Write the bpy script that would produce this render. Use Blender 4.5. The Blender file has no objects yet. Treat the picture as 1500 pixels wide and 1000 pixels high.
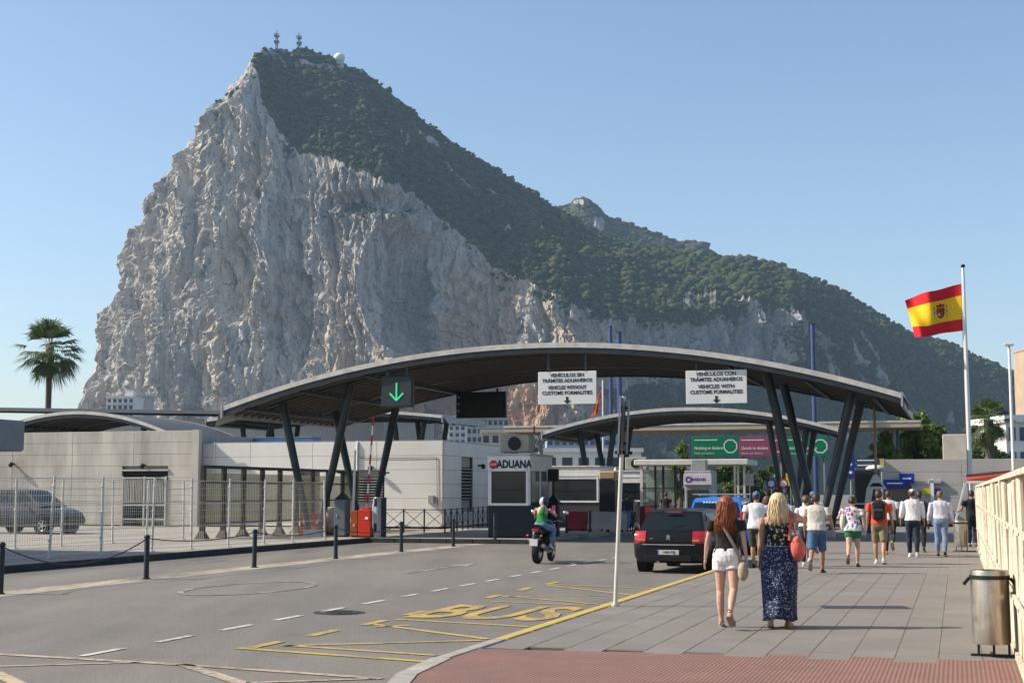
import bpy, bmesh, math, random
import numpy as np
from mathutils import Vector, Matrix, Quaternion, noise as mnoise

random.seed(7)
rng = np.random.default_rng(7)
SC = bpy.context.scene
COL = SC.collection
R = math.radians

# ------------------------------------------------------------------ camera
EYE = 1.68
FPX = 2083.3                      # 50 mm lens on a 36 mm sensor, for a 1500 px wide frame
PITCH = math.atan(221.0 / FPX)
cam_d = bpy.data.cameras.new('camera')
cam_d.sensor_width = 36.0
cam_d.lens = 50.0
cam_d.clip_start = 0.2
cam_d.clip_end = 9000
cam = bpy.data.objects.new('camera', cam_d)
COL.objects.link(cam)
cam.location = (0, 0, EYE)
cam.rotation_euler = (R(90) + PITCH, 0, 0)
SC.camera = cam

# ------------------------------------------------------------------ sky, sun, exposure
SUN_EL = R(37.0)
SUN_AZ = R(-87.0)                 # clockwise from +Y (the view): the sun stands to the left
sun_dir = Vector((math.sin(SUN_AZ) * math.cos(SUN_EL), math.cos(SUN_AZ) * math.cos(SUN_EL), math.sin(SUN_EL)))
world = bpy.data.worlds.new('World')
SC.world = world
world.use_nodes = True
wn = world.node_tree
wn.nodes.clear()
w_out = wn.nodes.new('ShaderNodeOutputWorld')
w_bg = wn.nodes.new('ShaderNodeBackground')
w_sky = wn.nodes.new('ShaderNodeTexSky')
w_sky.sky_type = 'NISHITA'
w_sky.sun_disc = False
w_sky.sun_elevation = SUN_EL
w_sky.sun_rotation = SUN_AZ
w_sky.air_density = 1.0
w_sky.dust_density = 1.1
w_sky.ozone_density = 2.0
w_bg.inputs['Strength'].default_value = 0.115
wn.links.new(w_sky.outputs[0], w_bg.inputs[0])
wn.links.new(w_bg.outputs[0], w_out.inputs[0])

sun_d = bpy.data.lights.new('sun', 'SUN')
sun_d.energy = 5.0
sun_d.angle = R(0.53)
sun_d.color = (1.0, 0.89, 0.73)
sun = bpy.data.objects.new('sun', sun_d)
COL.objects.link(sun)
sun.rotation_euler = (-sun_dir).to_track_quat('-Z', 'Y').to_euler()
sun.location = (-40, 0, 60)

SC.view_settings.view_transform = 'Standard'
SC.view_settings.look = 'None'
SC.view_settings.exposure = 0.56
SC.view_settings.gamma = 1.0
SC.view_settings.use_curve_mapping = False
SC.render.engine = 'CYCLES'
SC.cycles.max_bounces = 6
SC.cycles.diffuse_bounces = 3
SC.cycles.glossy_bounces = 3
SC.cycles.transmission_bounces = 5
SC.cycles.volume_bounces = 1
SC.cycles.transparent_max_bounces = 12
SC.cycles.use_denoising = True
SC.cycles.caustics_reflective = False
SC.cycles.caustics_refractive = False

# ------------------------------------------------------------------ survey helpers
CP, SP = math.cos(PITCH), math.sin(PITCH)
def ray(px, py):
    a = (px - 750.0) / FPX
    b = (500.0 - py) / FPX
    return Vector((a, CP - b * SP, SP + b * CP))
def gnd(px, py, z=0.0):
    d = ray(px, py)
    t = (z - EYE) / d.z
    return Vector((d.x * t, d.y * t, z))
def at(px, py, Y):
    d = ray(px, py)
    t = Y / d.y
    return Vector((d.x * t, Y, EYE + d.z * t))
RA = R(17.3)                                   # the street runs 17 degrees to the right of the view
RD = Vector((math.sin(RA), math.cos(RA), 0))   # along the street
TD = Vector((math.cos(RA), -math.sin(RA), 0))  # across it, to the right
ROADZ = -0.13

# ------------------------------------------------------------------ mesh helpers
class MB:
    def __init__(s):
        s.v = []; s.f = []; s.m = []; s.cur = 0
    def add(s, vs, fs):
        o = len(s.v)
        s.v.extend([tuple(p) for p in vs])
        for f in fs:
            s.f.append(tuple(i + o for i in f)); s.m.append(s.cur)
        return s
    def box(s, c, d, rz=0.0, M=None):
        x, y, z = d[0] / 2, d[1] / 2, d[2] / 2
        vs = [Vector((a * x, b * y, e * z)) for e in (-1, 1) for b in (-1, 1) for a in (-1, 1)]
        if rz: 
            q = Matrix.Rotation(rz, 3, 'Z'); vs = [q @ p for p in vs]
        if M is not None: vs = [M @ p for p in vs]
        c = Vector(c)
        return s.add([p + c for p in vs], [(0, 2, 3, 1), (4, 5, 7, 6), (0, 1, 5, 4), (2, 6, 7, 3), (0, 4, 6, 2), (1, 3, 7, 5)])
    def bbox(s, c, d, b=0.01):
        """box with chamfered vertical and horizontal edges"""
        x, y, z = d[0] / 2, d[1] / 2, d[2] / 2
        b = min(b, x * .45, y * .45, z * .45)
        c = Vector(c)
        def ring(ix, iy, zz):
            return [c + Vector(p) for p in ((-ix + b, -iy, zz), (ix - b, -iy, zz), (ix, -iy + b, zz), (ix, iy - b, zz), (ix - b, iy, zz), (-ix + b, iy, zz), (-ix, iy - b, zz), (-ix, -iy + b, zz))]
        return s.loft([ring(x - b, y - b, -z), ring(x, y, -z + b), ring(x, y, z - b), ring(x - b, y - b, z)])
    def loft(s, rings, cap=True, closed=True):
        n = len(rings[0]); vs = [p for r in rings for p in r]; fs = []
        for i in range(len(rings) - 1):
            for j in range(n if closed else n - 1):
                k = (j + 1) % n
                fs.append((i * n + j, i * n + k, (i + 1) * n + k, (i + 1) * n + j))
        if cap:
            fs.append(tuple(range(n - 1, -1, -1)))
            fs.append(tuple((len(rings) - 1) * n + j for j in range(n)))
        return s.add(vs, fs)
    def tube(s, pts, rad, n=8, flat=None, cap=True):
        pts = [Vector(p) for p in pts]
        if not isinstance(rad, (list, tuple)): rad = [rad] * len(pts)
        rings = []; up = None
        for i, p in enumerate(pts):
            d = (pts[min(i + 1, len(pts) - 1)] - pts[max(i - 1, 0)]).normalized()
            if up is None:
                up = Vector((0, 0, 1)) if abs(d.z) < .9 else Vector((0, 1, 0))
            a = d.cross(up)
            if a.length < 1e-5: a = d.orthogonal()
            a.normalize(); b = a.cross(d).normalized(); up = b
            r = rad[i]; fl = 1.0 if flat is None else flat
            rings.append([p + a * (math.cos(2 * math.pi * k / n) * r) + b * (math.sin(2 * math.pi * k / n) * r * fl) for k in range(n)])
        return s.loft(rings, cap)
    def cyl(s, c, r, h, n=16, r2=None):
        c = Vector(c)
        return s.tube([c, c + Vector((0, 0, h))], [r, r if r2 is None else r2], n)
    def bar(s, a, b, w, h, up=(0, 0, 1)):
        a, b = Vector(a), Vector(b); d = (b - a).normalized(); up = Vector(up)
        x = d.cross(up)
        if x.length < 1e-4: x = d.cross(Vector((0, 1, 0)))
        x.normalize(); y = x.cross(d).normalized()
        rg = lambda p: [p - x * w / 2 - y * h / 2, p + x * w / 2 - y * h / 2, p + x * w / 2 + y * h / 2, p - x * w / 2 + y * h / 2]
        return s.loft([rg(a), rg(b)])
    def ell(s, c, r, n=12, m=8, M=None):
        c = Vector(c); rings = []
        for i in range(m + 1):
            th = math.pi * (0.02 + 0.96 * i / m)
            rr, zz = math.sin(th), -math.cos(th)
            ring = [Vector((r[0] * rr * math.cos(2 * math.pi * k / n), r[1] * rr * math.sin(2 * math.pi * k / n), r[2] * zz)) for k in range(n)]
            if M is not None: ring = [M @ p for p in ring]
            rings.append([p + c for p in ring])
        return s.loft(rings)
    def lathe(s, prof, n=20, c=(0, 0, 0), axis='Z', cap=True):
        c = Vector(c); rings = []
        for r, h in prof:
            ring = []
            for k in range(n):
                a = 2 * math.pi * k / n
                if axis == 'Z': p = Vector((r * math.cos(a), r * math.sin(a), h))
                elif axis == 'X': p = Vector((h, r * math.cos(a), r * math.sin(a)))
                else: p = Vector((r * math.sin(a), h, r * math.cos(a)))
                ring.append(c + p)
            rings.append(ring)
        return s.loft(rings, cap)
    def prism(s, poly, z0, z1):
        return s.loft([[Vector((p[0], p[1], z0)) for p in poly], [Vector((p[0], p[1], z1)) for p in poly]])
    def extr(s, poly, vec):
        vec = Vector(vec)
        return s.loft([[Vector(p) for p in poly], [Vector(p) + vec for p in poly]])
    def quad(s, a, b, c, d):
        return s.add([a, b, c, d], [(0, 1, 2, 3)])
    def mesh(s, name, mats, smooth=False):
        me = bpy.data.meshes.new(name)
        me.from_pydata(s.v, [], s.f)
        if not isinstance(mats, (list, tuple)): mats = [mats]
        for m in mats: me.materials.append(m)
        if len(mats) > 1: me.polygons.foreach_set('material_index', s.m)
        bm = bmesh.new(); bm.from_mesh(me)
        bmesh.ops.recalc_face_normals(bm, faces=bm.faces)
        bm.to_mesh(me); bm.free()
        if smooth:
            me.polygons.foreach_set('use_smooth', [True] * len(me.polygons))
            if smooth != 'all':
                try: me.set_sharp_from_angle(angle=R(38))
                except Exception: pass
        me.update()
        return me
    def build(s, name, mats, parent=None, smooth=False, loc=None, rz=None):
        return link(name, s.mesh(name, mats, smooth), parent, loc, rz)

def link(name, me, parent=None, loc=None, rz=None):
    o = bpy.data.objects.new(name, me)
    COL.objects.link(o)
    if parent is not None: o.parent = parent
    if loc is not None: o.location = loc
    if rz is not None: o.rotation_euler = (0, 0, rz)
    return o
def tag(o, label=None, cat=None, group=None, kind=None):
    if label: o['label'] = label
    if cat: o['category'] = cat
    if group: o['group'] = group
    if kind: o['kind'] = kind
    return o
def thing(name, label, cat, loc=(0, 0, 0), rz=0.0, group=None):
    o = bpy.data.objects.new(name, None)
    o.empty_display_size = 0.2
    COL.objects.link(o); o.location = loc; o.rotation_euler = (0, 0, rz)
    return tag(o, label, cat, group)
def copy_tree(o, parent=None):
    c = o.copy(); COL.objects.link(c)
    if parent is not None: c.parent = parent
    for ch in list(o.children): copy_tree(ch, c)
    return c
def structure(name, o): o['kind'] = 'structure'; return o
def text(body, size, m, parent, loc, rot, bold=0.0, ext=0.004, align='CENTER', sx=1.0, name='lettering', fit=None):
    cu = bpy.data.curves.new('lettering', 'FONT')
    cu.body = body; cu.size = size; cu.align_x = align; cu.align_y = 'CENTER'
    cu.extrude = ext; cu.offset = bold; cu.resolution_u = 3; cu.space_line = 1.0
    tmp = bpy.data.objects.new('tmp_text', cu); COL.objects.link(tmp)
    dg = bpy.context.evaluated_depsgraph_get()
    me = bpy.data.meshes.new_from_object(tmp.evaluated_get(dg))
    bpy.data.objects.remove(tmp); bpy.data.curves.remove(cu)
    me.materials.clear(); me.materials.append(m)
    if fit:
        xs = [v.co.x for v in me.vertices]; sx = min(1.0, fit / (max(xs) - min(xs)))
    if sx != 1.0:
        for v in me.vertices: v.co.x *= sx
    o = link(name, me, parent, loc); o.rotation_euler = rot
    return o
def remesh(mb, name, mats, voxel, parent, smooth_it=4, fold=0.0, foldscale=9.0, seed=0.0):
    me = mb.mesh(name, mats)
    tmp = bpy.data.objects.new('tmp_remesh', me); COL.objects.link(tmp)
    md = tmp.modifiers.new('r', 'REMESH'); md.mode = 'VOXEL'; md.voxel_size = voxel
    if smooth_it:
        ms = tmp.modifiers.new('s', 'SMOOTH'); ms.factor = 0.5; ms.iterations = smooth_it
    dg = bpy.context.evaluated_depsgraph_get()
    out = bpy.data.meshes.new_from_object(tmp.evaluated_get(dg))
    bpy.data.objects.remove(tmp); bpy.data.meshes.remove(me)
    out.name = name
    out.materials.clear()
    out.materials.append(mats if not isinstance(mats, (list, tuple)) else mats[0])
    if fold:
        n = len(out.vertices); co = np.empty(n * 3); out.vertices.foreach_get('co', co); co = co.reshape(-1, 3)
        no = np.empty(n * 3); out.vertex_normals.foreach_get('vector', no); no = no.reshape(-1, 3)
        d = pnoise(co[:, 0] * foldscale + seed, co[:, 1] * foldscale, co[:, 2] * foldscale * .55 + co[:, 0] * 4)
        d += .5 * pnoise(co[:, 0] * foldscale * 2.3, co[:, 1] * foldscale * 2.3 + seed, co[:, 2] * foldscale * 1.2)
        co += no * (d * fold)[:, None]
        out.vertices.foreach_set('co', co.ravel())
    out.polygons.foreach_set('use_smooth', [True] * len(out.polygons))
    out.update()
    return link(name, out, parent)

# ------------------------------------------------------------------ numeric noise
_P = rng.permutation(256); _P = np.concatenate([_P, _P, _P])
_G = rng.normal(size=(256, 3)); _G /= np.linalg.norm(_G, axis=1)[:, None]
def pnoise(x, y, z):
    x, y, z = np.broadcast_arrays(np.asarray(x, float), np.asarray(y, float), np.asarray(z, float))
    xi, yi, zi = np.floor(x).astype(int), np.floor(y).astype(int), np.floor(z).astype(int)
    xf, yf, zf = x - xi, y - yi, z - zi
    f = lambda t: t * t * t * (t * (t * 6 - 15) + 10)
    u, v, w = f(xf), f(yf), f(zf)
    xi &= 255; yi &= 255; zi &= 255
    def g(a, b, c):
        h = _P[_P[_P[(xi + a) & 255] + ((yi + b) & 255)] + ((zi + c) & 255)]
        gr = _G[h]
        return gr[..., 0] * (xf - a) + gr[..., 1] * (yf - b) + gr[..., 2] * (zf - c)
    l = lambda a, b, t: a + t * (b - a)
    return 1.6 * l(l(l(g(0, 0, 0), g(1, 0, 0), u), l(g(0, 1, 0), g(1, 1, 0), u), v),
                   l(l(g(0, 0, 1), g(1, 0, 1), u), l(g(0, 1, 1), g(1, 1, 1), u), v), w)
def fbm(x, y, z, o=4, gain=.5):
    t = 0; a = 1.0
    for i in range(o):
        t = t + a * pnoise(x * 2 ** i + 17.3 * i, y * 2 ** i, z * 2 ** i); a *= gain
    return t
def ridged(x, y, z, o=4, gain=.5):
    t = 0; a = 1.0
    for i in range(o):
        t = t + a * (1 - 2 * np.abs(pnoise(x * 2 ** i + 9.1 * i, y * 2 ** i, z * 2 ** i))); a *= gain
    return t

# ------------------------------------------------------------------ materials
class NT:
    def __init__(s, name):
        s.mat = bpy.data.materials.new(name); s.mat.use_nodes = True
        s.t = s.mat.node_tree; s.b = s.t.nodes['Principled BSDF']
        s.co = s.new('ShaderNodeTexCoord').outputs['Object']
    def new(s, k, **kw):
        n = s.t.nodes.new(k)
        for a, b in kw.items(): setattr(n, a, b)
        return n
    def ln(s, a, b): s.t.links.new(a, b)
    def geo(s): return s.new('ShaderNodeNewGeometry').outputs['Position']
    def mapping(s, scale=(1, 1, 1), rot=(0, 0, 0), src=None):
        m = s.new('ShaderNodeMapping'); m.inputs['Scale'].default_value = scale; m.inputs['Rotation'].default_value = rot
        s.ln(src or s.co, m.inputs['Vector']); return m.outputs[0]
    def noise(s, scale, detail=5, rough=.55, vec=None, dist=0):
        n = s.new('ShaderNodeTexNoise'); n.inputs['Scale'].default_value = scale; n.inputs['Detail'].default_value = detail
        n.inputs['Roughness'].default_value = rough; n.inputs['Distortion'].default_value = dist
        s.ln(vec or s.co, n.inputs['Vector']); return n.outputs['Fac']
    def voro(s, scale, vec=None, out='Distance', feature='F1', rand=1.0):
        n = s.new('ShaderNodeTexVoronoi', feature=feature); n.inputs['Scale'].default_value = scale
        n.inputs['Randomness'].default_value = rand
        s.ln(vec or s.co, n.inputs['Vector']); return n.outputs[out]
    def ramp(s, fac, stops, interp='LINEAR'):
        n = s.new('ShaderNodeValToRGB'); n.color_ramp.interpolation = interp
        e = n.color_ramp.elements
        while len(e) < len(stops): e.new(.5)
        for i, (p, c) in enumerate(stops):
            e[i].position = p; e[i].color = (c, c, c, 1) if not isinstance(c, (tuple, list)) else (*c, 1)
        s.ln(fac, n.inputs[0]); return n.outputs[0]
    def mix(s, fac, a, b, mode='MIX'):
        n = s.new('ShaderNodeMix', data_type='RGBA', blend_type=mode)
        for i, x in ((0, fac), (6, a), (7, b)):
            if isinstance(x, (int, float)): n.inputs[i].default_value = x
            elif isinstance(x, (tuple, list)): n.inputs[i].default_value = (*x, 1)
            else: s.ln(x, n.inputs[i])
        return n.outputs[2]
    def math(s, op, a, b=0.0, c=0.0):
        n = s.new('ShaderNodeMath', operation=op)
        for i, x in enumerate((a, b, c)):
            if isinstance(x, (int, float)): n.inputs[i].default_value = x
            else: s.ln(x, n.inputs[i])
        return n.outputs[0]
    def attr(s, name):
        return s.new('ShaderNodeAttribute', attribute_name=name).outputs['Fac']
    def bump(s, h, strength=.3, dist=.02, prev=None):
        n = s.new('ShaderNodeBump'); n.inputs['Strength'].default_value = strength; n.inputs['Distance'].default_value = dist
        s.ln(h, n.inputs['Height'])
        if prev: s.ln(prev, n.inputs['Normal'])
        return n.outputs[0]
    def out(s, col=None, rough=None, nrm=None, metal=None):
        for k, x in (('Base Color', col), ('Roughness', rough), ('Metallic', metal)):
            if x is None: continue
            if isinstance(x, (int, float)): s.b.inputs[k].default_value = x
            elif isinstance(x, (tuple, list)): s.b.inputs[k].default_value = (*x, 1)
            else: s.ln(x, s.b.inputs[k])
        if nrm is not None: s.ln(nrm, s.b.inputs['Normal'])
        return s.mat
MC = {}
def mat(name, col, rough=.6, metal=0.0, var=.18, vs=2.5, bump=0.0, bs=30.0, col2=None, stretch=(1, 1, 1), spec=.25, coat=0.0, rv=.1):
    if name in MC: return MC[name]
    n = NT(name)
    v = n.mapping(stretch)
    f = n.noise(vs, 6, .6, v)
    c2 = col2 or tuple(x * (1 - var) for x in col)
    c1 = tuple(min(1, x * (1 + var * .35)) for x in col) if col2 is None else col
    cc = n.mix(n.ramp(f, [(.3, 0), (.7, 1)]), c1, c2)
    rr = n.math('MULTIPLY_ADD', f, rv * 2, rough - rv)
    nr = n.bump(n.noise(bs, 4, .6, v), bump, .01) if bump else None
    n.out(cc, rr, nr, metal)
    n.b.inputs['Specular IOR Level'].default_value = spec
    if coat: n.b.inputs['Coat Weight'].default_value = coat; n.b.inputs['Coat Roughness'].default_value = .05
    MC[name] = n.mat
    return n.mat
def glass(name, tint=(.05, .07, .07), rough=.05, alpha=.75):
    if name in MC: return MC[name]
    n = NT(name)
    f = n.noise(1.3, 3)
    n.out(n.mix(f, tint, tuple(x * 1.6 for x in tint)), n.math('MULTIPLY_ADD', f, .05, rough))
    n.b.inputs['Specular IOR Level'].default_value = .45
    n.b.inputs['Alpha'].default_value = alpha
    MC[name] = n.mat
    return n.mat
# ================================================================== THE SETTING: the rock
def I(u, pts):
    a = np.array(pts, float); return np.interp(u, a[:, 0], a[:, 1])
def smooth(a, k):
    ker = np.hanning(k + 2)[1:-1]; ker /= ker.sum()
    return np.convolve(np.pad(a, k // 2, mode='edge'), ker, 'valid')[:len(a)]
def rock_material(name, hz=1.0):
    n = NT(name)
    g = n.geo()
    vst = n.mapping((1, 1, .22), src=g)                       # streaks run down the face
    big = n.noise(.012, 5, .6, vst); mid = n.noise(.05, 6, .65, vst); fine = n.noise(.28, 5, .7, vst); grain = n.noise(.5, 4, .7, g)
    c = n.mix(n.ramp(big, [(.35, 0), (.65, 1)]), (.54, .51, .475), (.36, .345, .34))
    c = n.mix(n.ramp(mid, [(.42, 0), (.62, 1)]), c, (.62, .58, .52))
    c = n.mix(n.math('MULTIPLY', n.ramp(n.noise(.03, 5, .7, vst, .6), [(.50, 0), (.62, 1)]), .62), c, (.29, .277, .28))
    c = n.mix(n.math('MULTIPLY', n.ramp(fine, [(.53, 0), (.62, 1)]), .75), c, (.13, .125, .12))
    stv = n.mapping((1, 1, .05), src=g)
    c = n.mix(n.math('MULTIPLY', n.ramp(n.noise(.10, 5, .7, stv, .4), [(.55, 0), (.65, 1)]), .6), c, (.20, .19, .185))
    c = n.mix(n.math('MULTIPLY', n.ramp(n.noise(.16, 4, .7, stv, .3), [(.55, 0), (.66, 1)]), .7), c, (.74, .71, .65))
    warm = n.math('MULTIPLY', n.attr('warm'), n.ramp(n.noise(.035, 4, .6, vst), [(.38, 0), (.62, 1)]))
    c = n.mix(warm, c, (.56, .39, .24))
    c = n.mix(n.math('MULTIPLY', n.ramp(n.noise(.02, 4, .6, vst), [(.55, 0), (.68, 1)]), .35), c, (.54, .42, .29))
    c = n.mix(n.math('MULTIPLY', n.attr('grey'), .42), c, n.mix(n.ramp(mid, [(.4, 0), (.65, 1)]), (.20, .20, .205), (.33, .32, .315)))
    tal = n.mix(n.ramp(n.noise(.06, 5, .6, n.mapping((1, 1, .5), (0, .7, 0), g)), [(.4, 0), (.6, 1)]), (.44, .235, .135), (.50, .37, .25))
    c = n.mix(n.attr('talus'), c, tal)
    vg = n.mix(n.ramp(grain, [(.4, 0), (.6, 1)]), (.030, .042, .020), (.075, .085, .042))
    vg = n.mix(n.ramp(mid, [(.55, 0), (.68, 1)]), vg, (.20, .18, .135))
    sp = n.math('MULTIPLY', n.ramp(n.noise(.07, 5, .7, g), [(.60, 0), (.66, 1)]), .8)       # shrubs rooted in the cracks
    c = n.mix(sp, c, (.07, .085, .045))
    m = n.math('ADD', n.attr('veg'), n.math('MULTIPLY', n.math('SUBTRACT', n.noise(.045, 5, .7, g), .5), 1.3))
    c = n.mix(n.ramp(m, [(.45, 0), (.6, 1)]), c, vg)
    nb = n.bump(mid, .6, 6.0); nb = n.bump(fine, 1.0, 3.0, nb); nb = n.bump(grain, .9, 1.6, nb)
    n.out(c, .92, nb)
    n.b.inputs['Specular IOR Level'].default_value = .15
    return n.mat
M_rock = rock_material('limestone_cliff')

def grid_object(name, P, attrs, m):
    nu, nv = P.shape[:2]
    me = bpy.data.meshes.new(name)
    idx = np.arange(nu * nv).reshape(nu, nv)
    q = np.stack([idx[:-1, :-1], idx[1:, :-1], idx[1:, 1:], idx[:-1, 1:]], -1).reshape(-1, 4)
    me.vertices.add(nu * nv); me.vertices.foreach_set('co', P.reshape(-1).astype(np.float32))
    me.loops.add(q.size); me.loops.foreach_set('vertex_index', q.reshape(-1).astype(np.int32))
    me.polygons.add(len(q)); me.polygons.foreach_set('loop_start', np.arange(0, q.size, 4, dtype=np.int32))
    me.polygons.foreach_set('use_smooth', np.zeros(len(q), bool))
    me.update(calc_edges=True)
    for k, a in attrs.items():
        at_ = me.attributes.new(k, 'FLOAT', 'POINT'); at_.data.foreach_set('value', a.reshape(-1).astype(np.float32))
    me.materials.append(m)
    return link(name, me)
def colpt(u, y, Y):
    """arrays of bearings (as frame px), heights (as frame px) and distances to world points"""
    a = (u - 750.0) / FPX; b = (500.0 - y) / FPX
    dy = CP - b * SP; dz = SP + b * CP
    t = Y / dy
    return a * t, Y + 0 * a, EYE + dz * t

NU, N1, N2, N3 = 900, 260, 150, 8
U = np.linspace(70, 1800, NU)
yS = I(U, [(70, 700), (112, 640), (125, 600), (131, 560), (141, 518), (158, 465), (166, 440), (182, 424), (198, 375), (206, 330), (218, 300), (231, 278), (243, 262), (256, 232), (268, 205), (276, 203), (296, 182), (303, 160), (312, 146), (330, 126), (341, 114), (352, 97), (362, 82), (371, 73), (384, 71), (400, 71), (418, 77), (430, 71), (441, 71), (465, 81), (480, 86), (500, 96), (522, 104), (550, 125), (580, 147), (612, 173), (650, 200), (700, 235), (740, 257), (790, 288), (812, 303), (835, 316), (875, 342), (920, 356), (980, 367), (1045, 376), (1100, 380), (1150, 393), (1200, 409), (1240, 430), (1290, 460), (1340, 487), (1390, 500), (1440, 524), (1500, 550), (1560, 575), (1800, 650)])
yC = I(U, [(70, 702), (112, 643), (125, 604), (158, 470), (206, 334), (256, 236), (303, 164), (341, 119), (360, 92), (368, 100), (374, 130), (385, 160), (398, 190), (425, 212), (470, 226), (520, 245), (560, 262), (598, 280), (612, 290), (640, 316), (690, 352), (715, 385), (760, 405), (790, 416), (830, 438), (880, 450), (940, 456), (1000, 456), (1060, 452), (1100, 447), (1150, 442), (1200, 467), (1240, 500), (1290, 532), (1340, 565), (1420, 600), (1500, 630), (1800, 690)])
yC = smooth(yC, 9)
Yb = I(U, [(70, 1290), (130, 1250), (200, 1185), (260, 1140), (330, 1098), (400, 1074), (480, 1056), (560, 1042), (590, 1058), (632, 1104), (650, 1080), (720, 1050), (780, 1025), (840, 1020), (900, 1050), (1050, 1130), (1200, 1180), (1350, 1240), (1500, 1290), (1800, 1400)])
Yb = smooth(Yb, 15)
lean = I(U, [(70, 20), (200, 45), (330, 62), (640, 60), (800, 70), (1000, 60), (1200, 60), (1800, 60)])
Yc = Yb + lean
Yr = I(U, [(70, 1330), (200, 1240), (330, 1180), (365, 1190), (400, 1235), (500, 1270), (600, 1330), (800, 1350), (1050, 1400), (1200, 1400), (1350, 1430), (1500, 1480), (1800, 1580)])
Yr = np.maximum(smooth(Yr, 15), Yc + 25)
jag = 4.0 * pnoise(U * .09, 3.1, 0) + 2.5 * pnoise(U * .31, 8.1, 0) + 1.5 * pnoise(U * .8, 1.1, 0)
cliffside = np.clip((375 - U) / 30, 0, 1)
yS2 = yS + jag * (.35 + 1.8 * cliffside)
yC2 = np.maximum(yC + (8 * pnoise(U * .06, 0, 5.5) + 8 * pnoise(U * .17, 0, 2.5) + 4 * pnoise(U * .5, 0, 2.5)) * (1 - cliffside) + jag * 1.8 * cliffside, yS2 + 2)
Cx, _, Cz = colpt(U, yC2, Yc); Rx, _, Rz = colpt(U, yS2, Yr)
bear = (U - 750) / FPX
# cliff rows
s1 = np.linspace(0, 1, N1)[None, :]
Z = -3 + (Cz[:, None] + 3) * s1
talw = I(U, [(440, 0), (500, .7), (560, 1), (760, 1), (860, .7), (1000, .5), (1300, .5), (1800, .6)])
zt = 42 * talw + 14
toe = np.clip(1 - Z / zt[:, None], 0, 1)
Yk = Yb[:, None] + (Yc - Yb)[:, None] * s1 ** 1.25 - toe ** 1.4 * (70 * talw[:, None] + 12)
Xk = bear[:, None] * Yk
nx = np.gradient(Yb, bear * Yb); nl = np.sqrt(nx ** 2 + 1); nX, nY = nx / nl, -1 / nl
arc = np.cumsum(np.hypot(np.gradient(bear * Yb), np.gradient(Yb)))[:, None]
win = np.clip(s1 * 8, 0, 1) * np.clip((1 - s1) * 14, .12, 1)
wx = 10 * fbm(arc * .02, Z * .012, 31., 3)      # warp so that no rib runs straight
aw = arc + wx
D = 10 * ridged(aw * .014, Z * .0022, 0, 3) + 5 * fbm(arc * .03, Z * .010, 4.0, 4) + 6.0 * ridged(aw * .045 + Z * .006, Z * .0065, 7.0, 4, .55) + 4.2 * ridged(aw * .11 - Z * .012, Z * .018, 2.0, 3, .6) + 2.8 * ridged(aw * .24 + Z * .03, Z * .05, 1.0, 3, .6) + 1.6 * fbm(arc * .5, Z * .22, 1.0, 2)
D *= .46
def cells(x, y, seed, jit=.9):
    """faceted blocks: each cell its own offset and tilt, sharp steps between"""
    xi, yi = np.floor(x).astype(int), np.floor(y).astype(int)
    best = np.full(x.shape, 9.0); val = np.zeros(x.shape)
    hsh = lambda a, b, s: np.modf(np.abs(np.sin(a * 127.1 + b * 311.7 + s * 74.7) * 43758.5453))[0]
    for dx in (-1, 0, 1):
        for dy in (-1, 0, 1):
            a, b = xi + dx, yi + dy
            cx, cy = a + .5 + jit * (hsh(a, b, seed) - .5), b + .5 + jit * (hsh(a, b, seed + 1) - .5)
            d = (x - cx) ** 2 + (y - cy) ** 2
            v = (hsh(a, b, seed + 2) - .5) * 1.5 + (x - cx) * (hsh(a, b, seed + 3) - .5) * 2.2 + (y - cy) * (hsh(a, b, seed + 4) - .5) * .9
            m_ = d < best; best = np.where(m_, d, best); val = np.where(m_, v, val)
    return val
Zw = Z + 14 * fbm(arc * .03, Z * .02, 77., 3)
D += 9.0 * cells(aw * .030 + Zw * .002, Zw * .0085, 1.0) + 3.8 * cells(aw * .075 - Zw * .006, Zw * .022, 9.0) + 2.1 * cells(aw * .17 + Zw * .015, Zw * .055, 23.0) + 1.2 * cells(aw * .36, Zw * .14, 41.0)
def cracks(f, g, w, seed): return np.clip(1 - np.abs(pnoise(aw * f + Z * f * .12, Z * g, seed)) / w, 0, 1)
D -= 5.5 * cracks(.022, .003, .05, 3.3) + 4.0 * cracks(.05, .008, .07, 5.7) + 2.2 * cracks(.12, .02, .10, 8.9)
D += 5 * np.clip(fbm(arc * .02, Z * .03, 11., 3), 0, 1)
# the big shallow alcoves and buttresses of the north face
def alcove(uc, yc, ru, ry, dep):
    zc = (721 - yc) / FPX * 1130; rz_ = ry / FPX * 1130
    e = ((U[:, None] - uc) / ru) ** 2 + ((Z - zc) / rz_) ** 2
    return -dep * np.clip(1 - e, 0, 1) ** .6
D += alcove(588, 425, 60, 105, 30) + alcove(352, 405, 26, 75, 18) + alcove(230, 290, 10, 50, 7) + alcove(540, 300, 75, 20, 12) + alcove(425, 470, 30, 85, 13)
D = D - D.mean() + (19 * np.clip((440 - U) / 110, 0, 1) * (.15 + .85 * np.clip((U - 120) / 80, 0, 1)))[:, None]
Xk = Xk + nX[:, None] * D * win; Yk = Yk + nY[:, None] * D * win
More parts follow.
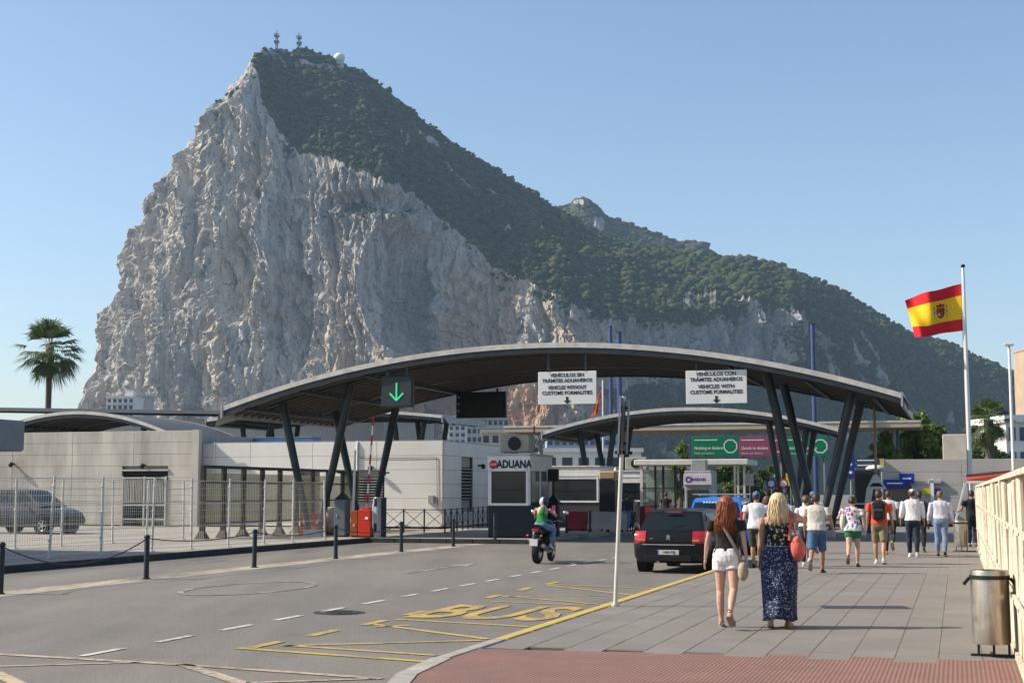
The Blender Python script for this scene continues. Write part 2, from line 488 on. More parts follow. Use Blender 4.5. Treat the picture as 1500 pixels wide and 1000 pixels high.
# keep each grid column on its bearing at the top and base only: the face itself is free
# slope rows
s2 = np.linspace(0, 1, N2 + 1)[None, 1:]
Ys_ = Yc[:, None] + (Yr - Yc)[:, None] * s2
Zs_ = Cz[:, None] + (Rz - Cz)[:, None] * (s2 ** .93)
Xs_ = bear[:, None] * Ys_
ww = np.sin(np.pi * np.clip(s2, 0, 1)) * .9 + .1
hb = np.clip((Rz - Cz) / 60, .15, 1)[:, None]
Zs_ = Zs_ + ww * hb * (7 * fbm(Xs_ * .018, Ys_ * .018, 3., 4) + 4 * ridged(Xs_ * .03, Ys_ * .012, 5., 3)) + hb * 1.2 * fbm(Xs_ * .1, Ys_ * .1, 1., 3)
# back rows
s3 = np.linspace(0, 1, N3 + 1)[None, 1:]
Yq = Yr[:, None] + 260 * s3; Zq = Rz[:, None] * (1 - s3 ** 1.5) - 3 * s3; Xq = bear[:, None] * Yr[:, None] + 0 * s3
Xa, Ya, Za = np.hstack([Xk, Xs_, Xq]), np.hstack([Yk, Ys_, Yq]), np.hstack([Z, Zs_, Zq])
P = np.stack([Xa, Ya, Za], -1)
veg = np.zeros(Xa.shape); veg[:, N1:] = 1.0
veg[:, N1 - 6:N1] = np.linspace(0, .9, 6)[None, :]
veg[:, N1 - 22:N1] = np.maximum(veg[:, N1 - 22:N1], (np.linspace(.35, 1, 22)[None, :]) * np.clip((U - 820) / 60, 0, 1)[:, None])
veg = veg + 0
veg[:, N1 - 46:N1 - 6] = np.maximum(veg[:, N1 - 46:N1 - 6], (np.linspace(.05, .42, 40)[None, :]))
veg *= np.clip((U - 355) / 20, .0, 1)[:, None]
pyx = 721 - (Za - EYE) / Ya * FPX
UU = U[:, None] + 0 * Za
def seg(pts, w):
    """1 near a line of map points, fading over w"""
    best = np.full(Za.shape, 1e9)
    for (a, b), (c, d) in zip(pts[:-1], pts[1:]):
        L = (c - a) ** 2 + (d - b) ** 2
        t = np.clip(((UU - a) * (c - a) + (pyx - b) * (d - b)) / L, 0, 1)
        best = np.minimum(best, np.hypot(UU - a - t * (c - a), pyx - b - t * (d - b)))
    return np.clip(1 - best / w, 0, 1)
scar = np.maximum.reduce([seg([(1235, 452), (1262, 480), (1285, 515), (1300, 568)], 9), seg([(1155, 426), (1178, 448), (1182, 480)], 16), seg([(598, 185), (588, 215)], 13) * .9, seg([(560, 170), (590, 190), (610, 185)], 10), seg([(640, 215), (660, 245), (690, 270), (720, 275)], 12) * .8, seg([(868, 300), (880, 330)], 10), seg([(770, 375), (800, 392)], 5), seg([(690, 355), (715, 372)], 6)])
veg = np.clip(veg - scar * .6, -.3, 1)
# shrubs over the right-hand cliff band and its foot
low = np.clip((pyx - 545) / 40, 0, 1) * np.clip((UU - 860) / 80, 0, 1)
veg = np.maximum(veg, low * 1.05)
veg = np.maximum(veg, .62 * np.clip((UU - 1080) / 90, 0, 1) * np.clip((pyx - 440) / 40, 0, 1) - scar * .9)
veg = np.maximum(veg, .55 * seg([(470, 305), (520, 298), (590, 312), (620, 300)], 16))
veg = np.maximum(veg, .6 * seg([(318, 150), (345, 118)], 12)); veg = np.maximum(veg, .5 * seg([(300, 172), (315, 150)], 10))
talus = np.clip((pyx - 548 - 25 * pnoise(UU * .03, pyx * .03, 0)) / 22, 0, 1) * np.clip((UU - 500) / 60, 0, 1) * np.clip((880 - UU) / 70, 0, 1)
warm = .45 * np.clip((UU - 440) / 60, 0, 1) * np.clip((pyx - 455) / 50, 0, 1) * np.clip((700 - UU) / 60, 0, 1) + .55 * np.clip((UU - 640) / 30, 0, 1) * np.clip((960 - UU) / 120, 0, 1) + .12
bare0 = np.clip((pnoise(Xa * .016, Ya * .016, Za * .02 + 5) + .6 * pnoise(Xa * .05, Ya * .05, Za * .05) - .42) * 3.0, 0, 1)
rock = grid_object('mountain', P, {'veg': veg - bare0 * .5, 'talus': talus, 'warm': warm, 'grey': np.clip((UU - 850) / 90, 0, 1)}, M_rock)  # grey: weathered tone plus the right-hand band's shade, put into the rock colour
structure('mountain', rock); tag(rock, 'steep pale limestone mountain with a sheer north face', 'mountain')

# the ridge that carries on behind, with its second summit
U2 = np.linspace(770, 1110, 170)
y2 = I(U2, [(770, 330), (800, 312), (822, 303), (836, 297), (846, 290), (856, 288), (868, 293), (880, 303), (890, 315), (920, 326), (960, 340), (1000, 353), (1020, 351), (1040, 362), (1062, 376), (1110, 400)])
y2 = y2 + 2 * pnoise(U2 * .15, 0, 3) + 1.2 * pnoise(U2 * .5, 0, 3)
b2 = (U2 - 750) / FPX
_, _, z2 = colpt(U2, y2, 1850.0)
sv = np.linspace(0, 1, 60)[None, :]
Yf = 1560 + 290 * sv + 0 * b2[:, None]; Zf = (z2[:, None] - 190) + 190 * sv ** .9
Xf = b2[:, None] * Yf
Zf = Zf + np.sin(np.pi * sv) * (8 * fbm(Xf * .015, Yf * .015, 2., 4) + 4 * ridged(Xf * .04, Yf * .02, 1., 3))
sb = np.linspace(0, 1, 6)[None, 1:]
Xb_ = b2[:, None] * 1850 + 0 * sb; Yb_ = 1850 + 300 * sb + 0 * b2[:, None]; Zb_ = z2[:, None] * (1 - sb)
P2 = np.stack([np.hstack([Xf, Xb_]), np.hstack([Yf, Yb_]), np.hstack([Zf, Zb_])], -1)
px2 = U2[:, None] + 0 * P2[..., 0]; pz2 = 721 - (P2[..., 2] - EYE) / P2[..., 1] * FPX
sc2 = np.clip(1 - np.hypot((px2 - 878) / 14, (pz2 - 325) / 22), 0, 1) + np.clip(1 - np.hypot((px2 - 850) / 12, (pz2 - 292) / 8), 0, 1)
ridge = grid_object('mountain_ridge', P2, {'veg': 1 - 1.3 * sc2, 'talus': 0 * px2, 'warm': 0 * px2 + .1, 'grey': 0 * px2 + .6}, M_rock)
tag(ridge, 'second green summit and ridge behind the big mountain', 'ridge', kind='structure')

# ---- scrub and trees on the slopes: nobody could count them
def scrub_material():
    n = NT('hillside_scrub_leaves')
    g = n.geo()
    r = n.new('ShaderNodeAttribute', attribute_name='tone').outputs['Fac']
    c = n.mix(r, (.018, .036, .014), (.095, .130, .042))
    c = n.mix(n.ramp(n.noise(.02, 4, .6, g), [(.42, 0), (.62, 1)]), c, n.mix(r, (.035, .040, .016), (.13, .125, .055)))
    c = n.mix(n.ramp(n.noise(.6, 4, .7, g), [(.46, 0), (.62, 1)]), c, (.032, .046, .018))
    nb = n.bump(n.noise(1.4, 4, .7, g), 1.0, 1.5)
    n.out(c, .9, nb); n.b.inputs['Specular IOR Level'].default_value = .1
    return n.mat
bmi = bmesh.new(); bmesh.ops.create_icosphere(bmi, subdivisions=2, radius=1.0)
IV = np.array([v.co[:] for v in bmi.verts]); IF = np.array([[v.index for v in f.verts] for f in bmi.faces]); bmi.free()
def scrub(name, C, S, tone, m, sub=IV, fac=IF):
    k = len(C)
    jit = 1 + .24 * rng.normal(size=(k, len(sub), 1)).clip(-1.6, 1.6)
    V = sub[None] * jit * S[:, None, :] + C[:, None, :]
    Fc = (fac[None] + (np.arange(k) * len(sub))[:, None, None]).reshape(-1, 3)
    me = bpy.data.meshes.new(name)
    me.vertices.add(V.shape[0] * V.shape[1]); me.vertices.foreach_set('co', V.reshape(-1).astype(np.float32))
    me.loops.add(Fc.size); me.loops.foreach_set('vertex_index', Fc.reshape(-1).astype(np.int32))
    me.polygons.add(len(Fc)); me.polygons.foreach_set('loop_start', np.arange(0, Fc.size, 3, dtype=np.int32))
    me.polygons.foreach_set('use_smooth', np.ones(len(Fc), bool))
    me.update(calc_edges=True)
    a = me.attributes.new('tone', 'FLOAT', 'POINT'); a.data.foreach_set('value', np.repeat(tone, len(sub)).astype(np.float32))
    me.materials.append(m)
    return link(name, me)
M_scrub = scrub_material()
bmi = bmesh.new(); bmesh.ops.create_icosphere(bmi, subdivisions=1, radius=1.0)
IV1 = np.array([v.co[:] for v in bmi.verts]); IF1 = np.array([[v.index for v in f.verts] for f in bmi.faces]); bmi.free()
bare = np.clip((pnoise(Xa * .016, Ya * .016, Za * .02 + 5) + .6 * pnoise(Xa * .05, Ya * .05, Za * .05) - .42) * 3.0, 0, 1)
vm = veg - bare * .9 + .45 * pnoise(Xa * .03, Ya * .03, Za * .03) + .3 * pnoise(Xa * .1, Ya * .1, Za * .1)
ok = np.argwhere(vm > .5); ok = ok[(ok[:, 1] < N1 + N2) & (ok[:, 1] > 20) & (ok[:, 0] > 80) & (ok[:, 0] < NU - 70)]
wgt = np.where(ok[:, 1] >= N1, 1.0, .8)
pick = ok[rng.choice(len(ok), 22000, p=wgt / wgt.sum())]
Cc = P[pick[:, 0], pick[:, 1]] + rng.normal(size=(len(pick), 3)) * [1.2, 1.0, .3]
uu = U[pick[:, 0]]
base = np.where((uu > 700) & (uu < 1260) & (pick[:, 1] > N1), 2.4, 1.9)
sz = base * np.exp(rng.normal(size=len(pick)) * .33)
sz = np.where(pick[:, 1] < N1, sz * .75, sz)
sz = np.where(pick[:, 1] > N1 + N2 - 8, sz * .7, sz)
S = np.stack([sz * 1.15, sz * 1.1, sz * .8], -1)
tone = np.clip(.42 + .3 * rng.normal(size=len(pick)) + .25 * ((uu > 740) & (uu < 1150)), 0, 1)
o = scrub('hillside_scrub', Cc + np.array([0, 0, .3]) * sz[:, None], S, tone, M_scrub, IV1, IF1)
tag(o, 'dense dark green scrub covering the slopes of the mountain', 'scrub', kind='stuff')
ok2 = np.argwhere((1 - 1.6 * sc2)[:, :60] > .45)
pick = ok2[rng.choice(len(ok2), 1100)]
sz = 3.4 * np.exp(rng.normal(size=len(pick)) * .3)
Cc = P2[pick[:, 0], pick[:, 1]]
o = scrub('ridge_scrub', Cc, np.stack([sz * 1.2, sz, sz * .75], -1), np.clip(.45 + .25 * rng.normal(size=len(pick)), 0, 1), M_scrub, IV1, IF1)
tag(o, 'green scrub covering the ridge behind the mountain', 'scrub', kind='stuff')
# ================================================================== THE SETTING: street, pavements, kerbs, markings
def W(t, r, z=0.0): return TD * t + RD * r + Vector((0, 0, z))
SZ = -RA                                    # rotation of anything squared to the street: local x = across, y = along
def asphalt_material():
    n = NT('worn_asphalt')
    g = n.geo()
    st = n.mapping((1, .12, 1), (0, 0, RA), g)             # wheel tracks run along the street
    c = n.mix(n.ramp(n.noise(.35, 5, .6, g), [(.35, 0), (.65, 1)]), (.140, .128, .113), (.108, .100, .090))
    c = n.mix(n.math('MULTIPLY', n.ramp(n.noise(.6, 5, .6, st), [(.42, 0), (.66, 1)]), .75), c, (.195, .177, .151))
    c = n.mix(n.math('MULTIPLY', n.ramp(n.noise(1.1, 6, .7, g), [(.57, 0), (.72, 1)]), .55), c, (.078, .074, .072))
    c = n.mix(n.math('MULTIPLY', n.ramp(n.noise(32, 3, .8, g), [(.5, 0), (.66, 1)]), .6), c, (.27, .247, .212))
    c = n.mix(n.math('MULTIPLY', n.ramp(n.noise(24, 3, .8, g), [(.54, 0), (.68, 1)]), .6), c, (.05, .05, .052))
    cr = n.voro(.45, n.mapping((1, 1, 1), src=g), feature='DISTANCE_TO_EDGE')
    crk = n.math('MULTIPLY', n.ramp(cr, [(.0, 1), (.006, 0)]), n.ramp(n.noise(.25, 2, .5, g), [(.5, 0), (.58, 1)]))
    c = n.mix(n.math('MULTIPLY', crk, .6), c, (.10, .094, .088))
    nb = n.bump(n.noise(70, 3, .7, g), .45, .006); nb = n.bump(n.noise(1.5, 3, .5, g), .15, .03, nb)
    return n.out(c, .88, nb)
def slab_material(name, c1, c2, joints=False):
    n = NT(name)
    g = n.geo()
    rnd = n.new('ShaderNodeObjectInfo').outputs['Random']
    c = n.mix(n.ramp(n.noise(.8, 5, .6, g), [(.35, 0), (.65, 1)]), c1, c2)
    if not joints: c = n.mix(n.math('MULTIPLY', rnd, .35), c, tuple(x * .72 for x in c2))
    c = n.mix(n.math('MULTIPLY', n.ramp(n.noise(3.5, 6, .7, g), [(.58, 0), (.72, 1)]), .35), c, tuple(x * .6 for x in c2))
    c = n.mix(n.math('MULTIPLY', n.ramp(n.noise(80, 2, .7, g), [(.5, 0), (.7, 1)]), .3), c, tuple(min(1, x * 1.5) for x in c1))
    if joints:
        b = n.new('ShaderNodeTexBrick'); b.offset = 0.5
        b.inputs['Scale'].default_value = 1.0; b.inputs['Mortar Size'].default_value = .008
        b.inputs['Brick Width'].default_value = .65; b.inputs['Row Height'].default_value = .43
        n.ln(n.mapping((1, 1, 1), (0, 0, RA - R(90)), g), b.inputs['Vector'])
        c = n.mix(n.math('MULTIPLY', b.outputs['Fac'], .35), c, tuple(x * .55 for x in c2))
    gum = n.math('MULTIPLY', n.ramp(n.voro(1.7, g), [(.0, 1), (.045, 1), (.055, 0)]), n.ramp(n.noise(.9, 2, .5, g), [(.45, 0), (.5, 1)]))
    c = n.mix(n.math('MULTIPLY', gum, .5), c, (.07, .065, .06))
    nb = n.bump(n.noise(60, 3, .6, g), .3, .004)
    return n.out(c, .85, nb)
M_asph = asphalt_material()
M_slab = slab_material('grey_paving_stone', (.200, .184, .164), (.166, .154, .139))
M_slabfar = slab_material('grey_paving_far', (.200, .184, .164), (.166, .154, .139), True)
M_conc = slab_material('pale_concrete', (.33, .30, .255), (.26, .235, .20), True)
M_kerb = mat('kerb_concrete', (.36, .34, .31), .85, var=.3, vs=4, bump=.3, bs=40)
M_kerby = mat('kerb_yellow_paint', (.55, .40, .085), .7, col2=(.40, .31, .12), vs=6, bump=.3, bs=40)
M_kerbd = mat('dark_kerb', (.035, .038, .042), .7, var=.4, vs=3)
M_mortar = mat('paving_mortar', (.175, .156, .132), .95, vs=8)

road = MB().quad((-2200, -150, ROADZ), (2800, -150, ROADZ), (2800, 2600, ROADZ), (-2200, 2600, ROADZ)).build('ground', M_asph)
tag(road, 'worn grey asphalt road and ground', 'road', kind='structure')

# ---- right pavement: sheet, slabs, kerb stones, ribbed red paving
def poly_sheet(pts, z): 
    return MB().add([W(t, r, z) for t, r in pts], [tuple(range(len(pts)))])
pave = MB()
ring = [(-4.98, 15.2), (-4.98, 74), (16, 74), (16, 46.4), (9, 46.4), (9, 15.2)]
pave.loft([[W(t, r, ROADZ - .02) for t, r in ring], [W(t, r, -.0045) for t, r in ring]])
pave = pave.build('pavement', [M_mortar])
tag(pave, 'grey slab pavement along the street', 'pavement', kind='structure')
sw, sl = .43, .65
slab_me = [MB().bbox((0, 0, -.03), (sw - .007, sl - .007, .06), .003).mesh('paving_slab', M_slab) for _ in range(1)][0]
cnt = 0
for i in range(25):
    for j in range(12):
        t = -4.75 + j * sw; r = 15.30 + (i + (.5 if j % 2 else 0)) * sl
        o = link('paving_slab', slab_me, pave, W(t, r, random.uniform(-.0015, .0015)), SZ)
        o.rotation_euler.x = random.uniform(-.003, .003); o.rotation_euler.y = random.uniform(-.003, .003)
rest = MB()
rend = 15.30 + 25 * sl - .32
rest.add([W(-4.97, rend + .0, -.002), W(.2, rend, -.002), W(.2, 73.9, -.002), W(-4.97, 73.9, -.002)], [(0, 1, 2, 3)])
rest.add([W(.2, 15.3, -.004), W(8.9, 15.3, -.004), W(8.9, 46.4, -.004), W(.2, 46.4, -.004)], [(0, 1, 2, 3)])
rest.add([W(.2, 46.4, -.002), W(15.9, 46.4, -.002), W(15.9, 73.9, -.002), W(.3, 73.9, -.002)], [(0, 1, 2, 3)])
rest.build('paving_surface', M_slabfar, pave)['kind'] = 'stuff'
def ribbed_material():
    n = NT('red_ribbed_paving')
    g = n.geo()
    v = n.mapping((1, 1, 1), (0, 0, RA), g)
    w = n.new('ShaderNodeTexWave', wave_type='BANDS', bands_direction='X'); w.inputs['Scale'].default_value = 7.5
    n.ln(v, w.inputs['Vector'])
    c = n.mix(n.ramp(n.noise(1.6, 5, .6, g), [(.35, 0), (.65, 1)]), (.225, .112, .088), (.175, .098, .080))
    c = n.mix(n.math('MULTIPLY', n.ramp(n.noise(5, 6, .7, g), [(.58, 0), (.72, 1)]), .5), c, (.30, .21, .17))
    c = n.mix(n.math('MULTIPLY', n.ramp(w.outputs['Fac'], [(.3, 1), (.55, 0)]), .24), c, (.11, .070, .060))
    nb = n.bump(w.outputs['Fac'], .45, .010); nb = n.bump(n.noise(50, 3, .6, g), .3, .004, nb)
    return n.out(c, .85, nb)
red = MB()
rr_ = [(-5.0, 14.86), (-4.98, 13.9), (-4.86, 12.6), (-4.55, 11.4), (-4.0, 10.4), (-3.0, 9.0), (4, 9.0), (4, 15.65), (.55, 15.45)]
red.loft([[W(t, r, ROADZ - .02) for t, r in rr_], [W(t, r, -.001) for t, r in rr_]])
red = red.build('tactile_paving', ribbed_material())
tag(red, 'red ribbed tactile paving at the crossing', 'paving', kind='structure')
kerb = MB().add([W(-5.13, 13.9, -.125), W(-5.0, 13.9, -.125), W(-5.0, 40, -.125), W(-5.13, 40, -.125)], [(0, 1, 2, 3)]).build('kerb', M_mortar)
tag(kerb, 'kerb of the right pavement, painted yellow beside the bus stop', 'kerb', kind='structure')
kst = {}
for key, m in (('y', M_kerby), ('c', M_kerb)):
    kst[key] = MB().bbox((0, 0, -.075), (.17, .985, .16), .018).mesh('kerb_stone', m)
for i in range(60):
    r = 14.4 + i
    o = link('kerb_stone', kst['y' if 15.6 < r < 34 else 'c'], kerb, W(-5.08, r, .004), SZ)
cur = [(-5.08, 13.9), (-4.95, 12.6), (-4.63, 11.4), (-4.07, 10.36), (-3.1, 9.0)]
cb = MB()
for (a, b), (c, d) in zip(cur[:-1], cur[1:]):
    cb.bar(W(a, b, -.075), W(c, d, -.075), .2, .165)
cb.build('kerb_curve', M_kerb, kerb)

# ---- left platforms
def platform(name, label, ring, z, m, mk, kw=.16):
    ob = MB().loft([[W(t, r, ROADZ - .02) for t, r in ring], [W(t, r, z - .004) for t, r in ring]]).build(name, m)
    tag(ob, label, name.replace('_', ' '), kind='structure')
    return ob
isl = platform('left_pavement', 'pale concrete pavement behind the wire fence', [(-60, 20), (-20.72, 20), (-20.72, 48.6), (-14.6, 48.6), (-14.6, 74), (-60, 74)], 0.0, M_conc, M_kerbd)
kb = MB()
for i in range(29):
    kb.box(W(-20.64, 20.5 + i * .985, -.055), (.18, .97, .19), SZ)
for i in range(6): kb.box(W(-20.05 + i, 48.52, -.055), (.97, .18, .17), SZ)
kbo = kb.build('dark_kerb', M_kerbd); tag(kbo, 'dark kerb below the wire fence', 'kerb', kind='structure')
lane2 = platform('far_island', 'raised traffic island by the far booths', [(-16.2, 56), (-14.2, 56), (-14.2, 72), (-16.2, 72)], .02, M_conc, M_kerb)
# sandy strip along the bollards
def dusty():
    n = NT('sandy_dust_on_asphalt')
    g = n.geo()
    e = n.ramp(n.noise(1.2, 6, .7, n.mapping((1, .35, 1), (0, 0, RA), g)), [(.36, 0), (.62, 1)])
    c = n.mix(e, (.15, .14, .125), (.40, .345, .26))
    return n.out(c, .95, n.bump(n.noise(60, 3, .7, g), .4, .006))
st = MB().add([W(-16.85, 16, ROADZ + .004), W(-16.0, 16, ROADZ + .004), W(-15.95, 48.3, ROADZ + .004), W(-16.7, 48.3, ROADZ + .004)], [(0, 1, 2, 3)])
st.build('dust_strip', dusty(), road)

# ---- road markings
def paint(name, c, worn, wc=.5):
    n = NT(name)
    g = n.geo()
    e = n.math('ADD', n.math('MULTIPLY', n.noise(9, 6, .75, g), .6), n.math('MULTIPLY', n.noise(1.5, 4, .6, g), .4))
    c = n.mix(n.ramp(e, [(wc - .03, 0), (wc + .07, 1)]), c, worn)
    return n.out(c, .8, n.bump(n.noise(70, 3, .7, g), .3, .005))
M_yel = paint('yellow_road_paint', (.44, .31, .06), (.20, .165, .10), .50)
M_yel2 = paint('faded_yellow_road_paint', (.46, .33, .10), (.20, .165, .10), .53)
M_cream = paint('cream_road_paint', (.46, .37, .25), (.20, .175, .145), .5)
M_whp = paint('white_road_paint', (.52, .50, .46), (.20, .188, .17), .52)
M_whf = paint('faded_white_road_paint', (.36, .34, .31), (.155, .144, .13), .46)
MZ = ROADZ + .008
def stripe(name, a, b, w, m):
    A, B = gnd(*a, MZ), gnd(*b, MZ); d = (B - A).normalized(); x = Vector((d.y, -d.x, 0)) * w / 2
    return MB().add([A - x, A + x, B + x, B - x], [(0, 1, 2, 3)]).build(name, m, road)
dash = MB().add([(-.055, -.42, 0), (.055, -.42, 0), (.055, .42, 0), (-.055, .42, 0)], [(0, 1, 2, 3)]).mesh('lane_dash', M_whp)
for i in range(17):
    link('lane_dash', dash, road, W(-9.35 + .01 * i, 14.35 + i * 1.56, MZ), SZ)
yd = MB().add([(-.075, -.38, 0), (.075, -.38, 0), (.075, .38, 0), (-.075, .38, 0)], [(0, 1, 2, 3)]).mesh('bus_bay_dash', M_yel)
for (x, y) in [(390, 943), (474, 926), (549, 911), (608, 897), (722, 873), (769, 862), (810, 853)]:
    p = gnd(x, y, MZ); link('bus_bay_dash', yd, road, p, SZ)
for a, b, w, m in [((346, 948), (625, 968), .10, M_yel), ((414, 944), (640, 959), .08, M_yel2), ((414, 945), (705, 937), .08, M_yel2), ((545, 913), (715, 935), .09, M_yel2), ((578, 906), (775, 917), .08, M_yel2), ((548, 917), (600, 915), .08, M_yel2),
                   ((740, 872), (893, 886), .08, M_yel), ((735, 873), (890, 872), .06, M_yel2), ((800, 856), (935, 872), .08, M_yel2), ((800, 855), (968, 862), .07, M_yel2), ((720, 880), (860, 886), .06, M_yel2)]:
    stripe('bus_bay_line', a, b, w * 1.35, m)
for a, b, w in [((-20, 956), (275, 973), .13), ((275, 973), (560, 993), .12), ((-20, 975.5), (205, 969), .07), ((268, 972), (375, 1006), .16), ((-10, 983), (40, 1006), .16), ((360, 999), (545, 993), .08)]:
    stripe('box_junction_line', a, b, w, M_cream)
# BUS, read by drivers coming along the street
bus = text('BUS', 1.0, M_yel, road, W(-6.72, 20.7, MZ + .002), (0, 0, SZ), bold=.022, ext=0.0, name='bus_lettering')
bb = [v.co for v in bus.data.vertices]
wx_ = max(v.x for v in bb) - min(v.x for v in bb); wy_ = max(v.y for v in bb) - min(v.y for v in bb)
bus.scale = (2.15 / wx_, 2.55 / wy_, 1)
# faded circle and lane arrow
c0 = gnd(367, 860.5, MZ); el = MB(); NN = 40; rt, rr2 = 1.02, 2.05
vi = []
for k in range(NN):
    a = 2 * math.pi * k / NN
    for s in (1.0, .90): vi.append(c0 + TD * (rt * s * math.cos(a)) + RD * (rr2 * (s + (.0 if s == 1 else .03)) * math.sin(a)))
el.add(vi, [(2 * k, 2 * k + 1, (2 * k + 3) % (2 * NN), (2 * k + 2) % (2 * NN)) for k in range(NN)])
el.build('speed_circle', M_whf, road)
ar = MB(); c1 = W(-11.9, 32.5, MZ)
for poly in ([(-.07, -2.4), (.07, -2.4), (.07, 1.0), (-.07, 1.0)], [(-.3, 1.0), (.3, 1.0), (0, 2.6)]):
    ar.add([c1 + TD * a + RD * b for a, b in poly], [tuple(range(len(poly)))])
ar.build('lane_arrow', M_whf, road)
stripe('edge_line', (250, 826), (330, 820), .1, M_whf)
# manhole cover
mh = gnd(497, 897, ROADZ)
mhm = MB(); mhm.lathe([(.02, .012), (.30, .012), (.30, -.02), (.38, -.02), (.38, .010), (.40, .004)], 24, (0, 0, 0))
for k in range(5): mhm.box((0, -.2 + .1 * k, .014), (.4 - .1 * abs(k - 2) * .8, .03, .008))
mo = mhm.build('manhole_cover', mat('cast_iron', (.085, .08, .075), .6, .6, var=.4, vs=12), None, False, mh, SZ)
tag(mo, 'round dark iron manhole cover in the road', 'manhole cover')
def tr_at(px, r):
    """street coordinate t of a bearing at street distance r"""
    a = ray(px, 721); k = a.x / a.y
    c, s = math.cos(RA), math.sin(RA)
    return (k * c * r - s * r) / (c + k * s)
def z_at(px, py, r):
    t = tr_at(px, r); p = W(t, r); return at(px, py, p.y).z
def place(px0, px1, py0, py1, r):
    t0, t1 = tr_at(px0, r), tr_at(px1, r); zm = (px0 + px1) / 2
    za, zb = z_at(zm, py0, r), z_at(zm, py1, r)
    return (t0 + t1) / 2, (za + zb) / 2, t1 - t0, za - zb
# ================================================================== canopies
M_steel = mat('dark_green_steel', (.022, .031, .034), .42, .3, var=.35, vs=1.5, spec=.5)
M_steelb = mat('blackened_steel', (.022, .026, .030), .45, .3, var=.3)
M_roofu = mat('corrugated_roof_sheet', (.36, .32, .27), .6, .05, var=.25, vs=1.2, stretch=(.3, 1, 1))
M_fascia = mat('weathered_roof_edge', (.60, .58, .54), .6, .1, var=.35, vs=3, col2=(.40, .39, .37))
M_grey = mat('grey_painted_metal', (.36, .37, .38), .5, .1, var=.2)
M_white = mat('white_painted_metal', (.74, .74, .72), .5, 0, var=.15)
M_batten = mat('roof_batten_brown', (.095, .085, .075), .6, .05)
M_edge = mat('edge_beam_grey', (.085, .095, .10), .5, .2, var=.3)
def canopy(name, label, tc, r0, half, ze, za, depth, vt, vr, corr=44, group=None, cols=True, arm=1.45, z0=0.0, topm=None):
    """arched roof across the street; local x across, y along, origin at its middle front on the ground"""
    root = thing(name, label, 'canopy', W(tc, r0, z0), SZ, group)
    zf = lambda x: ze + (za - ze) * (1 - (x / half) ** 2) 
    NX = 48
    xs = [-half + 2 * half * i / NX for i in range(NX + 1)]
    rf = MB(); V = []; ny = corr * 2
    for x in xs:
        for k in range(ny + 1):
            y = depth * k / ny
            V.append((x, y, zf(x) - .19 + (.10 if k % 2 else 0)))
    rf.add(V, [(i * (ny + 1) + k, (i + 1) * (ny + 1) + k, (i + 1) * (ny + 1) + k + 1, i * (ny + 1) + k + 1) for i in range(NX) for k in range(ny)])
    rf.build('roof_lining', M_roofu, root)
    tp = MB()
    tp.add([(x, y, zf(x) + .0) for x in xs for y in (.0, depth)], [(2 * i, 2 * i + 1, 2 * i + 3, 2 * i + 2) for i in range(NX)])
    tp.build('roof_sheet', topm or M_fascia, root)
    for nm, y0, y1, m, za_, zb_ in (('roof_edge', -.10, .02, M_fascia, .03, -.15), ('edge_beam', .03, .16, M_edge, -.12, -.33), ('roof_edge', depth - .02, depth + .08, M_fascia, .02, -.12), ('edge_beam', depth - .22, depth - .04, M_steelb, -.12, -.36)):
        b = MB()
        b.loft([[Vector((x, y0, zf(x) + zb_)), Vector((x, y1, zf(x) + zb_)), Vector((x, y1, zf(x) + za_)), Vector((x, y0, zf(x) + za_))] for x in xs])
        b.build(nm, m, root)
    for y in vr:                                                        # arched main beams above the columns
        b = MB(); 
        b.loft([[Vector((x, y - .09, zf(x) - .30)), Vector((x, y + .09, zf(x) - .30)), Vector((x, y + .09, zf(x) - .10)), Vector((x, y - .09, zf(x) - .10))] for x in xs[2:-2]])
        b.build('main_beam', M_steelb, root)
    nrib = max(6, int(depth / .62))
    for k in range(nrib):                                               # battens of the roof lining
        y = .35 + (depth - .7) * k / (nrib - 1); b = MB()
        b.loft([[Vector((x, y - .05, zf(x) - .31)), Vector((x, y + .05, zf(x) - .31)), Vector((x, y + .05, zf(x) - .15)), Vector((x, y - .05, zf(x) - .15))] for x in xs[::2]])
        b.build('roof_batten', M_batten, root)
    for x in (-half * .93, -half * .75, -half * .54, half * .54, half * .75, half * .93):
        b = MB().bar((x, .2, zf(x) - .30), (x, depth - .2, zf(x) - .30), .12, .22); b.build('purlin', M_steelb, root)
    for sx in (-1, 1):
        b = MB(); x = sx * half
        b.extr([(x, -.12, zf(x) + .05), (x, depth + .1, zf(x) + .04), (x, depth + .1, zf(x) - .35), (x, -.12, zf(x) - .42)], (sx * .07, 0, 0)); b.build('end_plate', M_grey, root)
        b = MB(); b.extr([(x, -.11, zf(x) + .04), (x + sx * .55, .3, zf(x) - .75), (x + sx * .15, 1.2, zf(x) - .45), (x, .9, zf(x) + .03)], (0, .03, .03)); b.build('gutter_plate', M_grey, root)
        if not cols: continue
        for y in vr:
            for s2, da in ((-1, arm), (1, arm)):
                xb = sx * vt + s2 * .16; xt = sx * vt + s2 * da
                c = MB().tube([(xb, y, 0), (xb * .5 + xt * .5, y, zf(xt) * .5 - .2), (xt, y, zf(xt) - .35)], [.10, .15, .17], 12)
                c.build('column', M_steel, root, True)
            MB().bbox((sx * vt, y, .12), (.75, .45, .3), .02).build('column_foot', M_grey, root)
    return root
main = canopy('canopy', 'large arched steel canopy on slanting columns spanning the road', -14.3, 49.0, 12.6, 4.95, 7.0, 11.0, 9.45, (1.6, 6.6), 22)
can2 = canopy('canopy', 'smaller arched canopy behind, framed below the big canopy', -13.7, 75.0, 7.9, 4.95, 6.15, 8.0, 5.2, (1.5, 5.5), 16, arm=1.0)
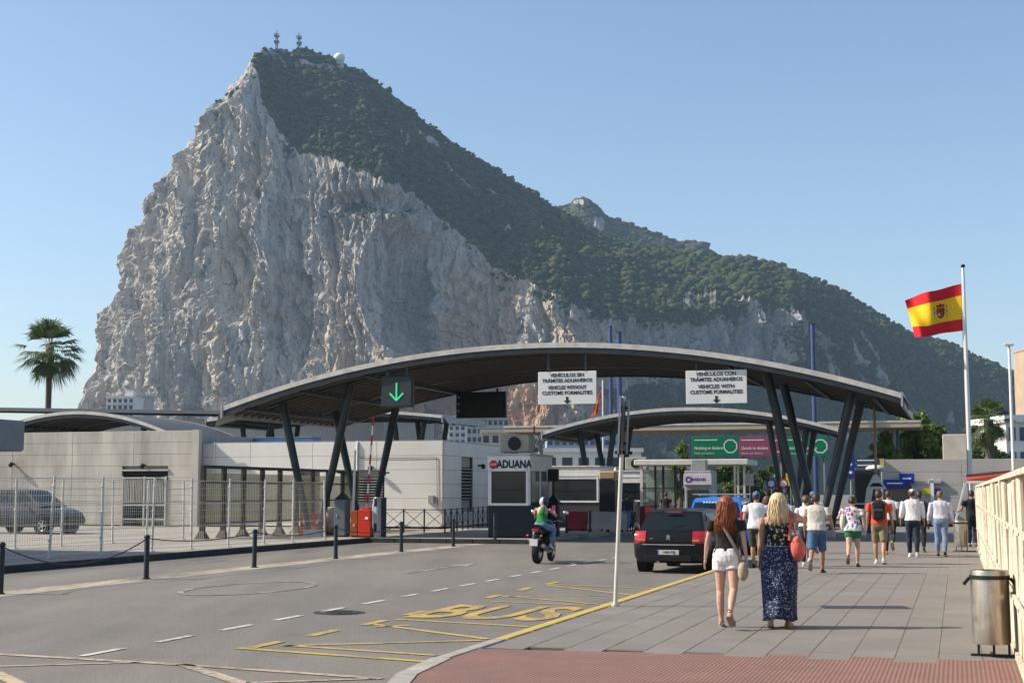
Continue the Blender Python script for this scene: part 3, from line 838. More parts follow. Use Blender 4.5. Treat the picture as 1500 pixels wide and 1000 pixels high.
can3 = canopy('canopy', 'arched canopy behind the long white building', -37.2, 80.0, 7.9, 6.25, 6.7, 8.0, 5.2, (1.5, 5.5), 16, arm=1.0)
can4 = canopy('canopy', 'dark arched canopy rising behind the stained concrete wall', -48.9, 71.5, 6.9, 4.75, 6.35, 8.0, 4.6, (1.5, 5.5), 16, arm=1.0, topm=mat('slate_roof', (.09, .10, .115), .6))
fl = thing('flat_canopy', 'thin flat tan canopy beyond the second arch', 'canopy', W((tr_at(745, 94) + tr_at(1352, 94)) / 2, 94, 0), SZ)
FLW = tr_at(1352, 94) - tr_at(745, 94)
MB().box((0, 2, 5.95), (FLW, 6, .35)).build('roof_slab', mat('tan_soffit', (.42, .36, .27), .8), fl)
MB().box((0, -1.02, 6.14), (FLW + .1, .04, .12)).build('roof_edge', M_fascia, fl)
for x in (-12, -6, 6, 12): MB().cyl((x, 2, 0), .18, 5.8, 12).build('column', M_grey, fl, True)

# ---- things hung from the main canopy
M_txt = mat('black_lettering', (.02, .02, .022), .6, var=.1)
M_sign = mat('white_sign_panel', (.66, .67, .66), .45, var=.08, vs=1.5)
M_signb = mat('black_sign_face', (.012, .012, .013), .35, var=.2)
def hang_sign(name, label, tx, r, zc, w, h, m, d=.08, roof=6.6):
    roof = 4.95 + 2.05 * (1 - ((tx + 14.3) / 12.6) ** 2) - .3
    root = thing(name, label, 'sign', W(tx, r, 0), SZ)
    MB().bbox((0, 0, zc), (w, d, h), .012).build('panel', m, root)
    for s in (-1, 1): MB().box((s * w * .32, .0, zc + h / 2 + (roof - zc - h / 2) / 2), (.09, .09, roof - zc - h / 2)).build('hanger', M_steel, root)
    return root
def arrow(root, x, y, z, s, m):
    b = MB(); b.extr([(x - s * .16, y, z + s * .5), (x + s * .16, y, z + s * .5), (x + s * .16, y, z), (x + s * .5, y, z), (x, y, z - s * .45), (x - s * .5, y, z), (x - s * .16, y, z)], (0, -.008, 0)); b.build('arrow', m, root)
RX = (R(90), 0, 0)
for (px0, px1, py0, py1, lab, l1) in ((789, 875, 544, 592, 'white hanging sign for vehicles without customs formalities', ('VEHÍCULOS SIN', 'TRÁMITES ADUANEROS', 'VEHICLES WITHOUT', 'CUSTOMS FORMALITIES')), (1007, 1097, 542, 591, 'white hanging sign for vehicles with customs formalities', ('VEHÍCULOS CON', 'TRÁMITES ADUANEROS', 'VEHICLES WITH', 'CUSTOMS FORMALITIES'))):
    t, z, w, h = place(px0, px1, py0, py1, 49.14)
    s = hang_sign('hanging_sign', lab, t, 49.14, z, w, h, M_sign, roof=6.55)
    s['group'] = 'white customs signs'
    for i, tx in enumerate(l1):
        zz = z + h * (.385 - (0, .165, .375, .54)[i])
        text(tx, .178, M_txt, s, (0, -.045, zz), RX, bold=.004, fit=w * (.86 if len(tx) > 17 else .66))
    arrow(s, 0, -.042, z - h * .385, .27, M_txt)
t, z, w, h = place(559, 603, 552, 595, 49.2)
s = hang_sign('lane_signal', 'dark square lane signal with a green lit arrow under the canopy', t, 49.2, z, w, h, mat('dark_signal_face', (.03, .04, .045), .5), .18, 6.3)
MB().bbox((0, .03, z), (w + .08, .16, h + .08), .02).build('housing', M_steel, s)
gm = NT('green_lamp'); gm.out((.02, .3, .12), .5); gm.b.inputs['Emission Color'].default_value = (.05, .8, .32, 1); gm.b.inputs['Emission Strength'].default_value = .45
b = MB()
for p, q in (((0, .33), (0, -.33)), ((-.27, -.06), (0, -.33)), ((.27, -.06), (0, -.33))):
    b.bar((p[0], -.1, z + p[1]), (q[0], -.1, z + q[1]), .06, .012, (0, 1, 0))
b.build('lit_arrow', gm.mat, s)
t, z, w, h = place(669, 742, 574, 612, 59.85)
s = hang_sign('matrix_sign', 'black unlit matrix display under the far edge of the canopy', t, 59.85, z, w, h, M_signb, .25, 6.5)
for i in range(3): MB().lathe([(.01, -.14), (.05, -.14), (.05, -.12)], 10, (-w / 2 + .13, 0, z + .35 - i * .3), 'Y').build('lamp', M_grey, s)
MB().box((.12, -.127, z), (w - .55, .01, h - .3)).build('display', mat('display_face', (.022, .022, .012), .3), s)
# green and purple customs boards over the far lane
gp = [(1015, 1083, (.0, .22, .13), 'octagon', 'Nothing to declare', 'Nada que declarar', 'green customs board with a white octagon beside the purple board'), (1084, 1151, (.30, .085, .19), 'square', 'Goods to declare', 'Bienes que declarar', 'purple customs board with a white square'), (1152, 1214, (.0, .22, .13), 'octagon', 'Nothing to declare', 'Nada que declarar', 'green customs board partly hidden behind the slanting columns')]
M_sgw = mat('white_sign_print', (.78, .78, .76), .5, var=.05)
for i, (a, b_, c, shp, l1, l2, lab) in enumerate(gp):
    t, z, w, h = place(a, b_, 639, 668, 84.5)
    s = thing('customs_board', lab, 'sign', W(t, 84.5, 0), SZ, 'green and purple customs boards')
    MB().bbox((0, 0, z), (w - .02, .12, h), .01).build('panel', mat('board_%s' % ('purple' if i == 1 else 'green'), c, .5, var=.12), s)
    for sx in (-1, 1): MB().box((sx * w * .4, .12, (z + h / 2) / 2), (.1, .1, z + h / 2)).build('post', M_grey, s)
    text(l1, .25, M_sgw, s, (-w * .45, -.066, z - .1), RX, bold=.006, align='LEFT', sx=.88)
    text(l2, .19, M_sgw, s, (-w * .45, -.066, z - .4), RX, align='LEFT', sx=.85)
    MB().box((-w * .2, -.064, z + .38), (w * .5, .006, .06)).build('print_line', M_sgw, s)
    fr = MB(); nn = 8 if shp == 'octagon' else 4; ra = .40 if nn == 8 else .47
    cx = w * .33
    pts = [(cx + ra * math.cos(2 * math.pi * (k + .5) / nn), z + ra * math.sin(2 * math.pi * (k + .5) / nn)) for k in range(nn)]
    for k in range(nn):
        p, q = pts[k], pts[(k + 1) % nn]; fr.bar((p[0], -.064, p[1]), (q[0], -.064, q[1]), .07, .01, (0, 1, 0))
    fr.build('emblem', M_sgw, s)

# ================================================================== buildings along the left
M_clad = mat('pale_cladding', (.68, .665, .63), .55, .05, var=.10, vs=.7, stretch=(1, 1, .5))
M_conw = mat('stained_concrete_panel', (.56, .53, .47), .85, col2=(.30, .28, .25), vs=.9, stretch=(1, 1, .22), bump=.2, bs=20)
M_dark = mat('dark_interior', (.018, .018, .02), .8)
M_louv = mat('louvre_blade', (.09, .095, .10), .5, .2)
M_glassd = glass('dark_window_glass', (.012, .016, .018), .06, 1.0)
def wall_panels(root, x0, x1, y, z0, z1, rows, cols, m, gaps=(), th=.08, face=-1, axis='x'):
    """cladding panels with open joints; gaps are openings (x0,x1,z0,z1) left free"""
    hz_ = (z1 - z0) / rows; wx = (x1 - x0) / cols
    for i in range(rows):
        for j in range(cols):
            segs = [(x0 + j * wx, x0 + (j + 1) * wx)]
            a0, a1 = z0 + i * hz_, z0 + (i + 1) * hz_
            for (g0, g1, h0, h1) in gaps:
                if a0 < h1 - .05 and a1 > h0 + .05:
                    ns = []
                    for (p, q) in segs:
                        if q <= g0 or p >= g1: ns.append((p, q)); continue
                        if p < g0 - .03: ns.append((p, g0))
                        if q > g1 + .03: ns.append((g1, q))
                    segs = ns
            for (p, q) in segs:
                if q - p < .06: continue
                c = ((p + q) / 2, y, (a0 + a1) / 2) if axis == 'x' else (y, (p + q) / 2, (a0 + a1) / 2)
                d = (q - p - .012, th, hz_ - .013) if axis == 'x' else (th, q - p - .012, hz_ - .013)
                MB().bbox(c, d, .01).build('wall_panel', m, root)
def louvre(root, x0, x1, z0, z1, y, n, axis='x'):
    mid = ((x0 + x1) / 2, y + .05, (z0 + z1) / 2) if axis == 'x' else (y - .05, (x0 + x1) / 2, (z0 + z1) / 2)
    d = (x1 - x0, .04, z1 - z0) if axis == 'x' else (.04, x1 - x0, z1 - z0)
    g = MB().box(mid, d).build('louvre', M_dark, root)
    for k in range(n):
        z = z0 + (k + .5) * (z1 - z0) / n
        if axis == 'x': b = MB().box(((x0 + x1) / 2, y - .01, z), (x1 - x0, .05, .03), M=Matrix.Rotation(.3, 3, 'X'))
        else: b = MB().box((y + .01, (x0 + x1) / 2, z), (.05, x1 - x0, .03), M=Matrix.Rotation(.3, 3, 'Y'))
        b.build('blade', mat('louvre_edge', (.42, .42, .41), .5, .1), g)
# long white building (front squared to the street at r = 64)
BR = 64.0
lb = thing('long_building', 'long white clad flat roofed building with dark louvres', 'building', W(-23.4, BR, 0), SZ)
MB().box((-6.9, 5.0, 2.03), (13.5, 9.6, 4.0)).build('core_wall', mat('core_grey', (.33, .32, .31), .8), lb)
MB().box((-6.85, 5.0, 4.12), (13.7, 9.9, .12)).build('roof', M_grey, lb)
lou = (tr_at(503, BR) + 23.4, tr_at(562, BR) + 23.4, z_at(530, 734, BR), z_at(530, 699, BR))
wn_ = (tr_at(440, BR) + 23.4, tr_at(468, BR) + 23.4, .5, z_at(450, 694, BR))
wall_panels(lb, -13.6, 0, 0.05, .05, 4.12, 6, 4, M_clad, [lou, wn_])
louvre(lb, *lou, .1, 9)
MB().box(((wn_[0] + wn_[1]) / 2, .1, (wn_[2] + wn_[3]) / 2), (wn_[1] - wn_[0], .05, wn_[3] - wn_[2])).build('window', glass('bronze_glass', (.06, .05, .03), .1, 1.0), lb)
sl = (2.6, 4.4, z_at(670, 732, 67.0), z_at(670, 684, 67.0))
wall_panels(lb, 0.06, 9.6, .0, .05, 4.12, 6, 2, M_clad, [sl], axis='y')
louvre(lb, *sl, -.04, 10, 'y')
def wall_lamp(root, loc, d=(0, -1, 0)):
    d = Vector(d); loc = Vector(loc)
    l = MB().tube([loc, loc + d * .18], .05, 8).build('wall_lamp', M_steelb, root, True)
    MB().ell(loc + d * .26 + Vector((0, 0, -.05)), (.12, .12, .14)).build('lamp_head', M_steelb, l, True)
for x_ in (-12.2, -4.4):
    MB().tube([(x_, -.04, .1), (x_, -.04, 4.0), (x_, .02, 4.15)], .045, 8).build('downpipe', M_clad, lb, True)
MB().tube([(-4.3, -.02, 3.35), (-2.0, -.02, 3.33), (-.3, -.02, 3.36), (-.25, -.02, 1.0)], .012, 5).build('cable', M_steelb, lb)
MB().bbox((-.55, -.06, 1.35), (.3, .14, .4), .02).build('meter_box', M_grey, lb)
wall_lamp(lb, (tr_at(545, BR) + 23.4, 0, z_at(545, 684, BR)))
wall_lamp(lb, (.05, 5.2, 3.05), (1, 0, 0))
# stained concrete wall further left
lw = thing('concrete_building', 'stained grey concrete building wall with a barred gate', 'building', W(-36.2, 63.3, 0), SZ)
MB().box((-9.0, 4.0, 2.32), (17.9, 7.6, 4.6)).build('core_wall', mat('core_grey', (.33, .32, .31), .8), lw)
gt = (tr_at(178, 63.3) + 36.2, tr_at(245, 63.3) + 36.2, .05, z_at(210, 690, 63.3))
wall_panels(lw, -18.0, 0, .05, .05, 4.78, 8, 5, M_conw, [gt])
MB().box((.0, .02, 2.4), (.35, .3, 4.8)).build('corner_pier', M_conw, lw)
MB().box(((gt[0] + gt[1]) / 2, .16, (gt[3]) / 2), (gt[1] - gt[0], .04, gt[3])).build('gate_recess', M_dark, lw)
gate = MB()
n_ = 26
gw = gt[1] - gt[0]
for s_ in (0, .5, 1): gate.box((gt[0] + gw * (.03 + .94 * s_), -.02, gt[3] * .46), (.09, .06, gt[3] * .9))
for zz in (.35, 1.05, gt[3] * .88): gate.box(((gt[0] + gt[1]) / 2, -.02, zz), (gw * .95, .05, .07))
gate.build('gate_frame', mat('cream_gate', (.46, .45, .40), .6), lw)
for k in range(n_):
    MB().box((gt[0] + gw * (.06 + .88 * k / (n_ - 1)), -.015, gt[3] * .66), (.035, .03, gt[3] * .46)).build('gate_bar', mat('cream_gate', (.46, .45, .40), .6), lw)
MB().box(((gt[0] + gt[1]) / 2, .0, gt[3] + .06), (gw + .1, .14, .08)).build('lintel', mat('cream_gate', (.46, .45, .40), .6), lw)
wall_lamp(lw, (gt[0] + gw * .5, 0, 3.05)); wall_lamp(lw, (tr_at(19, 63.3) + 36.2, 0, z_at(19, 679, 63.3)))
lr = thing('blue_roof_plant', 'low blue roof plant behind the white building parapet', 'roof plant', W(-34.5, 70, 4.19), SZ)
MB().bbox((0, 0, .2), (3.4, 1.2, .42), .03).build('casing', mat('blue_cladding', (.15, .25, .42), .6), lr)
MB().box((0, -.02, .43), (3.5, 1.3, .03)).build('lid', mat('blue_cladding2', (.2, .3, .45), .6), lr)
# camera on the far canopy roof
# grey kiosk roof at the left edge, throwing its shade on the pavement
kk = thing('kiosk_roof', 'flat grey kiosk roof cut off by the left edge', 'kiosk', W(-25.6, 26.5, 0), SZ)
MB().bbox((-3.8, 4.25, 3.30), (7.6, 8.5, .86), .03).build('fascia', mat('grey_fascia', (.20, .22, .24), .6, var=.12), kk)
MB().box((-3.8, 4.25, 2.862), (7.5, 8.4, .03)).build('trim', mat('fascia_trim', (.3, .24, .2), .7), kk)
for x in (-1.8, -7.2):
    for y in (.8, 4.4): MB().cyl((x, y, 0), .07, 2.87, 10).build('post', M_grey, kk, True)

# ================================================================== customs booth
def booth(name, label, t, r, w, d, h, sign, base_m, win=True, ac=True, group=None):
    root = thing(name, label, 'booth', W(t, r, 0), SZ, group)
    MB().bbox((0, d / 2, .60), (w, d, 1.2), .015).build('base', base_m, root)
    body = MB()
    body.box((0, d / 2 + .03, 1.2 + (h - 1.2) / 2), (w - .12, d - .12, h - 1.22))
    body.build('core_wall', M_dark if win else M_white, root)
    for s in (-1, 1):
        for y in (.06, d - .06): MB().box((s * (w / 2 - .06), y, 1.2 + (h - 1.2) / 2), (.12, .12, h - 1.22)).build('corner_post', M_white, root)
    MB().bbox((0, d / 2, h - .28), (w + .04, d + .04, .58), .015).build('sign_band', M_white, root)
    MB().bbox((0, d / 2, h + .05), (w + .14, d + .14, .08), .02).build('roof', M_fascia, root)
    pw = w - .26
    fr = MB().box((0, .0, 1.24), (w - .1, .1, .09)).build('window_sill', M_white, root)
    p = MB().box((0, .02, 1.9), (pw, .02, 1.18)).build('window', M_glassd, root)
    for s in (-1, 1): MB().box((s * (pw / 2 + .03), -.012, 1.9), (.07, .06, 1.26)).build('window_frame', M_white, p)
    MB().box((0, -.012, 2.51), (pw + .13, .06, .07)).build('window_frame', M_white, p)
    MB().box((0, .0, 1.78), (pw, .03, .035)).build('glazing_bar', M_steelb, p)
    for y0 in range(2):
        MB().box((w / 2 - .045, d * (.28 + .42 * y0), 1.9), (.03, d * .34, 1.18)).build('side_window', glass('booth_side_glass', (.10, .12, .12), .1, 1.0), root)
        MB().box((w / 2 - .02, d * (.49 + .42 * y0 - .42 * (y0 == 1) * .0), 1.9), (.06, .06, 1.2)).build('mullion', M_white, root)
    if ac:
        a = MB().bbox((.15, .6, h + .46), (1.15, .7, .66), .03).build('air_conditioner', mat('grey_ac_casing', (.36, .35, .30), .6), root)
        MB().lathe([(.02, 0), (.24, 0), (.26, -.02)], 16, (.15, .24, h + .46), 'Y').build('fan_grille', M_steelb, a)
    return root
r_b = 51.0
t, z, w, h = place(715, 776, 660, 790, r_b)
bo = booth('customs_booth', 'customs booth with ADUANA lettering and dark base', t, r_b, w, 3.0, 3.05, True, mat('navy_base', (.012, .018, .024), .5))
zz = z_at(745, 680, r_b)
text('ADUANA', .40, M_txt, bo, (.22, -.034, zz), RX, bold=.014, sx=.80)
rd = mat('stop_red', (.50, .02, .03), .45, var=.1)
e = MB(); e.lathe([(.005, -.03), (.165, -.03), (.165, -.015)], 20, (-.60, 0, zz), 'Y'); e = e.build('round_sign', rd, bo)
text('STOP', .11, M_sgw, e, (-.60, -.034, zz), RX, bold=.002, sx=.9)
booth('control_booth', 'pale control booth below the second canopy', -18.0, 68.0, 2.6, 3.0, 2.9, False, mat('grey_base', (.05, .05, .055), .6), ac=False)
booth('control_booth', 'small white booth between the slanting columns of the second canopy', -16.4, 74.0, 1.8, 2.2, 2.75, False, mat('dark_base', (.04, .04, .045), .6), ac=True)
# dark cabinet with a light top beside the far booth
cb_ = thing('black_cabinet', 'tall black tapered cabinet with a tan top behind the leaning pole', 'cabinet', W(tr_at(892, 62.0), 62.0, 0), SZ)
b = MB(); b.loft([[Vector((x * .28, y * .3, 0.0)) for x, y in ((-1, -1), (1, -1), (1, 1), (-1, 1))], [Vector((x * .35, y * .35, .5)) for x, y in ((-1, -1), (1, -1), (1, 1), (-1, 1))], [Vector((x * .35, y * .35, 2.25)) for x, y in ((-1, -1), (1, -1), (1, 1), (-1, 1))]]); b.build('body', M_steelb, cb_)
MB().bbox((0, 0, 2.44), (.74, .74, .36), .05).build('top_cap', mat('tan_cap', (.46, .33, .20), .6), cb_)

# ---- glazed toll shelter beyond, with its kiosk
def frame_shelter():
    root = thing('glazed_shelter', 'white flat roofed glazed shelter beyond the cars', 'shelter', W(tr_at(938, 70), 70.0, 0), SZ)
    w = tr_at(1090, 70) - tr_at(938, 70)
    zt = z_at(1000, 673, 70)
    MB().bbox((w / 2, 1.5, zt - .13), (w + .5, 3.6, .28), .03).build('roof', mat('offwhite_roof', (.62, .60, .55), .6), root)
    for i, x in enumerate((0.05, .75, 1.15, 1.75, w - .3, w)):
        MB().box((x, .1, (zt - .3) / 2), (.09 if i else .14, .12, zt - .3)).build('post', M_steelb if 0 < i < 4 else mat('offwhite_roof', (.62, .60, .55), .6), root)
    for a, b in ((.1, .7), (.8, 1.1), (1.2, 1.7)):
        MB().box(((a + b) / 2, .1, 1.6), (b - a, .03, 2.4)).build('pane', glass('shelter_glass', (.22, .26, .20), .08, .55), root)
    for z in (1.0, 1.9): MB().box((.9, .05, z), (1.7, .04, .04)).build('rail', M_steelb, root)
    return root
frame_shelter()
kt, kz, kw, kh = place(1003, 1042, 688, 742, 66.0)
ki = thing('toll_kiosk', 'grey kiosk with a purple ringed sign above its dark window', 'kiosk', W(kt, 66.0, 0), SZ)
MB().bbox((0, .8, 1.35), (kw, 1.6, 2.7), .03).build('body', M_grey, ki)
MB().box((0, -.02, 1.15), (kw - .25, .05, 1.3)).build('window', M_glassd, ki)
MB().bbox((0, -.03, 2.28), (kw + .06, .1, .5), .01).build('sign_panel', mat('pale_sign', (.60, .60, .64), .5), ki)
pm = mat('purple_print', (.12, .04, .30), .5)
e = MB(); e.lathe([(.08, -.09), (.15, -.09), (.15, -.08), (.08, -.08)], 16, (-kw * .34, 0, 2.28), 'Y', cap=False); e.build('ring_mark', pm, ki)
for k in range(8): MB().box((-kw * .20 + k * .085, -.083, 2.28), (.05, .008, .11 if k % 3 else .16)).build('print_mark', pm, ki)
MB().bbox((.0, .5, 2.96), (.55 * kw, .6, .5), .02).build('roof_unit', M_grey, ki)

# ================================================================== right-hand building, signs and stall
rb = thing('ticket_hall', 'long pale clad building with blue signs beyond the walkers', 'building', W(-3.75, 78, 0), SZ)
x1_ = 16
op = (tr_at(1294, 78) + 3.75, tr_at(1335, 78) + 3.75, .05, z_at(1315, 714, 78))
MB().box((x1_ / 2, 5.2, 1.68), (x1_ - .2, 10, 3.3)).build('core_wall', mat('core_grey', (.33, .32, .31), .8), rb)
wall_panels(rb, 0, x1_, .05, .05, 3.42, 5, 4, mat('warm_grey_cladding', (.40, .38, .355), .6, var=.12, vs=.6), [op])
MB().box(((op[0] + op[1]) / 2, .13, op[3] / 2), (op[1] - op[0], .05, op[3])).build('shutter', mat('brown_shutter', (.16, .125, .095), .7, var=.25, stretch=(1, 1, 8)), rb)
blk0, blk1 = tr_at(1383, 80) + 3.75, tr_at(1420, 80) + 3.75
MB().bbox(((blk0 + blk1) / 2, 2.6, 3.42 + .68), (blk1 - blk0, 1.6, 1.36), .03).build('roof_block', mat('cream_block', (.50, .45, .37), .7), rb)
M_blue = mat('blue_sign', (.012, .035, .30), .5, var=.12)
for a, b, c, d in ((1290, 1332, 702, 713), (1318, 1340, 693, 708)):
    t, z, w, h = place(a, b, c, d, 77.8); sg = MB().bbox((t + 3.75, -.12 - (.03 if a > 1300 else 0), z), (w, .06, h), .01).build('blue_sign', M_blue, rb)
    MB().box((t + 3.75, -.195, z), (w * .55, .01, h * .16)).build('print_mark', M_sgw, sg)
for px, c in ((1357, (.45, .42, .02)), (1372, (.07, .05, .30))):
    t, z, w, h = place(px - 6, px + 6, 715, 724, 77.8); MB().bbox((t + 3.75, -.05, z), (w, .04, h), .01).build('small_sign', mat('small_sign_%d' % px, c, .5), rb)
t, z, w, h = place(1363, 1368, 712, 765, 77.6); MB().box((t + 3.75, -.15, 1.2), (w, .1, 2.4)).build('downpipe', M_white, rb)
t, z, w, h = place(1360, 1380, 702, 708, 77.8); MB().bbox((t + 3.75, -.1, z), (w, .2, h), .03).build('wall_light', M_grey, rb)

st_ = thing('market_stall', 'small stall with a red awning at the end of the hoarding', 'stall', W(1.2, 50, 0), SZ)
b = MB(); b.loft([[Vector((-.9, -.9, 2.05)), Vector((.7, -.9, 2.05)), Vector((.7, .9, 2.25)), Vector((-.9, .9, 2.25))], [Vector((-.9, -.9, 2.09)), Vector((.7, -.9, 2.34)), Vector((.7, .9, 2.44)), Vector((-.9, .9, 2.29))]])
b.build('awning', mat('red_awning', (.42, .07, .035), .8, var=.2), st_)
MB().box((-.1, -.93, 2.02), (1.6, .02, .07)).build('awning_edge', M_white, st_)
for x, y in ((-.8, -.8), (.6, -.8), (-.8, .8), (.6, .8)): MB().cyl((x, y, 0), .03, 2.1, 8).build('post', M_white, st_, True)
MB().bar((-.95, -.95, 2.0), (-1.35, -1.0, .5), .06, .06).build('prop', M_white, st_)
# dark green hut and warning sign before it
hu = thing('green_hut', 'dark green slatted hut behind the slanting columns', 'hut', W(tr_at(1270, 62), 62.0, 0), SZ)
zt = z_at(1270, 688, 62)
MB().bbox((0, .5, zt / 2), (tr_at(1289, 62) - tr_at(1251, 62), 1.0, zt), .03).build('body', M_steel, hu)
for k in range(9): MB().box((-.42 + k * .105, -.03, zt - .75), (.05, .05, 1.2)).build('slat', M_steelb, hu)
MB().box((0, -.03, zt - 1.42), (1.0, .05, .06)).build('rail', M_grey, hu)
MB().ell((.35, .5, zt + .06), (.42, .5, .16)).build('cover', mat('pale_tarp', (.6, .62, .58), .7), hu, True)
ws = thing('warning_sign', 'tilted white board with a dark mark beside the slatted hut', 'sign', W(tr_at(1283, 58), 58.0, 0), SZ)
za_, zb_ = z_at(1283, 695, 58), z_at(1283, 716, 58)
b = MB(); b.extr([(-.08, 0, za_), (.08, 0, za_), (.42, 0, zb_), (-.36, 0, zb_)], (0, .03, 0)); b.build('panel', M_white, ws)
b = MB(); b.extr([(-.26, -.006, zb_ + .1), (.28, -.006, zb_ + .1), (.16, -.006, zb_ + .24), (-.1, -.006, zb_ + .24)], (0, .004, 0)); b.build('mark', M_txt, ws)
b = MB(); b.extr([(-.36, .02, zb_), (-.10, .02, zb_), (-.42, .02, 0.0), (-.62, .02, 0.0)], (0, .03, 0)); b.build('board_leg', M_white, ws)
MB().cyl((.02, .06, 0), .05, 5.9, 8).build('pole', mat('tan_pole', (.42, .27, .17), .6), ws, True)
ds = thing('direction_sign', 'blue direction sign board by the slanting columns', 'sign', W(tr_at(1273, 68), 68.0, 0), SZ)
z1, z2 = z_at(1273, 671, 68), z_at(1273, 684, 68)
for k, (za_, zb_) in enumerate(((z1, (z1 + z2) / 2 + .02), ((z1 + z2) / 2 - .02, z2))):
    p = MB().bbox((0, 0, (za_ + zb_) / 2), (1.5, .06, za_ - zb_), .01).build('panel', mat('slate_sign', (.035, .06, .11), .5), ds)
    MB().box((-.1, -.035, (za_ + zb_) / 2), (.8, .006, .05)).build('print_mark', M_sgw, p)
MB().box((.62, -.04, (z1 + z2) / 2), (.2, .02, (z1 - z2) * .85)).build('yellow_patch', mat('yellow_patch', (.5, .42, .06), .5), ds)
for x in (-.6, .6): MB().cyl((x, .06, 0), .04, z1, 8).build('post', M_grey, ds, True)
bs = thing('blue_column_sign', 'tall narrow blue sign beside the slanting columns', 'sign', W(tr_at(1247, 64), 64.0, 0), SZ)
z1, z2 = z_at(1247, 664, 64), z_at(1247, 700, 64)
MB().bbox((0, 0, (z1 + z2) / 2), (.36, .08, z1 - z2), .01).build('panel', M_blue, bs); MB().cyl((0, .06, 0), .04, z1, 8).build('post', M_grey, bs, True)
for k in range(3): MB().lathe([(.005, -.05), (.07, -.05), (.07, -.03)], 10, (0, 0, z2 + .25 + k * .35), 'Y').build('print_mark', M_sgw, bs)
# ================================================================== street furniture
M_galv = mat('galvanised_post', (.60, .59, .54), .5, .15, var=.2)
M_wire = mat('fence_wire', (.66, .64, .58), .5, .3, var=.15)
M_boll = mat('bollard_dark_paint', (.028, .033, .036), .45, .2, var=.35, vs=5)
M_chain = mat('chain_steel', (.05, .052, .055), .5, .5)
# ---- wire fences: each a run of bays; posts and wire panels are parts
def wire_fence(name, label, pts, h):
    root = thing(name, label, 'fence', W(*pts[0], 0), SZ)
    o0 = Vector((pts[0][0], pts[0][1], 0))
    L = [Vector((a, b, 0)) - o0 for a, b in pts]
    for i, p in enumerate(L):
        lean = Vector((random.uniform(-.05, .09), random.uniform(-.02, .04), 0))
        po = MB().tube([p, p + lean + Vector((0, 0, h + .06))], .035, 8).build('post', M_galv, root, True)
        for z in (.45, 1.15, 1.85): MB().bbox(p + lean * (z / h) + Vector((.0, -.045, z)), (.07, .05, .05), .008).build('clamp', M_galv, po)
        MB().box(p + Vector((0, 0, .008)), (.16, .16, .016)).build('foot_plate', M_galv, po)
    for a, b in zip(L[:-1], L[1:]):
        m = MB(); d = b - a; n = max(6, int(d.length / .10))
        for k in range(1, n):
            q = a + d * (k / n); m.bar(q + Vector((0, 0, .06)), q + Vector((0, 0, h)), .0038, .0038, (0, 1, 0))
        for z in (.08, .28, .48, .68, .72, .95, 1.15, 1.35, 1.39, 1.6, 1.8, h - .02):
            q_ = .016 if z in (.08, .68, 1.35, h - .02) else .007
            m.bar(a + Vector((0, 0, z)), b + Vector((0, 0, z)), q_, q_)
        m.build('wire_panel', M_wire, root)
wire_fence('wire_fence', 'white wire mesh fence along the dark kerb', [(-22.45, 26.6), (-22.45, 29.3), (-22.4, 31.8), (-22.3, 34.0), (-22.2, 36.4), (-21.9, 38.1), (-21.7, 40.0), (-21.6, 42.2), (-21.6, 44.3), (-21.7, 47.1)], 2.05)
wire_fence('wire_fence', 'inner white wire mesh fence in front of the parked grey car', [(-27.2, 34.6), (-27.2, 36.9), (-26.9, 38.8), (-27.0, 41.8), (-26.7, 43.4), (-26.6, 45.7)], 2.05)
# ---- bollards and chains
bp = thing('bollard', '', 'bollard')
MB().lathe([(.01, .0), (.055, .0), (.055, .80), (.045, .82), (.045, .84), (.062, .85), (.062, .90), (.04, .925), (.005, .93)], 14).build('shaft', M_boll, bp, True)
MB().lathe([(.01, .0), (.085, .0), (.08, .03), (.05, .035)], 14).build('base_collar', M_boll, bp, True)
spots = [(-16.41, 21.89, 'dark bollard cut off by the left edge of the view'), (-16.32, 26.57, 'dark bollard standing before the barred gate, chained on both sides'), (-16.33, 31.42, 'dark bollard in front of the glazed screen'), (-16.37, 36.27, 'dark bollard in front of the grey cabinet'), (-16.33, 41.02, 'dark bollard in front of the red cabinet and railing'), (-16.30, 45.68, 'dark bollard before the crossed railing'), (-15.9, 49.0, 'dark bollard before the customs booth base'), (-13.9, 58.66, 'dark bollard just behind the motorcycle rider'), (-13.9, 61.0, 'dark bollard between the motorcycle and the leaning pole'), (-13.9, 64.3, 'dark bollard by the tapered black cabinet')]
spots[7] = (tr_at(830, 57), 57.0, spots[7][2]); spots[8] = (tr_at(864, 58.5), 58.5, spots[8][2]); spots[9] = (tr_at(893, 60), 60.0, spots[9][2])
for i, (t, r, lab) in enumerate(spots):
    o = bp if i == 0 else copy_tree(bp)
    o.location = W(t, r, ROADZ if t > -17 and r < 48 else 0.0); o.rotation_euler = (random.uniform(-.012, .012), random.uniform(-.012, .012), SZ)
    tag(o, lab, 'bollard', 'bollards along the roadside')
for i in range(5):
    a = W(spots[i][0], spots[i][1], .72); b = W(spots[i + 1][0], spots[i + 1][1], .72); sag = (.42, .12, .14, .2, .2)[i]
    ch = MB(); pts = [a.lerp(b, k / 14) - Vector((0, 0, sag * 4 * (k / 14) * (1 - k / 14))) for k in range(15)]
    ch.tube(pts, .013, 6)
    lab = ('before the wire fence at far left', 'slung past the barred gate', 'slung past the glazed screen', 'slung past the grey cabinet', 'slung past the crossed railing')[i]
    tag(ch.build('chain', M_chain, None, True), 'dark chain between two bollards, ' + lab, 'chain', 'chains between bollards')

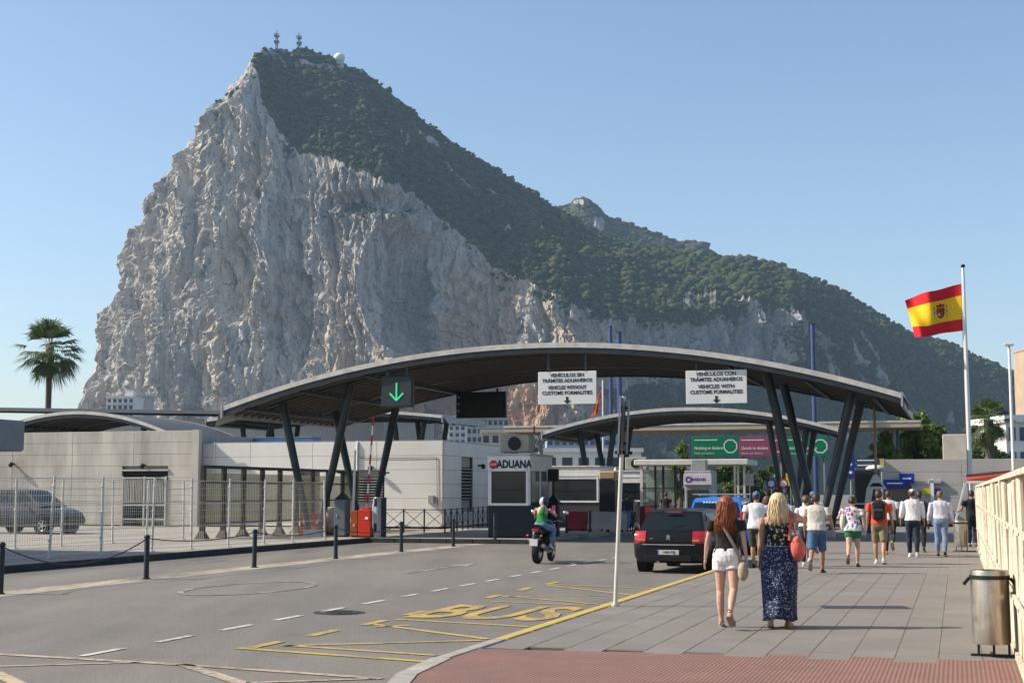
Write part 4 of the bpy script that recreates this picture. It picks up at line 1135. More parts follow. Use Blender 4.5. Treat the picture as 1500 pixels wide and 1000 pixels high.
# ---- brown glazed screen with flared posts
sc = thing('glazed_screen', 'dark brown glazed screen with flared posts behind the wire fence', 'screen', W(-26.3, 46.5, 0), SZ)
M_brn = mat('dark_brown_frame', (.035, .028, .024), .5, .1)
NP = 10; sp_ = 1.55
for k in range(NP):
    y = k * sp_; c = MB()
    c.loft([[Vector((x * a, y + b * b2, z)) for x, b in ((-1, -1), (1, -1), (1, 1), (-1, 1))] for a, b2, z in ((.22, .20, 0), (.09, .08, .28), (.08, .075, .6), (.08, .075, 2.62))])
    c.build('post', M_brn, sc)
    if k < NP - 1:
        MB().box((0, y + sp_ / 2, 1.45), (.012, sp_ - .14, 1.9)).build('pane', glass('tinted_pane', (.26, .24, .12), .08, .5), sc)
for z in (.55, 1.35, 2.05, 2.62): MB().box((.0, (NP - 1) * sp_ / 2, z), (.10, (NP - 1) * sp_ + .2, .06 if z < 2.5 else .12)).build('rail', M_brn, sc)
# ---- plastic barriers behind the screen
for i, (t, r, c, lab) in enumerate(((-24.6, 52.3, (.45, .03, .03), 'red plastic road barrier behind the wire fence'), (-24.1, 54.4, (.52, .10, .05), 'orange red plastic road barrier beside the column foot'))):
    b = thing('plastic_barrier', lab, 'barrier', W(t, r, 0), SZ, 'plastic barriers')
    q = MB(); q.loft([[Vector((x * .5, y * d, z)) for x, y in ((-1, -1), (1, -1), (1, 1), (-1, 1))] for d, z in ((.24, 0), (.24, .15), (.13, .35), (.11, .85))])
    q.build('body', mat('barrier_plastic_%d' % i, c, .5), b)
    for x in (-.28, .28): MB().bbox((x, -.15, .52), (.2, .06, .16), .02).build('recess', M_white, b)
# ---- island equipment by the left columns
def cab(name, label, cat, px, r, w, d, h, m):
    o = thing(name, label, cat, W(tr_at(px, r), r, 0), SZ); MB().bbox((0, d / 2, h / 2 + .04), (w, d, h), .025).build('body', m, o); MB().box((0, d / 2, .02), (w * .9, d * .9, .05)).build('plinth', M_steelb, o); return o
o = cab('grey_cabinet', 'tall grey steel cabinet with a pointed cap on the island', 'cabinet', 498, 50.2, .46, .5, 1.38, mat('slate_cabinet', (.13, .15, .17), .5, .2))
b = MB(); b.loft([[Vector((x * .23, .25 + y * .25, 1.42)) for x, y in ((-1, -1), (1, -1), (1, 1), (-1, 1))], [Vector((x * .03, .25 + y * .05, 1.68)) for x, y in ((-1, -1), (1, -1), (1, 1), (-1, 1))]]); b.build('cap', M_steelb, o)
MB().box((-.12, -.012, .8), (.03, .02, .12)).build('handle', M_galv, o)
o = cab('red_cabinet', 'bright red barrier motor cabinet on the island', 'cabinet', 534, 49.9, .50, .42, 1.0, mat('red_cabinet', (.52, .03, .015), .4, var=.12))
MB().box((.1, -.012, .72), (.12, .01, .09)).build('label_plate', M_sgw, o); MB().bbox((0, .21, 1.07), (.3, .3, .08), .02).build('lid', mat('red_cabinet', (.52, .03, .015), .4), o)
o = cab('rust_cabinet', 'brown orange cabinet beside the red one', 'cabinet', 519, 50.0, .30, .4, .96, mat('rust_cabinet', (.28, .07, .02), .5, var=.3)); MB().box((.0, -.012, .45), (.08, .01, .1)).build('label_plate', mat('yellow_patch', (.5, .42, .06), .5), o)
o = thing('ticket_post', 'round white and black ticket post right of the red cabinet', 'ticket machine', W(tr_at(554, 50.2), 50.2, 0), SZ)
MB().lathe([(.01, 0), (.2, 0), (.2, 1.42), (.15, 1.5), (.01, 1.5)], 20).build('body', mat('ticket_grey', (.30, .31, .33), .4, .2), o, True)
for z in (.25, 1.2): MB().box((-.02, -.2, z + .12), (.1, .03, .3)).build('slot', M_dark, o)
MB().box((-.13, -.17, .8), (.06, .04, .9)).build('stripe', M_white, o); MB().bbox((.21, .05, .75), (.12, .3, 1.5), .02).build('side_case', M_steelb, o)
o = thing('cream_tank', 'cream rounded water tank behind the grey cabinet', 'tank', W(tr_at(484, 53), 53.0, 0), SZ)
MB().lathe([(.01, .25), (.33, .25), (.36, .35), (.36, .95), (.3, 1.08), (.01, 1.1)], 20).build('body', mat('cream_plastic', (.60, .55, .42), .5), o, True); MB().box((0, 0, .13), (.8, .7, .24)).build('stand', mat('timber', (.28, .18, .09), .8), o)
def boom(name, label, px, r, ztop, lean, base_z=.9):
    o = thing(name, label, 'barrier', W(tr_at(px, r), r, 0), SZ, 'raised barrier arms')
    n = 10
    for k in range(n):
        a = Vector((lean * k / n, 0, base_z + (ztop - base_z) * k / n)); b = Vector((lean * (k + 1) / n, 0, base_z + (ztop - base_z) * (k + 1) / n))
        MB().bar(a, b, .06, .04, (0, 1, 0)).build('stripe', rd if k % 2 else M_white, o)
    MB().bbox((0, .1, base_z / 2), (.3, .3, base_z), .02).build('housing', M_steelb, o)
boom('barrier_arm', 'raised red and white barrier arm between the left columns', 537, 50.6, 4.6, .25)
boom('barrier_arm', 'raised red and white barrier arm beside the customs booth', 781, 52.0, 4.2, .05)
o = thing('pale_post', 'pale slim post leaning between the left columns', 'post', W(tr_at(517, 50.4), 50.4, 0), SZ); MB().tube([(0, 0, 0), (.08, 0, 3.3)], [.06, .045], 10).build('shaft', M_galv, o, True); MB().box((0, 0, .02), (.2, .2, .03)).build('foot_plate', M_galv, o)
for px, r, lab in ((502, 51.2, 'T shaped dark sensor post above the grey cabinet'), (562, 51.4, 'T shaped dark sensor post above the ticket post')):
    o = thing('sensor_post', lab, 'post', W(tr_at(px, r), r, 0), SZ, 'sensor posts'); z = z_at(px, 692, r)
    MB().cyl((0, 0, 0), .03, z, 8).build('shaft', M_steelb, o, True); MB().box((0, 0, z), (.42, .1, .06)).build('crossbar', M_steelb, o); MB().bbox((.05, -.04, z - .07), (.1, .1, .09), .02).build('sensor', M_steelb, o)
o = thing('intercom_post', 'dark intercom post at the side of the customs booth', 'post', W(tr_at(811, 53.5), 53.5, 0), SZ)
MB().bbox((0, 0, .65), (.42, .3, 1.3), .04).build('pedestal', M_steelb, o); MB().cyl((0, 0, 1.3), .03, 1.0, 8).build('shaft', M_steelb, o, True); MB().bbox((0, -.02, 2.35), (.42, .16, .48), .02).build('display', M_steelb, o)
b = MB(); b.loft([[Vector((x * .25, y * .18, 1.3)) for x, y in ((-1, -1), (1, -1), (1, 1), (-1, 1))], [Vector((x * .03, y * .03, 1.62)) for x, y in ((-1, -1), (1, -1), (1, 1), (-1, 1))]]); b.build('cap', M_steelb, o)
# ---- railings with crossed bars
def railing(label, pts, bays):
    a, b = Vector((*pts[0], 0)), Vector((*pts[1], 0)); o = thing('railing', label, 'railing', W(*pts[0], 0), SZ, 'crossed bar railings')
    d = (b - a) / bays
    for k in range(bays + 1): MB().box(d * k + Vector((0, 0, .5)), (.05, .05, 1.0)).build('post', M_steelb, o)
    for z in (.18, .96): MB().bar(Vector((0, 0, z)), d * bays + Vector((0, 0, z)), .035, .035).build('rail', M_steelb, o)
    for k in range(bays):
        MB().bar(d * k + Vector((0, 0, .2)), d * (k + 1) + Vector((0, 0, .94)), .02, .02).build('cross_bar', M_steelb, o)
        MB().bar(d * k + Vector((0, 0, .94)), d * (k + 1) + Vector((0, 0, .2)), .021, .021).build('cross_bar', M_steelb, o)
railing('dark crossed bar railing in front of the long white building', [(tr_at(562, 56.5), 56.5), (tr_at(652, 56.5), 56.5)], 3)
railing('dark crossed bar railing receding towards the customs booth', [(tr_at(652, 56.5), 56.5), (tr_at(714, 68), 68.0)], 8)
# ---- white and red concrete barriers beyond the motorcycle
for px, r, c, lab in ((846, 61, (.34, .03, .05), 'dark red water filled barrier beyond the motorcycle'), (876, 61, (.50, .48, .45), 'white concrete barrier beyond the motorcycle'), (902, 60, (.50, .48, .45), 'white concrete barrier behind the leaning pole')):
    o = thing('road_barrier', lab, 'barrier', W(tr_at(px, r), r, 0), SZ, 'road barriers by the booths'); q = MB()
    q.loft([[Vector((x * .5, y * d, z)) for x, y in ((-1, -1), (1, -1), (1, 1), (-1, 1))] for d, z in ((.28, 0), (.27, .12), (.13, .35), (.10, .85))]); q.build('body', mat('barrier_%d' % int(c[0] * 100), c, .7), o)
    for x in (-.3, .3): MB().box((x, -.2, .06), (.16, .24, .09)).build('lifting_slot', M_dark, o)
co = thing('traffic_cone', 'orange traffic cone beyond the black car', 'cone', W(tr_at(932, 62), 62.0, ROADZ), SZ)
MB().lathe([(.01, .04), (.15, .04), (.03, .72), (.005, .73)], 16).build('cone', mat('cone_orange', (.62, .12, .02), .5), co, True); MB().lathe([(.098, .34), (.102, .32), (.07, .50), (.066, .51)], 16).build('band', M_white, co, True); MB().bbox((0, 0, .02), (.38, .38, .04), .01).build('base', mat('cone_orange', (.62, .12, .02), .5), co)
pbx = thing('red_sign_stand', 'red and white sign stand beyond the black car', 'sign', W(tr_at(945, 62), 62.0, ROADZ), SZ); MB().box((0, 0, .75), (.5, .05, .9)).build('panel', mat('deep_red', (.28, .03, .04), .6), pbx); MB().box((.2, -.03, .55), (.12, .01, .5)).build('stripe', M_white, pbx)
for x in (-.2, .2): MB().box((x, 0, .15), (.04, .4, .3)).build('leg', M_steelb, pbx)

# ---- leaning sign pole, plates seen edge on
lp = thing('leaning_sign_pole', 'leaning grey pole carrying two sign plates seen edge on', 'sign pole', W(-4.92, 20.97, 0), SZ)
base = Vector((0, 0, 0)); top = Vector((.16, 0, 3.12))
MB().tube([base, top], .032, 12).build('pole', M_galv, lp, True)
dirv = top.normalized(); fwd = Vector((math.sin(RA), math.cos(RA), 0)); fwd = Vector((math.tan(RA) * -.0, 1, 0))
vw = Vector((-.235, .97, 0)).normalized()                     # plates lie along the line of sight
vw = (Matrix.Rotation(RA, 3, 'Z') @ Vector((W(-4.92, 20.97).x, W(-4.92, 20.97).y, 0))).normalized()
sd = vw.cross(dirv).normalized()
for k, (off, za_, zb_) in enumerate(((-.055, 2.26, 3.12), (.075, 2.26, 3.07))):
    p = MB(); c = dirv * ((za_ + zb_) / 2) + sd * off
    p.bar(c - dirv * ((zb_ - za_) / 2), c + dirv * ((zb_ - za_) / 2), .028, .62, vw); p.build('sign_plate', mat('plate_back_grey', (.42, .43, .44), .45, .4) if k == 0 else mat('plate_grey_dark', (.22, .23, .24), .5, .4), lp)
for z in (2.42, 2.95):
    MB().bar(dirv * z - sd * .07, dirv * z + sd * .09, .05, .04).build('bracket', M_steelb, lp)
MB().bar(dirv * 2.28 + sd * -.1, dirv * 2.28 + sd * .16, .06, .05).build('bracket', M_steelb, lp)
MB().cyl((0, 0, 0), .06, .03, 12).build('foot_collar', M_galv, lp, True)

# ---- litter bins
def bin_(label, t, r):
    o = thing('litter_bin', label, 'bin', W(t, r, 0), SZ, 'steel litter bins')
    m = NT('stained_stainless_steel') if 'stained_stainless_steel' not in MC else None
    if m:
        v = m.mapping((1, 1, .12)); c = m.mix(m.ramp(m.noise(9, 5, .6, v), [(.35, 0), (.65, 1)]), (.50, .48, .44), (.30, .27, .22))
        c = m.mix(m.math('MULTIPLY', m.ramp(m.noise(5, 6, .7), [(.52, 0), (.68, 1)]), .7), c, (.28, .23, .16))
        m.out(c, m.math('MULTIPLY_ADD', m.noise(6, 5, .6), .5, .12), None, .85); MC['stained_stainless_steel'] = m.mat
    MB().lathe([(.02, .13), (.185, .13), (.192, .16), (.192, .86), (.186, .88), (.175, .88), (.172, .60), (.02, .58)], 32).build('drum', MC['stained_stainless_steel'], o, True)
    MB().lathe([(.197, .79), (.203, .79), (.203, .83), (.197, .83)], 32, cap=False).build('bag_band', M_steelb, o, True)
    for s in (-1, 1):
        MB().bar((s * .20, -.02, .80), (s * .26, -.03, .73), .03, .03).build('latch', M_steelb, o)
    fr = MB()
    for x in (-.13, .02, .17): fr.box((x, 0, .065), (.025, .025, .13))
    fr.box((.1, 0, .012), (.62, .03, .024)); fr.box((0, .1, .012), (.03, .3, .024)); fr.build('stand', M_steelb, o)
    return o
bin_('stained steel litter bin in the near right corner', .29, 15.75)
bin_('steel litter bin far along the cream hoarding', .05, 43.3)

# ---- cream corrugated hoarding on the right
hd = thing('hoarding', 'rust stained cream corrugated metal hoarding along the pavement', 'hoarding', W(.60, 8.0, 0), SZ)
def rusty():
    n = NT('rusty_cream_sheet')
    g = n.geo(); v = n.mapping((1, 1, .2), src=g)
    c = n.mix(n.ramp(n.noise(1.4, 5, .6, g), [(.35, 0), (.65, 1)]), (.66, .60, .49), (.56, .49, .37))
    c = n.mix(n.math('MULTIPLY', n.ramp(n.noise(3.2, 6, .7, v), [(.52, 0), (.66, 1)]), .7), c, (.40, .22, .09))
    c = n.mix(n.math('MULTIPLY', n.ramp(n.noise(5, 6, .75, g), [(.57, 0), (.66, 1)]), .9), c, (.27, .12, .045))
    c = n.mix(n.math('MULTIPLY', n.ramp(n.noise(2.0, 4, .7, g), [(.62, 0), (.74, 1)]), .6), c, (.82, .79, .72))
    return n.out(c, .7, n.bump(n.noise(14, 4, .7, g), .25, .01))
M_rust = rusty()
pme = [MB().bbox((0, 0, .93 + dz), (.05, .36, 1.76 + 2 * dz), .012).mesh('pale', M_rust) for dz in (0, .012, -.015)]
for k in range(75):
    o = link('pale', pme[k % 3], hd, (-.03 + random.uniform(-.014, .014), .25 + k * .505, random.uniform(-.035, .03))); o.rotation_euler = (random.uniform(-.02, .02), random.uniform(-.022, .022), random.uniform(-.07, .07))
MB().box((.045, 19.0, .93), (.02, 38, 1.7)).build('backing_sheet', mat('rust_backing', (.22, .13, .07), .9, var=.4, vs=2, stretch=(1, 1, .3)), hd)
for z in (.62, 1.32): MB().box((-.085, 18.6, z), (.035, 37.2, .05)).build('rail', M_rust, hd)
MB().box((-.03, 18.6, 1.86), (.12, 37.2, .05)).build('top_rail', M_rust, hd)
MB().box((-.02, 18.6, .03), (.14, 37.2, .07)).build('bottom_rail', M_rust, hd)
MB().box((.02, 38.05, .93), (.1, .06, 1.86)).build('end_post', M_rust, hd)
pa = mat('faded_notice', (.60, .57, .58), .8, col2=(.42, .38, .45), vs=20)
for y, z, w, h in ((7.75, 1.46, .30, .42), (24.0, 1.45, .3, .4)): MB().box((-.07, y, z), (.008, w, h)).build('notice', pa, hd)
for k in range(60):
    MB().lathe([(.002, .0), (.018, .0), (.018, .02)], 6, (-.11, 1 + k * .6, 1.32 if k % 2 else .62), 'X').build('bolt', mat('rust_bolt', (.2, .11, .06), .8), hd)

# ---- flagpole and flag
fp = thing('flagpole', 'tall white flagpole behind the hoarding', 'flagpole', W(.5, 60, 0), SZ)
MB().tube([(0, 0, 0), (0, 0, 5), (0, 0, 10.75)], [.115, .095, .055], 16).build('pole', mat('white_pole', (.74, .74, .72), .4, var=.12, vs=1, stretch=(1, 1, .3)), fp, True)
MB().ell((0, 0, 10.82), (.09, .09, .08)).build('finial', M_steelb, fp, True)
MB().tube([(-.09, -.06, 1.2), (-.10, -.07, 9.6)], .008, 5).build('halyard', M_steelb, fp)
MB().cyl((0, 0, 0), .22, .3, 16).build('base', M_grey, fp, True)
def flagpt(u, v):
    """u 0 at the pole to 1 at the fly, v 0 bottom to 1 top; metres in the flag's own frame"""
    x = -.08 - 2.33 * u + .10 * u * u
    dr = -.62 * u ** 1.15 * v - .26 * u * (1 - v) + .07 * math.sin(7 * u + 2.2 * v) * u
    z = 8.18 + 1.92 * v + dr * 1.0 + (.0 if v > .5 else 0)
    x += .35 * u * u * (1 - v) * (1 if True else 0)
    y = .30 * math.sin(6.5 * u + 1.6 * v) * (u ** .7) + .16 * math.sin(13 * u - 3 * v) * u - .25 * u
    return Vector((x, y, z))
M_fr = mat('flag_red', (.58, .012, .02), .75, var=.1); M_fy = mat('flag_yellow', (.80, .50, .012), .75, var=.08)
for m in (M_fr, M_fy): pass
fo = thing('flag', 'red and yellow striped national flag flying from the white pole', 'flag', W(.5, 60, 0), SZ)
def strip(v0, v1, m, nm):
    b = MB(); NU_, NV_ = 44, 8
    g0 = [[flagpt(i / NU_, v0 + (v1 - v0) * j / NV_) for j in range(NV_ + 1)] for i in range(NU_ + 1)]
    b.add([p for r_ in g0 for p in r_], [(i * (NV_ + 1) + j, (i + 1) * (NV_ + 1) + j, (i + 1) * (NV_ + 1) + j + 1, i * (NV_ + 1) + j + 1) for i in range(NU_) for j in range(NV_)])
    return b.build(nm, m, fo, 'all')
strip(0, .25, M_fr, 'red_stripe'); strip(.25, .75, M_fy, 'yellow_stripe'); strip(.75, 1, M_fr, 'red_stripe')
M_em = mat('emblem_red', (.30, .035, .03), .8); M_em2 = mat('emblem_silver', (.45, .36, .30), .8)
def patch(poly, m, off, nm):
    for s in (-1, 1):
        vs = []
        for u, v in poly:
            p = flagpt(u, v); n_ = (flagpt(u + .01, v) - p).cross(flagpt(u, v + .01) - p).normalized(); vs.append(p + n_ * (off * s))
        MB().add(vs, [tuple(range(len(vs)))]).build(nm, m, fo)
cu_, cv_ = .38, .49
shp = lambda pts, sx=1, du=0, dv=0: [(cu_ + du + a * .105 * sx, cv_ + dv + b * .16) for a, b in pts]
patch(shp([(-.7, .6), (.7, .6), (.72, -.2), (.45, -.75), (0, -.95), (-.45, -.75), (-.72, -.2)]), M_em, .006, 'crest_shield')
patch(shp([(-.62, .02), (-.08, .02), (-.08, .52), (-.62, .52)]), M_em2, .009, 'crest_quarter'); patch(shp([(.08, -.6), (.5, -.45), (.6, -.1), (.08, -.1)]), M_em2, .009, 'crest_quarter')
patch(shp([(-.62, .68), (.62, .68), (.75, 1.15), (.35, 1.0), (0, 1.3), (-.35, 1.0), (-.75, 1.15)]), M_em, .006, 'crest_crown')
for s in (-1, 1):
    patch(shp([(s * 1.05 - .1, -.8), (s * 1.05 + .1, -.8), (s * 1.05 + .1, .55), (s * 1.05 - .1, .55)]), M_em2, .006, 'crest_pillar'); patch(shp([(s * 1.05 - .2, .6), (s * 1.05 + .2, .6), (s * 1.05, .85)]), M_em, .006, 'crest_pillar_top'); patch(shp([(s * .85 - .05, .25), (s * 1.25, .0), (s * 1.25, -.15), (s * .85 - .05, .1)]), M_em, .008, 'crest_ribbon')

# ---- tall blue masts, lamp post, second flag
M_bm = mat('blue_mast', (.055, .08, .19), .4, .1, var=.15)
for px, py, r, rad, lab in ((896, 479, 98, .17, 'slim blue mast rising behind the canopy top'), (909, 488, 98, .24, 'thicker blue mast next to the slim one behind the canopy'), (1196, 476, 92, .20, 'lone tall blue mast behind the right half of the canopy'), (1316, 618, 96, .22, 'short blue mast among the green trees')):
    o = thing('blue_mast', lab, 'mast', W(tr_at(px, r), r, 0), SZ, 'blue masts'); z = z_at(px, py, r)
    MB().tube([(0, 0, 0), (0, 0, z)], [rad * .8, rad * .76], 16).build('mast', M_bm, o, True); MB().cyl((0, 0, 0), rad * 1.6, .2, 16).build('base_flange', M_steelb, o, True); MB().cyl((0, 0, z), rad * .8, .08, 16).build('cap', M_steelb, o, True)
o = thing('lamp_post', 'slim white lamp post near the right edge', 'lamp post', W(tr_at(1486, 70), 70.0, 0), SZ); z = z_at(1486, 506, 70)
MB().tube([(0, 0, 0), (0, 0, z)], [.09, .06], 10).build('pole', M_white, o, True); MB().bbox((0, 0, z + .05), (.42, .3, .12), .03).build('lamp_head', M_galv, o)
o = thing('hanging_flag', 'limp red and yellow flag beside the white hanging sign', 'flag', W(tr_at(884, 88), 88.0, 0), SZ); z = z_at(884, 566, 88)
MB().cyl((0, 0, 0), .05, z + .4, 8).build('pole', M_white, o, True)
for k, (a, m) in enumerate(((0, M_fr), (.22, M_fy), (.4, M_fr))):
    b = MB(); b.loft([[Vector((-.05 - .05 * i - a * (.25 + .09 * i), .06 * math.sin(i * 1.3 + k) + s * .02, z - i * .28 - a * .6)) for s, a_ in ((-1, 0), (1, 0))] + [Vector((-.05 - .05 * i - (a + .2) * (.25 + .09 * i), .06 * math.sin(i * 1.3 + k) + s * .02, z - i * .28 - (a + .2) * .6)) for s in (1, -1)] for i in range(7)]); b.build('cloth_fold', m, o, True)
for px0, py0, px1, py1 in (): pass
# stay cables by the right columns
# ---- far signs seen between the walkers
for px, py, c, lab in ((1130, 708, (.70, .70, .70), 'small round traffic sign above the walkers'), (1158, 702, (.55, .52, .02), 'yellow square sign above the walkers'), (1148, 708, (.6, .6, .6), 'round red rimmed traffic sign beside the yellow sign'), (1098, 702, (.55, .55, .55), 'grey rectangular sign above the man in the blue cap')):
    r = 72; t = tr_at(px, r); z = z_at(px, py, r); o = thing('traffic_sign', lab, 'sign', W(t, r, 0), SZ, 'small traffic signs')
    MB().cyl((0, .05, 0), .035, z, 8).build('post', M_galv, o, True)
    if 'round' in lab:
        MB().lathe([(.005, -.02), (.24, -.02), (.24, .02), (.005, .02)], 18, (0, 0, z), 'Y').build('rim', rd if 'red' in lab else M_blue, o); MB().lathe([(.005, -.03), (.16, -.03), (.16, -.02)], 18, (0, 0, z), 'Y').build('face', mat('sign_face_white', (.7, .7, .7), .5), o)
    else: MB().bbox((0, 0, z), (.42, .04, .62), .01).build('panel', mat('sign_%d' % px, c, .5), o)
# ================================================================== trees, palms and the town at the mountain's foot
def leaf_material(name, a, b):
    n = NT(name)
    r = n.new('ShaderNodeAttribute', attribute_name='tone').outputs['Fac']
    c = n.mix(r, a, b)
    n.out(c, .55); n.b.inputs['Specular IOR Level'].default_value = .35
    n.b.inputs['Subsurface Weight'].default_value = 0.0
    tr = n.new('ShaderNodeBsdfTranslucent'); mx = n.new('ShaderNodeMixShader'); mx.inputs[0].default_value = .25
    n.ln(c, tr.inputs['Color']); n.ln(n.b.outputs[0], mx.inputs[1]); n.ln(tr.outputs[0], mx.inputs[2])
    n.ln(mx.outputs[0], n.t.nodes['Material Output'].inputs['Surface'])
    return n.mat
M_leaf = leaf_material('tree_leaves', (.075, .13, .022), (.23, .31, .05))
M_leafd = leaf_material('dark_tree_leaves', (.035, .068, .016), (.12, .175, .036))
M_palm = leaf_material('palm_leaves', (.048, .080, .020), (.15, .19, .055))
M_bark = mat('bark', (.13, .10, .075), .9, var=.4, vs=6, stretch=(1, 1, .3), bump=.5, bs=20)
def leaf_mesh(name, C, size, m, tone, up=.3):
    k = len(C)
    N = rng.normal(size=(k, 3)); N[:, 2] += up; N /= np.linalg.norm(N, axis=1)[:, None]
    A = np.cross(N, rng.normal(size=(k, 3))); A /= np.linalg.norm(A, axis=1)[:, None]; B = np.cross(N, A)
    s = size * np.exp(rng.normal(size=k) * .3)
    A = A * (s * 1.0)[:, None]; B = B * (s * .55)[:, None]
    V = np.stack([C - A, C - B * .9 + A * .1, C + A, C + B * .9 + A * .1], 1).reshape(-1, 3)
    me = bpy.data.meshes.new(name)
    me.vertices.add(len(V)); me.vertices.foreach_set('co', V.reshape(-1).astype(np.float32))
    me.loops.add(4 * k); me.loops.foreach_set('vertex_index', np.arange(4 * k, dtype=np.int32))
    me.polygons.add(k); me.polygons.foreach_set('loop_start', np.arange(0, 4 * k, 4, dtype=np.int32))
    me.update(calc_edges=True)
    a = me.attributes.new('tone', 'FLOAT', 'POINT'); a.data.foreach_set('value', np.repeat(tone, 4).astype(np.float32))
    me.materials.append(m)
    return me
def tree(label, px, r, py_top, halfw_px, leafm, n_clump=26, leaves=150, z0f=.30, group='trees beyond the border buildings'):
    t = tr_at(px, r); H = z_at(px, py_top, r); hw = (tr_at(px + halfw_px, r) - tr_at(px, r))
    o = thing('tree', label, 'tree', W(t, r, 0), random.uniform(0, 6), group)
    tb = MB(); tips = []
    tb.tube([(0, 0, -.1), (.05, .03, H * .2), (.0, .08, H * .42)], [.24, .18, .13], 8)
    for k in range(n_clump):
        a = random.uniform(0, 2 * math.pi); q = random.random() ** .5
        zz = H * (z0f + (1 - z0f) * random.random()); prof = math.sin(math.pi * min(1, max(.08, (zz / H - z0f) / (1 - z0f) * .85 + .12))) ** .6
        tips.append(Vector((hw * q * prof * math.cos(a), hw * q * prof * math.sin(a), zz - .25)))
    for k in range(0, n_clump, 2):
        p = tips[k]; tb.tube([(0, .05, H * .3), p * .5 + Vector((0, 0, H * .18)), p], [.10, .05, .02], 5)
    tb.build('trunk', M_bark, o, True)
    C = []; T = []
    for p in tips:
        rr = random.uniform(.5, 1.0) * hw * .42
        d = rng.normal(size=(leaves, 3)); d /= np.linalg.norm(d, axis=1)[:, None]
        rad = rr * rng.random(leaves) ** .45
        C.append(np.array(p) + d * rad[:, None] * [1, 1, .75]); T.append(np.clip(random.uniform(.2, .8) + .2 * rng.normal(size=leaves), 0, 1))
    link('crown', leaf_mesh('crown', np.concatenate(C), .17, leafm, np.concatenate(T)), o)
    return o
tree('bright green broad tree right of the canopy tip', 1345, 100, 604, 44, M_leaf, 60, 260)
tree('spiky light green tree behind the tan pole', 1300, 96, 632, 28, M_leaf, 36, 200)
tree('low dark green tree left of the cream roof block', 1378, 108, 640, 40, M_leaf, 40, 220)
tree('green tree just left of the green customs board', 996, 104, 644, 19, M_leaf, 16, 140)
tree('dark green tree behind the palm at the right', 1432, 112, 648, 50, M_leafd, 44, 220)
tree('dark leafy tree seen through the far lane opening', 1075, 112, 676, 34, M_leafd, 24, 150, .1)
tree('dark leafy tree filling the far lane behind the columns', 1128, 114, 678, 34, M_leafd, 24, 150, .1)
def palm(label, px, r, py_top, py_crown, hw_px, nf=46, seed=1, skirt=True):
    t = tr_at(px, r); H = z_at(px, py_crown, r); hw = tr_at(px + hw_px, r) - tr_at(px, r)
    rs = random.Random(seed)
    o = thing('palm_tree', label, 'palm tree', W(t, r, 0), 0.4, 'fan palms')
    MB().tube([(0, 0, -.1), (.03, 0, H * .5), (0, .02, H)], [.34, .27, .30], 12).build('trunk', mat('palm_trunk', (.12, .095, .075), .95, var=.45, vs=3, stretch=(1, 1, 4), bump=.6, bs=8), o, True)
    if skirt: MB().ell((0, 0, H - .15), (.42, .42, .55)).build('fibre_skirt', mat('palm_fibre', (.26, .15, .075), .95, var=.4, vs=9), o, True)
    V = []; Fc = []; T = []
    for k in range(nf):
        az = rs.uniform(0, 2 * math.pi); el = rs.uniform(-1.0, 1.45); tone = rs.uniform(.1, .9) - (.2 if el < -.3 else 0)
        d = Vector((math.cos(az) * math.cos(el), math.sin(az) * math.cos(el), math.sin(el)))
        st_len = hw * rs.uniform(.45, .6); c = Vector((0, 0, H)) + d * st_len - Vector((0, 0, .12 * st_len))
        side = d.cross(Vector((0, 0, 1)))
        side = side.normalized() if side.length > .1 else Vector((1, 0, 0)); nrm = side.cross(d)
        # stalk
        i0 = len(V); w = .02
        base = Vector((0, 0, H - .1)); V += [base - side * w, base + side * w, c + side * w, c - side * w]; Fc.append((i0, i0 + 1, i0 + 2, i0 + 3)); T += [tone * .7] * 4
        nb = 19
        for b in range(nb):
            a = (b / (nb - 1) - .5) * 2.7
            L = hw * rs.uniform(.42, .58) * (1 - .22 * abs(a))
            dd = (d * math.cos(a) + side * math.sin(a)).normalized()
            m_ = c + dd * L * .6 - Vector((0, 0, .04 * L)) + nrm * .04; tip = c + dd * L - Vector((0, 0, L * rs.uniform(.16, .42)))
            x = nrm.cross(dd).normalized() * .045 * hw / 2.4
            i0 = len(V); V += [c, m_ - x, tip, m_ + x]; Fc.append((i0, i0 + 1, i0 + 2, i0 + 3)); T += [min(1, max(0, tone + rs.uniform(-.1, .1)))] * 4
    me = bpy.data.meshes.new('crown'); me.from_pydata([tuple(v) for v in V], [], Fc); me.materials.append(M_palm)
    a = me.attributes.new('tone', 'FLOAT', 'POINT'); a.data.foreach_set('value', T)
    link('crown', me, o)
palm('tall fan palm against the sky left of the mountain', 66, 118, 465, 510, 48, 64, 3)
palm('fan palm behind the ticket hall near the right edge', 1452, 92, 580, 614, 42, 64, 8, False)

